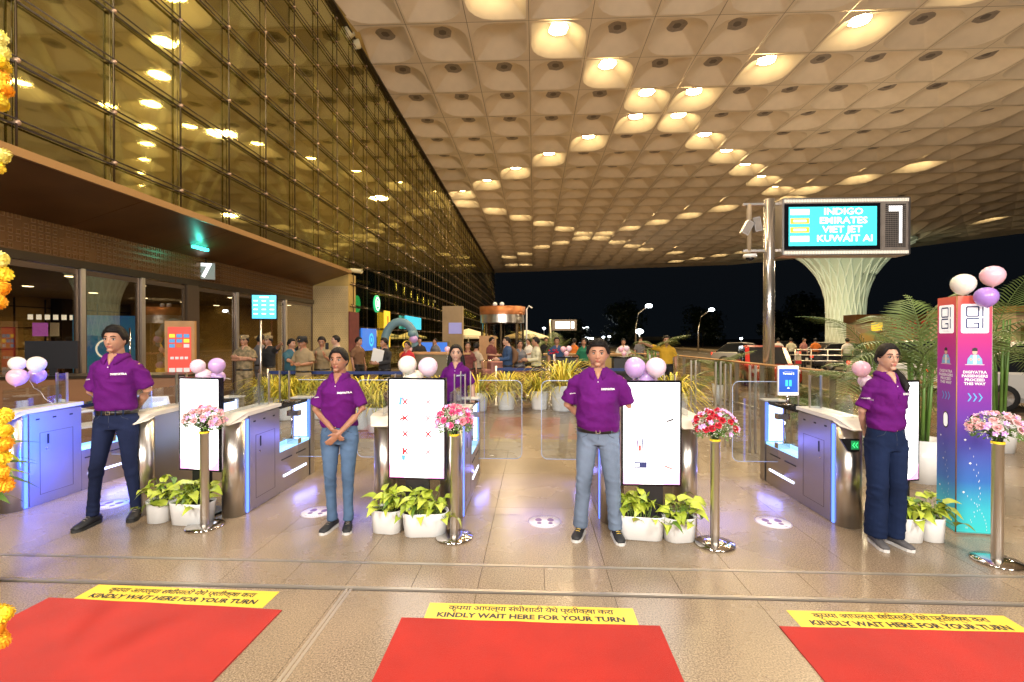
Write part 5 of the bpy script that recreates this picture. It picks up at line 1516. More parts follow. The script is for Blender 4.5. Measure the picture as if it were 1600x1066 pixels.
def planter(label, px, py, w, d, h, rz, nl, seed):
    p = at_z(px, py, 0); rnd = random.Random(seed)
    t = thing('planter', label, 'planter', (p.x, p.y + d / 2, 0), R(rz), 'white planters of golden leaved plants')
    t.scale = (1.08, 1.08, 1.08)
    def rr(wx, dy, r, n=6):
        o = []
        for q, (cx, cy) in enumerate(((1, 1), (-1, 1), (-1, -1), (1, -1))):
            for k in range(n + 1):
                a = PI / 2 * q + PI / 2 * k / n
                o.append((cx * (wx / 2 - r) + r * math.cos(a), cy * (dy / 2 - r) + r * math.sin(a)))
        return o
    rings = [(.86, .012, .0), (.90, .0, .004), (1.0, 0, h - .006), (1.02, 0, h), (.96, 0, h), (.94, 0, h - .03)]
    vs = []; m = None
    for s, o, z in rings:
        out = rr(w * s - o, d * s - o, min(w, d) * .42 * s); m = len(out); vs += [(x, y, z) for x, y in out]
    fs = [(i * m + j, i * m + (j + 1) % m, (i + 1) * m + (j + 1) % m, (i + 1) * m + j) for i in range(len(rings) - 1) for j in range(m)] + [tuple(range(m))[::-1]]
    MB().add(vs, fs, 0, True).build('pot', 'pot_white', t)
    out = rr(w * .93, d * .93, min(w, d) * .38)
    MB().add([(x, y, h - .02) for x, y in out], [tuple(range(len(out)))]).build('soil', 'soil', t)
    st = MB()
    for k in range(nl):
        x0, y0 = rnd.uniform(-w * .36, w * .36), rnd.uniform(-d * .34, d * .34)
        a = rnd.uniform(0, 2 * PI); out_ = rnd.uniform(.01, .075); z = h + rnd.uniform(.0, .165) * (1 - out_ * 4)
        if rnd.random() < .12: z = h - .03; out_ = .05
        x, y = x0 + math.cos(a) * out_ + (math.copysign(.04, x0) if z < h else 0), y0 + math.sin(a) * out_ + (-.05 if z < h else 0)
        P = Vector((x, y, z)); st.tube([(x0 * .7, y0 * .7, h - .02), (x0 * .85, y0 * .85, (h + z) / 2 + .02), P], .0022, n=4, caps=False)
        dirv = Vector((math.cos(a) + rnd.uniform(-.4, .4), math.sin(a) + rnd.uniform(-.4, .4) - .3, rnd.uniform(-.3, .55))).normalized()
        q = dirv.to_track_quat('Y', 'Z'); o = link('leaf', LEAVES[rnd.choice((0, 0, 1, 1, 3, 3, 2, 4))], t, P); o.rotation_euler = (q.to_matrix() @ Matrix.Rotation(rnd.uniform(-.6, .6), 3, 'Y')).to_euler()
        s = rnd.uniform(.95, 1.5); o.scale = (s, s, s)
    tag(st.build('stem', 'stem_green', t), kind='stuff')
planter('small white planter beside the left young man', 238, 820, .19, .19, .185, 0, 34, 11)
planter('long white planter behind the pale pink bouquet post', 290, 823, .36, .19, .185, -4, 55, 12)
planter('white planter at the feet of the slim woman', 601, 836, .26, .19, .185, -8, 42, 13)
planter('long white planter under the screen with red crosses', 661, 841, .36, .19, .185, 6, 52, 14)
planter('long white planter at the right foot of the broad man', 1004, 846, .37, .19, .185, -8, 54, 15)
planter('white planter beside the red rose bouquet post', 1066, 850, .25, .19, .185, 10, 42, 16)
planter('long white planter right of the woman in glasses', 1424, 850, .27, .19, .185, -3, 42, 17)
planter('small white planter in front of the printed totem', 1467, 850, .17, .17, .185, 0, 30, 18)

# ---- balloons
def balloons(label, items, string_to, group='balloon clusters on the islands'):
    """items: (px, py, width px, height px, colour, depth)"""
    c0 = at_y(items[0][0], items[0][1], items[0][5])
    t = thing('balloon_bunch', label, 'balloons', c0, 0, group)
    sx, sy, sz = string_to
    for (px, py, wp, col, y) in [(i[0], i[1], i[2], i[4], i[5]) for i in items]:
        p = at_y(px, py, y) - c0; r_ = wp / F * y / 2 * math.cos(math.atan2(px - 800, F)) ** 1.0
        prof = [(0, -1.12), (.06, -1.10), (.035, -1.04), (.12, -1.0), (.42, -.86), (.72, -.62), (.93, -.28), (1.0, .05), (.96, .36), (.80, .66), (.52, .88), (.22, .985), (0, 1.0)]
        mb = MB().lathe([(a * r_, b * r_ * 1.04) for a, b in prof], n=26)
        o = mb.build('balloon', 'balloon_' + col, t, p)
        dv = (Vector(string_to) - c0 - p)
        o.rotation_euler = (-dv).to_track_quat('Z', 'Y').to_euler() if False else ((random.random() - .5) * .5, (random.random() - .5) * .5, 0)
    mb = MB(); e = Vector(string_to) - c0
    pts = [Vector((0, 0, -.06)).lerp(e, q / 10) + Vector((math.sin(q * 2.1) * .012, math.cos(q * 2.1) * .012, 0)) for q in range(11)]
    mb.tube(pts, .0018, n=4).build('ribbon', 'print_white', t)
balloons('four cream and pink balloons over the leftmost gate', [(27, 569, 33, 0, 'white', 4.75), (57, 570, 36, 0, 'white', 4.7), (27, 590, 40, 0, 'pink', 4.6), (58, 587, 34, 0, 'lilac', 4.85)], (-4.95, 4.75, .98))
balloons('pale pink and lilac balloons over the first screen', [(309, 573, 27, 0, 'pale', 4.55), (339, 572, 29, 0, 'lilac', 4.5), (318, 588, 28, 0, 'pale', 4.6), (341, 590, 25, 0, 'lilac', 4.65)], (-2.95, 4.55, 1.28))
balloons('white and pale pink balloons over the screen with red crosses', [(637, 571, 30, 0, 'white', 4.35), (669, 574, 31, 0, 'pale', 4.3), (647, 594, 32, 0, 'white', 4.42)], (-1.05, 4.4, 1.28))
balloons('lilac and pink balloons between the broad man and the glass railing', [(992, 575, 33, 0, 'lilac', 4.3), (1025, 575, 32, 0, 'pale', 4.27), (1009, 592, 36, 0, 'lilac', 4.4)], (.95, 4.3, 1.28))
balloons('pink balloons behind the shoulder of the woman in glasses', [(1346, 577, 30, 0, 'pink', 4.45), (1352, 596, 24, 0, 'pale', 4.5)], (3.0, 4.6, .98))
balloons('large white, pink and violet balloons on top of the printed totem', [(1505, 445, 42, 0, 'white', 4.36), (1551, 432, 42, 0, 'pink', 4.38), (1541, 465, 41, 0, 'violet', 4.22)], (3.78, 4.36, 2.03), 'balloon clusters on the islands')
for lb, px, cols_ in (('small distant balloons on the dark lectern left of the broad man', 885, 1), ('small distant balloons right of the broad man', 975, 0)):
    balloons(lb, [(px - 5, 546, 9, 0, 'pink', 12.5), (px + 4, 545, 9, 0, 'pale', 12.5), (px, 553, 8, 0, 'pink', 12.4)], (at_y(px, 560, 12.6)))
balloons('single pink balloon by the counter left of the small staff woman', [(699, 546, 9, 0, 'pink', 9.0)], at_y(699, 570, 9.0))

# ---- printed totem
tp = thing('printed_totem', 'tall three sided printed totem fading from red to teal with directions', 'sign', (3.633, 4.334, 0))
P0, P1, P2 = Vector((0, 0, 0)), Vector((.255, -.043, 0)), Vector((.060, .27, 0)); HTt = 2.04
m = bpy.data.materials.new('totem_print'); m.use_nodes = True; nt = m.node_tree; b = nt.nodes['Principled BSDF']; b.inputs['Roughness'].default_value = .35
tc = nt.nodes.new('ShaderNodeTexCoord'); sxyz = nt.nodes.new('ShaderNodeSeparateXYZ'); cr = nt.nodes.new('ShaderNodeValToRGB'); mr = nt.nodes.new('ShaderNodeMapRange')
mr.inputs['From Max'].default_value = HTt; nt.links.new(tc.outputs['Object'], sxyz.inputs[0]); nt.links.new(sxyz.outputs[2], mr.inputs[0]); nt.links.new(mr.outputs[0], cr.inputs[0])
els = cr.color_ramp.elements
stops = [(0.0, (.03, .46, .45)), (.10, (.03, .38, .46)), (.22, (.03, .12, .38)), (.38, (.06, .05, .30)), (.50, (.12, .03, .28)), (.66, (.24, .02, .26)), (.82, (.42, .02, .17)), (.94, (.55, .06, .08)), (1.0, (.60, .12, .07))]
els[0].position = 0; els[0].color = (*stops[0][1], 1); els[1].position = 1; els[1].color = (*stops[-1][1], 1)
for q, c in stops[1:-1]:
    e = els.new(q); e.color = (*c, 1)
nt.links.new(cr.outputs[0], b.inputs['Base Color']); nt.links.new(cr.outputs[0], b.inputs['Emission Color']); b.inputs['Emission Strength'].default_value = .35
M['totem_print'] = m; m.cycles.emission_sampling = 'NONE'
n1 = Vector((-(P1 - P0).y, (P1 - P0).x, 0)).normalized() * -1; n2 = Vector(((P2 - P0).y, -(P2 - P0).x, 0)).normalized() * -1
if n1.y > 0: n1 = -n1
if n2.x > 0: n2 = -n2
n3 = (P1 + P2) / 2 - P0; n3.normalize()
MB().prism([(P0.x, P0.y), (P1.x, P1.y), (P2.x, P2.y)], .015, HTt).build('core', 'white_plastic', tp, fix=True)
MB().prism([(P0.x - .03, P0.y - .03), (P1.x + .04, P1.y - .03), (P2.x, P2.y + .04)], 0, .014).build('base', 'chrome', tp, fix=True)
for (A_, B_, n_, s_) in ((P0, P1, n1, 1), (P2, P0, n2, .9)):
    u = (B_ - A_).normalized(); W = (B_ - A_).length; c_ = (A_ + B_) / 2
    e_ = .004
    mb = MB(); a, b_ = A_ + u * e_, B_ - u * e_
    mb.add([a + n_ * .001, b_ + n_ * .001, b_ + n_ * .001 + Vector((0, 0, HTt)), a + n_ * .001 + Vector((0, 0, HTt)), a + n_ * .004, b_ + n_ * .004, b_ + n_ * .004 + Vector((0, 0, HTt)), a + n_ * .004 + Vector((0, 0, HTt))],
           [(0, 1, 2, 3), (7, 6, 5, 4), (0, 4, 5, 1), (2, 6, 7, 3), (1, 5, 6, 2), (0, 3, 7, 4)])
    f = mb.build('printed_face', 'totem_print', tp, fix=True)
    def flat(name, pts, m_, off=.0055, par=f):
        return MB().add([c_ + u * x * (W / .275) + n_ * off + Vector((0, 0, z)) for x, z in pts], [tuple(range(len(pts)))]).build(name, m_, par)
    def rrect(x0, x1, z0, z1, r, n=5):
        o = []
        for q, (cx, cz) in enumerate(((x1 - r, z1 - r), (x0 + r, z1 - r), (x0 + r, z0 + r), (x1 - r, z0 + r))):
            for k in range(n + 1):
                a = PI / 2 * q + PI / 2 * k / n; o.append((cx + r * math.cos(a), cz + r * math.sin(a)))
        return o
    mat('card_white', (.85, .85, .86), .5, emit=(1, 1, 1), es=.45)
    card = flat('logo_card', rrect(-.108, .108, 1.72, 1.97, .018), 'card_white')
    K = dict(parent=card, up=(0, 0, 1), n=n_)
    L = lambda s, size, mm, x, z, bold=0.0, xs=1.0: lettering(s, size * (W / .275), mm, c_ + u * x * (W / .275) + n_ * .007 + Vector((0, 0, z)), n=n_, parent=f, bold=bold, xs=xs)
    # boxy DI / GI monogram strokes
    def stroke(x0, z0, x1, z1, t=.012):
        if x0 == x1: pts = [(x0 - t / 2, z0), (x0 + t / 2, z0), (x0 + t / 2, z1), (x0 - t / 2, z1)]
        else: pts = [(x0, z0 - t / 2), (x1, z0 - t / 2), (x1, z0 + t / 2), (x0, z0 + t / 2)]
        flat('letter_stroke', pts, 'print_navy', .0068, card)
    for (x0, z0, x1, z1) in ((-.065, 1.865, -.065, 1.945), (-.065, 1.945, .028, 1.945), (.028, 1.865, .028, 1.945), (-.065, 1.865, .028, 1.865), (.06, 1.861, .06, 1.949),
                             (-.065, 1.765, -.065, 1.845), (-.065, 1.845, .032, 1.845), (-.065, 1.765, .032, 1.765), (.028, 1.765, .028, 1.805), (-.012, 1.805, .032, 1.805), (.06, 1.761, .06, 1.849)):
        stroke(x0, z0, x1, z1)
    L('Y A T R A', .022, 'vent_grey', 0, 1.738)
    # traveller picture
    mat('print_skin', (.72, .45, .36), .5); mat('print_jacket', (.22, .48, .80), .5)
    flat('portrait', [(-.060, 1.455), (.060, 1.455), (.055, 1.50), (.030, 1.535), (-.030, 1.535), (-.055, 1.50)], 'print_jacket', .006)
    flat('portrait', [(-.012, 1.455), (.012, 1.455), (.014, 1.53), (-.014, 1.53)], 'print_white', .0066)
    flat('portrait', [(.020 * math.cos(a), 1.560 + .026 * math.sin(a)) for a in [q * PI / 6 for q in range(12)]], 'print_skin', .0066)
    flat('portrait', [(-.021, 1.566), (.021, 1.566), (.020, 1.588), (.0, 1.597), (-.020, 1.588)], 'ink', .0072)
    for s in (-1, 1): flat('portrait', [(s * .030 + .010 * math.cos(a), 1.495 + .013 * math.sin(a)) for a in [q * PI / 4 for q in range(8)]], 'print_skin', .0072)
    flat('underline', [(-.075, 1.448), (.075, 1.448), (.075, 1.452), (-.075, 1.452)], 'print_white', .006)
    for k, s in enumerate(('DIGIYATRA', 'PASSENGERS', 'PROCEED', 'THIS WAY')):
        L(s, .034, 'print_white', 0, 1.385 - k * .033, .0012, 1.05)
    for k in range(3):
        x = -.055 + k * .042
        flat('chevron', [(x, 1.205), (x + .012, 1.205), (x + .034, 1.170), (x + .012, 1.135), (x, 1.135), (x + .022, 1.170)], 'print_blue', .006)
    flat('oval_window_rim', [(.038 * math.cos(a), .955 + (.028 if math.sin(a) > 0 else -.028) + .045 * math.sin(a)) for a in [q * PI / 12 + .01 for q in range(24)]], 'black_gloss', .006)
    flat('oval_window', [(.030 * math.cos(a), .955 + (.026 if math.sin(a) > 0 else -.026) + .036 * math.sin(a)) for a in [q * PI / 12 + .01 for q in range(24)]], 'card_white', .0068)
    for (xa, za, xb, zb, bul) in ((-.07, .80, -.06, .05, .12), (-.03, .60, -.05, .05, .10), (-.08, .35, .10, .04, .05)):
        prev = None
        for k in range(23):
            t = k / 22; x = xa + (xb - xa) * t + bul * 4 * t * (1 - t) * .9; z = za + (zb - za) * t
            if k % 2 == 0: flat('dotted_path', [(x - .0015, z - .007), (x + .0015, z - .007), (x + .0015, z + .007), (x - .0015, z + .007)], 'print_white', .006)
        flat('plane_icon', [(xa - .012, za + .004), (xa, za - .004), (xa + .012, za + .004), (xa, za + .014)], 'print_white', .0062)
MB().tube([(P0 - Vector((.002, .004, 0))), P0 + Vector((-.002, -.004, HTt))], .005, n=8).build('corner_trim', 'brass_light', tp)

# ---- marigold garland at the left edge
gp = at_y(1, 400, 2.1)
gt = thing('marigold_garland', 'yellow and orange marigold garland hanging at the left edge of the frame', 'garland', (gp.x, gp.y, 0))
def mari(m_, s):
    mb = MB(); rnd = random.Random(s)
    for k in range(70):
        z = 1 - 2 * (k + .5) / 70; a = k * 2.4; q = math.sqrt(1 - z * z); d = Vector((q * math.cos(a), q * math.sin(a), z * .8)); t1 = d.orthogonal().normalized(); t2 = d.cross(t1)
        c_ = d * .82; w = .26
        mb.add([c_ - t1 * w, c_ - t2 * w * .6 , c_ + t1 * w + d * .2, c_ + t2 * w + d * .3, c_ + d * .12], [(0, 1, 4), (1, 2, 4), (2, 3, 4), (3, 0, 4)])
    mb.ell((0, 0, 0), (.84, .84, .66), nu=10, nv=6)
    mb.v = [(x * .030, y * .030, z * .030) for x, y, z in mb.v]
    return mb.mesh('flower', m_)
MG = [mari('marigold_yellow', 1), mari('marigold', 2), mari('marigold_pale', 3)]
rnd = random.Random(4)
for (ya, yb, off, seq) in ((50, 165, 0, (2, 2, 0, 1, 1, 0)), (232, 268, -5, (2, 0)), (394, 482, 0, (2, 0, 1, 1)), (640, 770, 2, (0, 0, 1, 0, 1, 1)), (950, 1010, -2, (0, 1, 1))):
    n = len(seq) * 1
    for k in range(n):
        py = ya + (yb - ya) * (k + .5) / n
        z = at_y(0, py, 2.1).z
        for q in range(2):
            o = link('flower', MG[seq[k]], gt, (off / F * 2.1 + .008 * (-1) ** k - q * .035, rnd.uniform(-.02, .02) + q * .02, z), (rnd.uniform(0, 6), rnd.uniform(0, 6), 0)); s = 1.15; o.scale = (s, s, s)
MB().tube([(-.02, 0, .3), (-.02, 0, 3.4)], .004, n=5).build('string', 'marigold_yellow', gt)
# leafy plant edge at the far left
lp = at_y(-30, 700, 3.0)
t = thing('leafy_plant', 'big leafed green and yellow plant poking in at the left edge', 'plant', (lp.x - .08, lp.y, 0))
MB().lathe([(0, 0), (.07, 0), (.09, .26), (.085, .26), (.08, .24), (0, .24)], n=20).build('pot', 'cloth_brown', t)
BL = leaf_mesh('leaf_mid', .30, .10, .35); BL2 = leaf_mesh('pothos', .26, .07, .45)
st = MB(); rnd = random.Random(9)
for k in range(34):
    a = rnd.uniform(0, 2 * PI); z = rnd.uniform(.62, 1.12); d = Vector((math.cos(a), math.sin(a) * .6, rnd.uniform(-.1, .5))).normalized()
    o = link('leaf', BL if k % 2 else BL2, t, (math.cos(a) * .04, math.sin(a) * .04, z)); o.rotation_euler = d.to_track_quat('Y', 'Z').to_euler()
st.tube([(0, 0, .25), (.01, 0, .7), (0, 0, 1.05)], .012, n=6).tube([(.02, 0, .25), (-.03, 0, .6), (-.05, .02, .95)], .010, n=6)
tag(st.build('stem', 'stem_green', t), kind='stuff')
# ================================================================== GANTRY SIGN
gy = 10.5
gp = at_y(1201, 600, gy)
tp_ = at_y(1201, 312, gy).z
t = thing('gantry_sign', 'tall steel pole carrying a lit turquoise flight board and a large number 7', 'sign', (gp.x, gy, 0))
MB().tube([(0, 0, 0), (0, 0, tp_)], .112, n=24).lathe([(.20, 0), (.20, .02), (.0, .02)], n=24).build('pole', mat('pole_steel', (.50, .46, .42), .25, .9), t)
a = at_y(1217, 318, gy) - Vector((gp.x, gy, 0)); b = at_y(1410, 396, gy) - Vector((gp.x, gy, 0))
MB().b2((a.x, -.16, b.z), (b.x, .20, a.z)).build('housing', 'vent_grey', t)
mb = MB()
n = 80
for k in range(n):
    x = a.x + (b.x - a.x) * (k + .5) / n
    for z in (a.z, b.z): mb.b2((x - .009, -.18, z - .032), (x + .009, -.165, z + .032))
tag(mb.build('louvre', mat('louvre_lit', (.8, .75, .65), .4, emit=(1, .88, .7), es=.45), t), kind='stuff')
for (x0, x1, z0, z1) in ((a.x - .02, a.x + .01, b.z - .04, a.z + .04), (b.x - .01, b.x + .02, b.z - .04, a.z + .04)):
    MB().b2((x0, -.19, z0), (x1, .2, z1)).build('frame_post', 'steel_brushed', t)
for z in (a.z + .045, b.z - .045): MB().b2((a.x, -.19, z - .010), (b.x, .2, z + .010)).build('frame_rail', 'steel_brushed', t)
w = b.x - a.x
bz = MB().b2((a.x + .03, -.175, b.z + .06), (a.x + w * .775, -.163, a.z - .06)).build('board', 'black_gloss', t)
x0, x1, z0, z1 = a.x + .115, a.x + w * .745, b.z + .14, a.z - .13
sc_ = MB().b2((x0, -.182, z0), (x1, -.176, z1)).build('board_screen', 'screen_teal', bz)
zz_ = [z1 - (z1 - z0) * q for q in (.13, .36, .59, .82)]
xm = x0 + (x1 - x0) * .62
for s, z, dx in zip(('INDIGO', 'EMIRATES', 'VIET JET', 'KUWAIT AI'), zz_, (0, .0, -.02, .03)):
    lettering(s, .185, 'sign_white', (xm + dx, -.186, z), parent=sc_, bold=.004, xs=1.2)
for k, (z, m_) in enumerate(zip(zz_, ('sign_white', 'sign_orange', 'sign_yellow', 'sign_white'))):
    o = MB().b2((x0 + .03, -.186, z - .058), (x0 + .41, -.183, z + .058)).build('airline_panel', m_, sc_)
    if k in (1, 2): MB().b2((x0 + .09, -.189, z - .022), (x0 + .35, -.186, z + .022)).build('small_print', 'sign_white', o)
x2 = a.x + w * .80
mp = MB().b2((a.x + w * .785, -.172, b.z + .03), (b.x - .03, -.163, a.z - .03)).build('number_panel', 'vent_grey', t)
# dot matrix numeral 7
mb = MB(); md = MB()
cw, ch = 12, 22; px0, px1, pz0, pz1 = x2 + .05, b.x - .08, b.z + .12, a.z - .10
for i in range(cw):
    for j in range(ch):
        x = px0 + (px1 - px0) * i / (cw - 1); z = pz0 + (pz1 - pz0) * j / (ch - 1)
        on_ = (j in (18, 19, 20) and 2 <= i <= 9) or (i in (8, 9) and 2 <= j <= 20)
        (mb if on_ else md).b2((x - .011, -.178, z - .014), (x + .011, -.172, z + .014))
tag(mb.build('lit_dot', 'sign_white', mp), kind='stuff'); tag(md.build('dark_dot', 'black_plastic', mp), kind='stuff')
for z in (tp_ - .10, at_y(1201, 392, gy).z):
    MB().b2((-.55, -.03, z - .025), (a.x, .03, z + .025)).build('bracket', 'steel', t)
cm = MB().tube([(-.42, 0, tp_ - .10), (-.42, 0, at_y(1201, 392, gy).z)], .05, n=10).build('camera_mast', 'wall_stone', t)
for (dx, dz, rot) in ((-.50, -.62, .5), (-.30, -.55, -.2)):
    m3 = Matrix.Rotation(rot, 3, 'Y')
    c_ = thing('camera_box', None, None, (dx, -.08, tp_ + dz)); c_.parent = t  # grey camera housing by the mast, not a lamp
    MB().box((0, 0, 0), (.15, .14, .30), rot=m3).build('body', 'steel_brushed', c_)
    MB().box((0, -.075, 0), (.12, .01, .26), rot=m3).build('lens', 'vent_grey', c_)
dc = MB().lathe([(0, .05), (.13, .05), (.14, 0), (.12, -.02), (0, -.02)], (-.42, -.05, at_y(1201, 402, gy).z), n=20).build('dome_camera', 'white_plastic', t)
MB().ell((-.42, -.05, at_y(1201, 402, gy).z - .03), (.085, .085, .07), nu=14, nv=8).build('dome_lens', 'black_gloss', dc)
light('board_glow', 'AREA', (gp.x + 1.2, gy - .35, 4.0), 6, (.1, .8, .8), .8, aim=(gp.x + 1.2, gy - 3, 2), sy=.4)

# ================================================================== GLASS RAILING ON THE RIGHT
rl = thing('glass_railing', 'glass railing with steel posts and brown top rail right of the broad man', 'railing')
pts = [at_y(957, 545, 18.5), at_y(1050, 553, 16.0), at_y(1240, 579, 9.3)]
P_ = [Vector((p.x, p.y, 1.12)) for p in pts]
P_.append(Vector((P_[-1].x + .05, 5.8, 1.12)))
for A_, B_ in zip(P_, P_[1:]):
    MB().tube([A_, B_], [(.055, .022)] * 2, n=8, ref=(0, 0, 1)).build('top_rail', 'wood_tan', rl)
    L = (B_ - A_).length; k_ = max(1, round(L / 1.15)); u = (B_ - A_) / k_
    for q in range(k_ + (B_ is P_[-1])):
        c_ = A_ + u * q
        MB().b2((c_.x - .05, c_.y - .012, 0), (c_.x + .05, c_.y + .012, 1.12)).build('post', 'steel', rl)
        if q < k_:
            d_ = c_ + u; n_ = Vector((u.y, -u.x, 0)).normalized() * .006; g = u.normalized() * .07
            mb = MB(); a_, b_ = c_ + g, d_ - g
            vs = [(p.x + s * n_.x, p.y + s * n_.y, z) for s in (-1, 1) for p, z in ((a_, .10), (b_, .10), (b_, 1.06), (a_, 1.06))]
            mb.add(vs, [(0, 1, 2, 3), (7, 6, 5, 4), (0, 4, 5, 1), (2, 6, 7, 3), (1, 5, 6, 2), (0, 3, 7, 4)]).build('pane', 'rail_glass', rl)
    n_ = Vector(((B_ - A_).y, -(B_ - A_).x, 0)).normalized()
    MB().tube([Vector((A_.x, A_.y, .16)), Vector((B_.x, B_.y, .16))], .025, n=6).build('foot_rail', 'steel', rl)
for px in (1043, 1048, 1099, 1190):
    p = at_y(px, 570, 11.0 if px > 1150 else 15.0)
# free standing glass fins of a second gate row behind
for k, (px, y) in enumerate(((1122, 8.2), (1137, 7.6), (1083, 8.8), (1176, 7.2), (1233, 7.4))):
    p = at_y(px, 600, y)
    g = thing('glass_fin_stand', ('pair of tall steel edged glass fins left of the gantry pole', 'slender steel edged glass fin nearest the red bouquet', 'leftmost steel edged glass fin behind the third screen', 'steel edged glass fin just left of the right gate lane', 'steel edged glass fin beside the tablet kiosk')[k], 'barrier', (p.x, y, 0))
    MB().b2((-.05, -.02, 0), (-.03, .02, 1.28)).b2((.03, -.02, 0), (.05, .02, 1.28)).build('channel', 'steel', g)['kind'] = 'stuff'
    MB().b2((-.03, -.006, .05), (.03, .006, 1.27)).build('pane', 'gate_glass', g)

# ================================================================== SPIDER PLANTS IN POTS
def blade_mb(mb, base, a, L, up, w=.011, rnd=random):
    pts = []
    for i in range(6):
        t = i / 5; r_ = L * t * (.55 + .3 * t); z = up * math.sin(t * PI * .62) * 1.1 - (.30 * L) * t ** 3
        pts.append(base + Vector((math.cos(a) * r_, math.sin(a) * r_, z)))
    s = Vector((-math.sin(a), math.cos(a), 0)); vs = []
    for i, p in enumerate(pts):
        ww = w * (1.0, 1.05, 1.0, .8, .5, .08)[i]; vs += [p - s * ww, p - Vector((0, 0, .3 * ww)), p + s * ww]
    mb.add(vs, [(i * 3 + j, i * 3 + j + 1, i * 3 + 4 + j, i * 3 + 3 + j) for i in range(5) for j in (0, 1)], 0, True)
SP = []
for v in range(3):
    r_ = random.Random(20 + v); m1 = MB(); m2 = MB()
    for k in range(170):
        a = r_.uniform(0, 2 * PI); L = r_.uniform(.42, .86); up = r_.uniform(.05, .46)
        blade_mb(m1 if r_.random() < .6 else m2, Vector((math.cos(a) * .05, math.sin(a) * .05, 0)), a, L, up)
    SP.append((m1.mesh('blades', 'spider_leaf_light'), m2.mesh('blades', 'spider_leaf')))
POT = MB().lathe([(0, 0), (.135, 0), (.15, .02), (.185, .36), (.19, .38), (.17, .38), (.16, .34), (0, .34)], n=26).mesh('pot', 'pot_white')
def spider(label, px, y, k, s=1.0, h=None):
    p = at_y(px, 600, y)
    t = thing('spider_plant', label, 'plant', (p.x, p.y, 0), k * 1.3, 'yellow spider plants in white pots')
    link('pot', POT, t)
    for me in SP[k % 3]: tag(link('foliage', me, t, (0, 0, .34)), kind='stuff')
    t.scale = (s * 1.2, s * 1.2, s * 1.15)
sp_list = [(427, 10.0, 'leftmost yellow spider plant behind the display pole', 1.0), (449, 9.7, 'second yellow spider plant from the left, below the papers', 1.0), (477, 10.2, 'third yellow spider plant, below the beret officer', 1.0), (500, 9.9, 'yellow spider plant just left of the slim woman', .95),
           (571, 8.8, 'yellow spider plant just right of the slim woman', 1.1), (592, 8.5, 'yellow spider plant left of the screen with crosses', 1.05),
           (748, 11.0, 'yellow spider plant touching the small staff woman', 1.0), (791, 11.3, 'yellow spider plant whose whole white pot shows, left of two', 1.0), (843, 11.4, 'yellow spider plant whose whole white pot shows, right of two', 1.0),
           (880, 11.2, 'tall yellow spider plant touching the shoulder of the broad man', 1.35), (700, 11.2, 'yellow spider plant behind the white balloons', .95), (1050, 9.5, 'yellow spider plant just right of the third screen', 1.15)]
for k, (px, y, lb, s) in enumerate(sp_list): spider(lb, px, y, k, s)

# ================================================================== PALMS AND SHRUBS ON THE RIGHT
def frond(L, droop, w, n=26, seed=0):
    mb = MB(); r_ = random.Random(seed); pts = []
    for i in range(n + 1):
        t = i / n; pts.append(Vector((0, L * (t * .80), L * (.62 * t - droop * t * t))))
    mb.tube(pts[::4] + [pts[-1]], [.010 * (1 - .8 * i / 7) for i in range(len(pts[::4]) + 1)], n=5, caps=False)
    for i in range(3, n):
        t = i / n; tan = (pts[i + 1] - pts[i]).normalized(); ll = w * (math.sin(PI * min(1, t * 1.05 + .08)) ** .6 + .1) * r_.uniform(.9, 1.1)
        for s in (-1, 1):
            d = (Vector((s, 0, .05)) * .78 + tan * .62 + Vector((0, 0, -.10))).normalized()
            b = pts[i]; e = b + d * ll + Vector((0, 0, -.22 * ll)); m_ = b + d * ll * .5 + Vector((0, 0, .0)); q = tan * .011
            mb.add([b - q * .6, b + q * .6, m_ + q, e, m_ - q], [(0, 1, 2, 4), (4, 2, 3)])
    return mb.mesh('frond', 'palm_leaf')
FR_ = [frond(1.5, .35, .42, seed=1), frond(1.3, .55, .38, seed=2), frond(1.7, .75, .40, seed=3)]
def palm(label, x, y, h, n, s, seed, potr=.24, spread=(.1, 1.0)):
    r_ = random.Random(seed)
    t = thing('areca_palm', label, 'palm', (x, y, 0), 0, 'potted palms behind the railing')
    MB().lathe([(0, 0), (potr * .75, 0), (potr, .5), (potr * .92, .5), (potr * .85, .45), (0, .45)], n=24).build('pot', 'pot_white', t)
    mb = MB()
    for k in range(6):
        a = k * 1.1; mb.tube([(math.cos(a) * .06, math.sin(a) * .06, .42), (math.cos(a) * .09, math.sin(a) * .09, h * .6), (math.cos(a) * .12, math.sin(a) * .12, h)], [.022, .018, .012], n=6)
    tag(mb.build('cane', 'leaf_mid', t), kind='stuff')
    for k in range(n):
        a = 2 * PI * k / n * 2.618 + r_.uniform(-.3, .3); tl = r_.uniform(*spread)
        o = link('frond', FR_[k % 3], t, (math.cos(a) * .05, math.sin(a) * .05, h * r_.uniform(.55, 1.0)))
        o.rotation_euler = (R(38) * (1 - tl) - R(25) * (tl), 0, a); q = s * r_.uniform(.8, 1.15); o.scale = (q, q, q)
def X_at(px, y): return at_y(px, 560, y).x
palm('big palm with tall fronds just left of the printed totem', X_at(1438, 5.9), 5.9, 1.50, 16, .92, 31, spread=(-.3, .7))
palm('palm just right of the tablet kiosk with fronds under the gantry sign', X_at(1362, 7.2), 7.2, 1.40, 13, .85, 39, spread=(-.2, .8))
palm('palm behind the right side of the printed totem', X_at(1560, 7.5), 7.5, 1.95, 16, 1.05, 32)
palm('low palm between the tablet kiosk and the woman in glasses', X_at(1290, 7.0), 7.0, .62, 20, .62, 33)
palm('low palm between the gantry pole and the tablet kiosk', X_at(1262, 9.6), 9.6, .55, 15, .62, 34)
palm('palm behind the railing left of the gantry pole', X_at(1128, 12.5), 12.5, 1.0, 18, .75, 35)
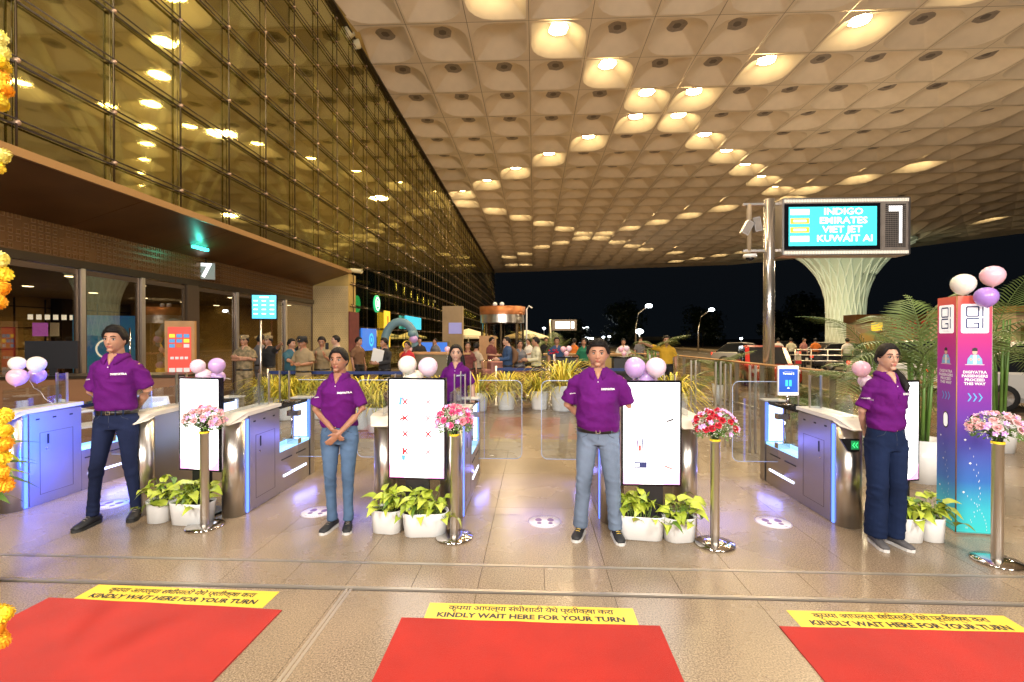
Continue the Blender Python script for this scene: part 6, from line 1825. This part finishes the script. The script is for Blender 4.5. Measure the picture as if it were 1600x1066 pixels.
palm('yellowish palm beside the man in mustard yellow', X_at(1018, 13.4), 13.4, 1.35, 14, .80, 36)
palm('distant palm left of the broad man', X_at(868, 20), 20, 1.2, 14, 1.0, 37)
palm('distant palm between the copper kiosk and the yellow plants', X_at(836, 24), 24, 1.4, 14, 1.1, 38)
# ================================================================== FAR TREES
def tree(label, px, y, h, w, seed, base=.25, mat_='leaf_dark', group='dark trees beyond the road'):
    r_ = random.Random(seed); p = at_y(px, 560, y)
    t = thing('tree', label, 'tree', (p.x, y, -.1), 0, group)
    mb = MB().tube([(0, 0, 0), (.05, 0, h * .3), (-.05, .05, h * .7)], [.22, .15, .06], n=7)
    for k in range(6):
        a = r_.uniform(0, 6.28); z = h * r_.uniform(.3, .55)
        mb.tube([(0, 0, z), (math.cos(a) * w * .25, math.sin(a) * w * .25, z + h * .18)], [.08, .03], n=5)
    mb.build('trunk', 'trunk', t)
    cm = MB(); cl = []
    for k in range(20):
        a = r_.uniform(0, 6.28); q = r_.uniform(0, .36) * w; z = h * (base + (1 - base) * r_.uniform(.1, .95)); cl.append((Vector((math.cos(a) * q * (1.2 - z / h * .6), math.sin(a) * q * (1.2 - z / h * .6), z)), w * r_.uniform(.13, .24)))
    for k in range(2400):
        c_, rr_ = cl[r_.randrange(20)]
        d = Vector((r_.gauss(0, 1), r_.gauss(0, 1), r_.gauss(0, 1))).normalized(); p_ = c_ + d * rr_ * r_.uniform(.6, 1.12)
        u = d.orthogonal().normalized(); v = d.cross(u); s = r_.uniform(.10, .22) * (w / 6 + .4); an = r_.uniform(0, 3); u2 = u * math.cos(an) + v * math.sin(an) + d * r_.uniform(-.5, .5)
        v2 = v * math.cos(an) - u * math.sin(an)
        cm.add([p_ - u2 * s, p_ + v2 * s * .5, p_ + u2 * s, p_ - v2 * s * .5], [(0, 1, 2, 3)])
    tag(cm.build('crown', mat_, t), kind='stuff')
tree('dark conical tree left of the red car', 1098, 105, 7.0, 10.5, 51, base=.12)
tree('dark tree between the flood lamp and the broad man', 975, 105, 8.9, 11.4, 52, base=.15)
tree('big dark tree right of the gantry pole', 1262, 105, 9.7, 17.1, 53, base=.2)
tree('low dark tree in the gap left of the great column', 1218, 105, 6.8, 11.1, 54, base=.2)
tree('dark shrub far left near the bridge lamps', 900, 105, 4.7, 10.5, 55, base=.1)
tree('dark tree at the far right behind the totem balloons', 1590, 105, 6.1, 12.2, 56, base=.1)

# ================================================================== CARS
def car(label, x, y, rz, m_, suv=False, lamps=True, L=4.1, W=1.74):
    t = thing('parked_car', label, 'car', (x, y, -.10), rz, 'cars on the forecourt road')
    Hh = 1.70 if suv else 1.50; wb = .92 if suv else .86
    # stations along length: (y, half width, z bottom, z belt)
    st_ = [(-L / 2, .68, .42, .62), (-L / 2 + .12, .80, .26, .74), (-L / 2 + .7, .86, .22, wb - .02), (-.6, .87, .22, wb), (.7, .87, .22, wb + .03), (L / 2 - .5, .86, .24, wb + .04), (L / 2 - .1, .82, .30, wb), (L / 2, .72, .42, wb - .16)]
    vs = []; prof = lambda w, zb, zt: [(-w * .9, zb), (-w, zb + .12), (-w, (zb + zt) / 2), (-w * .97, zt - .05), (-w * .90, zt), (w * .90, zt), (w * .97, zt - .05), (w, (zb + zt) / 2), (w, zb + .12), (w * .9, zb)]
    for (yy, w, zb, ztp) in st_: vs += [(a, yy, b) for a, b in prof(w * W / 1.74, zb, ztp)]
    n = 10; fs = [(i * n + j, (i + 1) * n + j, (i + 1) * n + (j + 1) % n, i * n + (j + 1) % n) for i in range(len(st_) - 1) for j in range(n)] + [tuple(range(n)), tuple(range(7 * n, 8 * n))[::-1]]
    MB().add(vs, fs, 0, False).build('body', m_, t, fix=True)
    gs = [(-.95, .76, wb - .02, wb), (-.35, .68, wb, Hh - .06), (.2, .67, wb, Hh), (1.1, .66, wb, Hh - .03), (1.75 if not suv else 1.9, .70, wb + .02, wb + .10)]
    vs = []
    for (yy, w, zb, ztp) in gs: vs += [(-w - .09, yy, zb), (-w, yy, ztp - .03), (-w * .8, yy, ztp), (w * .8, yy, ztp), (w, yy, ztp - .03), (w + .09, yy, zb)]
    n = 6; fs = []; km = []
    mb = MB(); 
    for i in range(4):
        for j in range(5):
            f = (i * n + j, i * n + j + 1, (i + 1) * n + j + 1, (i + 1) * n + j); fs.append(f)
            km.append(0 if (j == 2 and i in (1, 2)) or (j in (1, 3)) else 1)
    mb.add(vs, fs, 0, False); mb.m = km
    mb.build('cabin', [m_, 'car_glass'], t, fix=True)
    for sx in (-1, 1):
        for yy in (-L / 2 + .78, L / 2 - .80):
            w = MB().lathe([(.20, -.09), (.30, -.095), (.33, -.06), (.33, .06), (.30, .095), (.20, .09)], n=22)
            w.v = [(sx * .80 + v[2], yy + v[0], .33 + v[1]) for v in w.v]; tw = w.build('wheel', 'rubber', t)
            r_ = MB().lathe([(0, .05), (.06, .06), (.20, .085), (.205, .07)], n=10, smooth=False); r_.v = [(sx * .80 + sx * v[2], yy + v[0], .33 + v[1]) for v in r_.v]; r_.build('rim', 'steel', tw)
        MB().b2((sx * .50, L / 2 - .06, wb - .14), (sx * .78, L / 2 - .012 + .0, wb + .0)).build('tail_light', 'tail_red', t)
        MB().b2((sx * .46, -L / 2 + .02, .60), (sx * .72, -L / 2 + .10, .72)).build('headlight', 'head_lamp' if lamps else 'print_white', t)
        MB().box((sx * .98, -.72, wb + .06), (.18, .10, .12)).build('mirror', m_, t)
    MB().b2((-.24, L / 2 - .02, .56), (.24, L / 2 + .02, .68)).build('number_plate', 'print_white', t)
    MB().b2((-.75, L / 2 - .03, .30), (.75, L / 2 + .03, .44)).build('bumper', 'black_plastic' if suv else m_, t)
    return t
q = at_y(1186, 560, 19.5); car('red hatchback seen from behind left of the gantry pole', q.x - .3, 18.5, R(-14), 'car_red', lamps=False)
q = at_y(1300, 560, 33); car('white saloon behind the people on the far railing', q.x, 33, R(75), 'car_white')
q = at_y(1180, 560, 30); car('silver car behind the red hatchback', q.x, 31, R(60), 'car_silver')
q = at_y(1455, 560, 17); car('white van like car behind the palm and the totem', q.x, 17, R(70), 'car_white', suv=True, L=4.5)
q = at_y(1615, 560, 13); car('white SUV at the right edge behind the totem balloons', q.x, 12.6, R(78), 'car_white', suv=True, L=4.5, lamps=False)
q = at_y(1240, 560, 44); car('dark car far off beside the big tree', q.x, 45, R(80), 'car_dark')
q = at_y(1345, 560, 26); car('dark car right of the man in white T-shirt', q.x, 27, R(80), 'car_dark', lamps=False)

# ================================================================== FAR RAILING, LAMPS, BUILDINGS
t = thing('far_railing', 'steel barrier railing with people leaning on it beyond the road', 'railing')
x0, x1, yf = X_at(1165, 28), X_at(1480, 25), 26.2
for z in (.45, .75, 1.05): MB().tube([(x0, 27.6, z), (x1, 24.6, z)], .03, n=6).build('rail', 'steel', t)
for k in range(13):
    f = k / 12; MB().tube([(x0 + (x1 - x0) * f, 27.6 - 3 * f, -.1), (x0 + (x1 - x0) * f, 27.6 - 3 * f, 1.05)], .03, n=6).build('post', 'steel', t)
def lamp(label, px, py, y, arm=1.2, kind='arm', glow='street_glow', r_=.22):
    p = at_y(px, py, y)
    t = thing('street_lamp', label, 'street lamp', (p.x, y, -.1), 0, 'far street lamps')
    if kind == 'arm':
        MB().tube([(-arm, 0, 0), (-arm, 0, p.z * .55), (-arm * .8, 0, p.z * .85), (-.1, 0, p.z + .1)], [.10, .08, .07, .05], n=8).build('mast', 'steel', t)
    else: MB().tube([(0, 0, 0), (0, 0, p.z + .1)], [.09, .06], n=8).build('mast', 'steel', t)
    MB().ell((0, 0, p.z + .1), (r_ * 1.4, r_, r_ * .8), nu=12, nv=7).build('lamp_head', glow, t)
lamp('curved street lamp above the broad man', 1014, 478, 60, 1.6, r_=.30)
lamp('curved street lamp above the dark conical tree', 1112, 484, 60, 1.6, r_=.26)
lamp('low flood lamp between the broad man and the conical tree', 999, 518, 60, 0, 'post', r_=.36)
for k, (px, py, lb) in enumerate([(850, 513, 'single tiny lamp left of the distant board'), (912, 513, 'left one of two paired tiny lamps right of the distant board'), (917, 512, 'right one of two paired tiny lamps right of the distant board'), (893, 529, 'leftmost tiny lamp in the arc over the bridge'), (899, 527, 'second tiny lamp from the left in the bridge arc'), (904, 526, 'third tiny lamp from the left in the bridge arc'),
                                 (909, 526, 'topmost tiny lamp in the bridge arc'), (915, 527, 'third tiny lamp from the right in the bridge arc'), (920, 528, 'second tiny lamp from the right in the bridge arc'), (925, 529, 'rightmost tiny lamp in the bridge arc'), (943, 527, 'tiny lamp touching the hair of the broad man'), (952, 526, 'tiny lamp right of the hair of the broad man'),
                                 (1158, 529, 'tiny lamp above the red car'), (1291, 489, 'tiny lamp beside the shaft of the great column'), (1583, 505, 'tiny lamp left of the right edge building')]):
    lamp(lb, px, py, 110, 0, 'post', r_=.24)
br = struct(MB().b2((-6, 130, 1.0), (40, 134, 2.0)).build('distant_bridge', 'interior_dark'))
# distant terminal board
q = at_y(882, 508, 40)
t = thing('distant_board', 'small distant lit flight board on posts in the dark sky', 'sign', (q.x, 40, 0))
MB().b2((-1.0, 0, q.z - .45), (1.0, .3, q.z + .45)).build('housing', 'vent_grey', t)
MB().b2((-.75, -.02, q.z - .28), (.45, -.005, q.z + .28)).build('screen', 'screen_white', t)
MB().b2((.55, -.02, q.z - .28), (.8, -.005, q.z + .28)).build('number_screen', 'screen_white', t)
MB().tube([(-1.15, .15, 0), (-1.15, .15, q.z + .45)], .12, n=10).build('pole', 'steel', t)
# toll like building right
q0, q1 = at_y(1337, 500, 34), at_y(1462, 500, 34)
t = thing('kiosk_building', 'low tan building with red lettering behind the palms', 'building', (q0.x, 34, 0))
W_ = q1.x - q0.x; z_ = at_y(1400, 494, 34).z
MB().b2((0, 0, -.1), (W_, 1.0, z_)).build('wall', 'wall_stone', t)
MB().b2((-.15, -.25, z_ - .45), (W_ + .1, 1.1, z_ + .1)).build('parapet', 'brass_panel', t)
for k in range(4): MB().b2((.25 + k * 1.3, -.02, .2), (1.25 + k * 1.3, .04, 2.0)).build('window', 'interior_gold', t)
MB().b2((1.0, -.12, 2.15), (1.7, -.05, 2.75)).build('sign_panel', 'sign_yellow', t)
mb = MB()
for k, w_ in enumerate((.35, .22, .40, .18, .5, .3, .42)): mb.b2((2.2 + k * .48, -.27, 2.55), (2.2 + k * .48 + w_ * .8, -.255, 2.85))
for k in range(5): mb.b2((2.1 + k * .6, -.27, 2.28), (2.1 + k * .6 + .4, -.255, 2.40))
tag(mb.build('sign_mark', 'poster_red', t), kind='stuff')
q = at_y(1588, 500, 24)
t = thing('edge_building', 'tan stone pier building at the right edge of the frame', 'building', (q.x, 24, 0))
z_ = at_y(1590, 478, 24).z
MB().b2((0, 0, -.1), (4, 5, z_)).build('wall', 'wall_stone', t)
MB().b2((-.1, -.12, z_ - .3), (4.1, 5.1, z_)).build('cornice', 'brass_light', t)
mb = MB(); mb.b2((.2, -.03, .2), (.9, .02, 2.2)).build('door', 'brass_panel', t)
light('forecourt_fill_light', 'POINT', (9.8, 15, 5), 500, WARM, .2); light('forecourt_fill_light', 'POINT', (17, 27, 6), 700, WARM, .2); light('forecourt_fill_light', 'POINT', (24, 22, 6), 500, WARM, .2)  # fill without fixtures, the nearest added to brighten the red car

# ================================================================== THINGS BY THE ENTRANCE
# display on a pole
q = at_y(412, 600, 9.6); zt_, zb_ = at_y(415, 461, 9.6).z, at_y(415, 498, 9.6).z
t = thing('pole_display', 'lit turquoise flight display on a thin pole before the doors', 'screen', (q.x - .07, 9.6, 0), R(12))
MB().tube([(0, .03, 0), (0, .03, zb_ + .2)], .022, n=10).lathe([(0, 0), (.2, 0), (.2, .015), (0, .015)], n=20).build('pole', 'steel', t)
MB().b2((-.16, -.02, zb_ - .02), (.33, .025, zt_ + .01)).build('bezel', 'black_gloss', t)
s_ = MB().b2((-.145, -.024, zb_), (.315, -.021, zt_ - .005)).build('display', 'screen_cyan', t)
MB().b2((.0, -.028, zt_ - .06), (.17, -.025, zt_ - .035)).build('heading', 'sign_white', s_)
for r_ in range(4):
    for c_ in range(3): MB().b2((-.115 + c_ * .155, -.028, zt_ - .13 - r_ * .088), (-.035 + c_ * .155, -.025, zt_ - .11 - r_ * .088)).build('entry', 'sign_white', s_)
# poster stand
q = at_y(281, 590, 9.4)
t = thing('poster_stand', 'tan framed stand with a red promotional poster left of the first screen', 'sign', (q.x, 9.4, 0), R(14))
MB().b2((-.27, 0, 0), (.27, .09, 2.02)).build('frame', 'wood_tan', t)
s_ = MB().b2((-.21, -.012, .35), (.21, -.002, 1.90)).build('poster', mat('poster_lit', (.62, .06, .05), .4, emit=(.7, .10, .05), es=.5), t)
rnd = random.Random(8)
for k in range(9):
    MB().box((-.13 + (k % 3) * .13, -.016, 1.52 + (k // 3) * .10), (.10, .006, .07)).build('picture', rnd.choice(('sign_yellow', 'print_blue', 'poster_orange', 'print_white')), s_)
for k in range(9):
    MB().box((-.13 + (k % 3) * .13, -.016, .62 + (k // 3) * .19), (.11, .006, .15)).build('picture', 'print_white', s_)
for k in range(4): MB().b2((-.16 + k * .085, -.017, 1.25), (-.10 + k * .085, -.013, 1.30)).build('small_print', 'print_white', s_)
# blue poster inside the lobby and lit words
t = thing('blue_lobby_poster', 'tall blue illuminated poster behind the doors by the young man', 'poster', (at_x(158, 560, -11).x, at_x(158, 560, -11).y, 0), R(30))
MB().b2((-.55, 0, .2), (.75, .05, 2.25)).build('panel', mat('blue_poster', (.04, .15, .5), .4, emit=(.03, .14, .45), es=.8, col2=(.02, .45, .35), vscale=2), t)
MB().lathe([(.22, 0), (.26, 0)], n=24).build('ring', 'sign_white', t, (.15, -.02, 1.4)).rotation_euler = (R(90), 0, 0)
t = thing('lobby_sign', 'white lit lettering and violet screen far inside the lobby', 'sign', at_x(70, 498, -14.5))
for k in range(6): MB().box((-.45 + k * .17, .0 + k * .09, .05), (.11, .03, .15), rot=.5).build('letter_block', 'sign_white', t)
o = MB().box((-.25, .1, -.32), (.34, .04, .40), rot=.5).build('screen', mat('violet_screen', (.4, .1, .6), .4, emit=(.45, .12, .65), es=1.0), t)
MB().box((.2, .1, -.32), (.20, .04, .40), rot=.5).build('screen', 'print_white', t)
# reception desk and monitor on the far left
q = at_y(75, 600, 7.4)
t = thing('reception_desk', 'brown timber desk behind the leftmost gate cabinets', 'desk', (q.x, 7.6, 0), R(14))
MB().b2((-2.2, -.3, 0), (2.0, .3, 1.03)).build('front_panel', mat('desk_brown', (.20, .09, .035), .45), t)
MB().b2((-2.25, -.36, 1.03), (2.05, .34, 1.07)).build('desk_top', 'dark_bronze', t)
q = at_y(50, 590, 7.0)
t = thing('desk_monitor', 'black desktop monitor seen from the back behind the left balloons', 'monitor', (q.x, 7.3, 1.07), R(14))
MB().b2((-.36, 0, .12), (.36, .03, .56)).build('panel', 'black_plastic', t)
MB().b2((-.05, .03, .0), (.05, .06, .3)).b2((-.13, -.08, 0), (.13, .10, .012)).build('stand', 'black_plastic', t)
# white plastic chair behind the left gates
for k, (px, y, lb) in enumerate(((135, 6.6, 'white plastic chair behind the left young man'), (248, 6.9, 'white plastic chair between the first two gate lanes'))):
    q = at_y(px, 600, y); t = thing('plastic_chair', lb, 'chair', (q.x, y, 0), R(160 + 50 * k))
    MB().prism([(-.22, -.20), (.22, -.20), (.20, .22), (-.20, .22)], .42, .445).build('seat', 'white_plastic', t, fix=True)
    MB().tube([(0, .22, .44), (0, .26, .62), (0, .30, .84)], [(.19, .012), (.20, .012), (.16, .012)], n=12, ref=(0, 1, 0)).build('backrest', 'white_plastic', t)
    for sx in (-1, 1):
        for sy in (-1, 1): MB().tube([(sx * .19, sy * .19, .43), (sx * .23, sy * .24, 0)], [.025, .018], n=7).build('leg', 'white_plastic', t)
        MB().tube([(sx * .22, .25, .66), (sx * .26, .0, .66), (sx * .24, -.20, .60), (sx * .22, -.2, .44)], .018, n=7).build('armrest', 'white_plastic', t)

# ================================================================== MIDDLE BACKGROUND
t = thing('belt_barrier', 'blue belt barrier on thin posts behind the yellow spider plants', 'barrier')
for (xa, xb, y) in ((-6.0, -2.9, 10.6), (-.95, 3.0, 11.95)):
    n_ = round((xb - xa) / 1.3)
    for k in range(n_ + 1):
        x = xa + (xb - xa) * k / n_
        MB().lathe([(0, 0), (.16, 0), (.16, .02), (.03, .04), (.03, .98), (0, .98)], n=14).build('post', 'steel', t, (x, y, 0))
    for z in (.90,): MB().b2((xa, y - .006, z - .035), (xb, y + .006, z + .035)).build('belt', 'belt_blue', t)
def trolley(label, x, y, rz, load):
    t = thing('luggage_trolley', label, 'trolley', (x, y, 0), R(rz), 'luggage trolleys with bags')
    mb = MB()
    for s in (-1, 1): mb.tube([(s * .25, -.35, .12), (s * .27, .40, .16), (s * .27, .46, .98), (s * .20, .48, 1.02)], .014, n=6)
    mb.tube([(-.20, .48, 1.02), (.20, .48, 1.02)], .018, n=6).tube([(-.25, -.35, .12), (.25, -.35, .12)], .014, n=6)
    for k in range(5): mb.tube([(-.27, .46, .3 + k * .13), (.27, .46, .3 + k * .13)], .006, n=5)
    tag(mb.build('frame', 'chrome', t), kind='stuff')
    for s in (-1, 1):
        w = MB().lathe([(0, -.02), (.06, -.02), (.06, .02), (0, .02)], n=12); w.v = [(s * .24 + v[2], .36 + v[0], .06 + v[1]) for v in w.v]; w.build('wheel', 'rubber', t)
    w = MB().lathe([(0, -.02), (.06, -.02), (.06, .02), (0, .02)], n=12); w.v = [(v[2], -.30 + v[0], .06 + v[1]) for v in w.v]; w.build('wheel', 'rubber', t)
    for k, (m_, dims, z, nm, lb2) in enumerate(load):
        s_ = tag(MB().b2((-dims[0] / 2, -dims[1] / 2, 0), (dims[0] / 2, dims[1] / 2, dims[2])).build('suitcase', m_, None, (x, y, z)), lb2, 'suitcase', 'bags on the trolleys')
        s_.rotation_euler = (0, 0, R(rz)); bv = s_.modifiers.new('b', 'BEVEL'); bv.width = .04; bv.segments = 3
        MB().tube([(-.10, 0, dims[2]), (-.10, 0, dims[2] + .04), (.10, 0, dims[2] + .04), (.10, 0, dims[2])], .010, n=6).build('handle', 'black_plastic', s_)
trolley('trolley with red and pink bags behind the small staff woman', X_at(752, 13.4), 13.4, 60, [('cloth_red', (.50, .62, .34), .16, '', 'bright red suitcase low on the trolley'), ('cloth_pink', (.42, .55, .30), .51, '', 'dusty pink suitcase stacked on the red one')])
trolley('trolley with brown carton beside the bald man', X_at(775, 13.6), 13.6, 20, [('cloth_brown', (.48, .6, .40), .16, '', 'brown bag on the trolley by the bald man'), ('cloth_pink', (.42, .5, .45), .57, '', 'tilted pink brown box on the trolley by the bald man')])
trolley('trolley with blue bag before the cream shirted man', X_at(828, 13.5), 13.5, -40, [('cloth_blue', (.48, .6, .40), .16, '', 'blue bag before the cream shirted man'), ('wood_tan', (.36, .4, .30), .57, '', 'tan carton before the cream shirted man')])
# dark lecterns with balloons
for px, lb in ((885, 'black lectern with balloons left of the broad man'), (975, 'black lectern with balloons right of the broad man')):
    q = at_y(px, 570, 12.7); t = thing('black_lectern', lb, 'lectern', (q.x, 12.7, 0), group='black lecterns')
    MB().b2((-.26, 0, 0), (.26, .4, 1.15)).build('body', 'black_plastic', t); MB().b2((-.30, -.04, 1.15), (.30, .42, 1.18)).build('top', 'black_gloss', t)
# counter with tan panels behind the staff
q = at_y(690, 560, 12.4); t = thing('service_counter', 'grey service counter behind the small staff woman', 'counter', (q.x, 12.4, 0))
MB().b2((-.8, 0, 0), (.7, .6, 1.25)).build('front_panel', 'interior_dark', t); MB().b2((-.85, -.05, 1.25), (.75, .65, 1.30)).build('top', 'wood_tan', t)
# blue arch sculpture with colourful blocks
q = at_y(625, 540, 17)
t = thing('arch_sculpture', 'pale blue arch photo spot with pastel ornaments beyond the red top woman', 'sculpture', (q.x, 17, 0))
pts = [(-.55, 0, 0), (-.55, 0, 1.5)] + [(-.55 * math.cos(k * PI / 10), 0, 1.5 + .75 * math.sin(k * PI / 10)) for k in range(1, 10)] + [(.55, 0, 1.5), (.55, 0, 0)]
MB().tube(pts, [(.15, .12)] * len(pts), n=12, ref=(0, 1, 0)).build('arch', mat('pale_blue', (.13, .24, .30), .5), t)
rnd = random.Random(12)
for k in range(9): MB().ell((.35 + rnd.uniform(-.2, .25), -.1, .3 + k * .19), (.16, .14, .14), nu=10, nv=7).build('ornament', ('rose_pale', 'sign_yellow', 'balloon_lilac', 'pale_blue', 'poster_orange')[k % 5], t)
# shops on the facade
fx = XW + .12
def on_wall(px, py): return at_x(px, py, fx)
q = on_wall(603, 505); t = thing('yellow_sign', 'tall yellow illuminated sign on the facade', 'sign', q)
MB().b2((0, -.35, -1.2), (.08, .45, .6)).build('panel', 'sign_yellow', t); MB().b2((.085, -.05, -.9), (.10, .1, .35)).build('stripe', 'poster_orange', t)
q = on_wall(575, 533); t = thing('blue_wall_screen', 'blue advertising screen with a round white emblem by the gold pier', 'screen', q)
MB().b2((.0, -.9, -.42), (.08, .9, .55)).build('panel', 'screen_blue', t)
m_ = MB().lathe([(.20, 0), (.30, 0)], n=24).lathe([(0, .0), (.10, .0)], n=20); m_.v = [(.09 + v[2], v[0] + .2, v[1] + .05) for v in m_.v]; m_.build('emblem', 'screen_cyan', t)
q = on_wall(552, 530); t = thing('dark_red_panel', 'dark red panel beside the blue screen', 'panel', q)
MB().b2((0, -.5, -.5), (.06, .5, 1.1)).build('panel', 'cloth_maroon', t)
q = on_wall(577, 475); t = thing('green_round_sign', 'small round green illuminated sign on the facade', 'sign', (q.x + .3, q.y, q.z))
m_ = MB().lathe([(0, 0), (.38, 0), (.38, .08), (0, .08)], n=28); m_.v = [(v[2], v[0], v[1]) for v in m_.v]; m_.build('disc', mat('green_sign', (.02, .4, .15), .4, emit=(.03, .55, .2), es=.9), t)
m_ = MB().lathe([(.24, .085), (.30, .085)], n=28); m_.v = [(v[2], v[0], v[1]) for v in m_.v]; m_.build('ring', 'sign_white', t)
MB().b2((.083, -.10, -.13), (.087, .10, .13)).build('mark', 'sign_white', t)
q = on_wall(646, 507); t = thing('white_wall_sign', 'pale lit white sign on the dark facade', 'sign', q)
MB().b2((0, -2.0, -.30), (.10, 1.6, .45)).build('panel', 'screen_cyan', t)
for px, lb in ((667, 'left of two blue lit kiosks far along the facade'), (690, 'right of two blue lit kiosks far along the facade')):
    q = at_y(px, 545, 24); t = thing('blue_kiosk', lb, 'kiosk', (q.x, 24, 0), group='blue lit kiosks')
    MB().b2((-.35, 0, 0), (.35, .4, 1.5)).build('body', 'interior_dark', t); MB().b2((-.28, -.02, .9), (.28, -.004, 1.45)).build('screen', 'screen_blue', t)
q = at_y(707, 530, 26); t = thing('tan_pylon', 'tall tan pylon with a lilac panel by the facade', 'pylon', (q.x, 26, 0))
MB().b2((-.55, 0, 0), (.55, .4, 3.4)).build('body', 'wall_stone', t); MB().b2((-.2, -.02, 1.9), (.5, -.004, 2.5)).build('panel', mat('lilac_panel', (.3, .3, .6), .5, emit=(.2, .2, .5), es=.5), t)
# copper and glass lift kiosk
q = at_y(785, 530, 21); t = thing('copper_kiosk', 'round copper topped glass kiosk in the middle distance', 'kiosk', (q.x, 21, 0))
z0, z1, z2 = at_y(785, 545, 21).z, at_y(785, 505, 21).z, at_y(785, 480, 21).z
MB().lathe([(.95, z1), (.95, z2 - .35)], n=30).build('steel_drum', 'steel', t)
MB().lathe([(.98, z2 - .35), (1.0, z2), (0, z2)], n=30).build('copper_band', 'copper', t)
MB().lathe([(.88, 0), (.88, z1)], n=24).build('glass_drum', 'door_glass', t)
for k in range(8): MB().tube([(.9 * math.cos(k * PI / 4), .9 * math.sin(k * PI / 4), 0), (.9 * math.cos(k * PI / 4), .9 * math.sin(k * PI / 4), z1)], .05, n=6).build('post', 'dark_bronze', t)
MB().tube([(1.05, 0, 0), (1.05, 0, z2 - .1), (1.15, 0, z2 + .05), (1.30, 0, z2 - .05)], .035, n=8).build('pipe', 'print_white', t)
for k in (0, 1): MB().ell((-.3 + k * .3, -.3, z2 + .1), (.10, .10, .10), nu=10, nv=7).build('dome_lamp', 'print_white', t)
# umbrellas
def umbrella(label, px, py, y):
    q = at_y(px, py, y); t = thing('garden_umbrella', label, 'umbrella', (q.x, y, 0), group='cream umbrellas in the distance')
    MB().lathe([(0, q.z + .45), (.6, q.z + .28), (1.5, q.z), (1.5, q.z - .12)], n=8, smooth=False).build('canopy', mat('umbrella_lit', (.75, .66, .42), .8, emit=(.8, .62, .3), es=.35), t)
    MB().tube([(0, 0, 0), (0, 0, q.z + .4)], .04, n=6).build('pole', 'steel', t)
umbrella('cream umbrella left of the copper kiosk', 732, 524, 32); umbrella('cream umbrella right of the copper kiosk', 822, 526, 32); umbrella('cream umbrella between the tan pylon and the kiosk', 750, 527, 40)
# stall behind, warm blurs
q = at_y(762, 555, 17); t = thing('tan_info_board', 'tan upright information board left of the copper kiosk', 'board', (q.x, 17, 0)); MB().b2((-.3, 0, 0), (.3, .08, 1.75)).build('panel', 'wood_tan', t)
q = at_y(930, 560, 16); t = thing('pale_counter', 'pale cream counter behind the broad man', 'counter', (q.x, 16, 0)); MB().b2((-1.6, 0, 0), (.9, .6, 1.1)).build('front_panel', 'interior_gold', t); MB().b2((-1.7, -.1, 1.1), (1.0, .7, 1.15)).build('top', 'brass_light', t)
rd_ = random.Random(77)
# bag and cap details: papers held by the man in black
q = at_y(590, 556, 11.0); t = tag(MB().box((0, 0, 0), (.26, .01, .34), rot=Matrix.Rotation(.4, 3, 'X') @ Matrix.Rotation(.3, 3, 'Y')).build('paper_sheet', 'print_white', None, (q.x, 11.0, q.z)), 'white paper sheets held by the bearded man in black', 'paper')
q = at_y(511, 541, 10.75); tag(MB().box((0, 0, 0), (.075, .012, .15)).build('mobile_phone', 'black_plastic', None, (q.x, 10.75, q.z)), 'dark phone held up by the khaki officer', 'phone')
# pink flowers in the distance
q = at_y(866, 553, 12.3); t = thing('distant_bouquet', 'small red bouquet on a distant post above the yellow plants', 'bouquet', (q.x, 12.3, q.z))
for k in range(12): link('rose', FL['rose_red'][k % 3], t, (random.uniform(-.14, .14), random.uniform(-.06, .06), random.uniform(0, .10))).scale = (1.5, 1.5, 1.5)
MB().tube([(0, 0, -q.z), (0, 0, 0)], .035, n=10).build('post', 'steel', t)
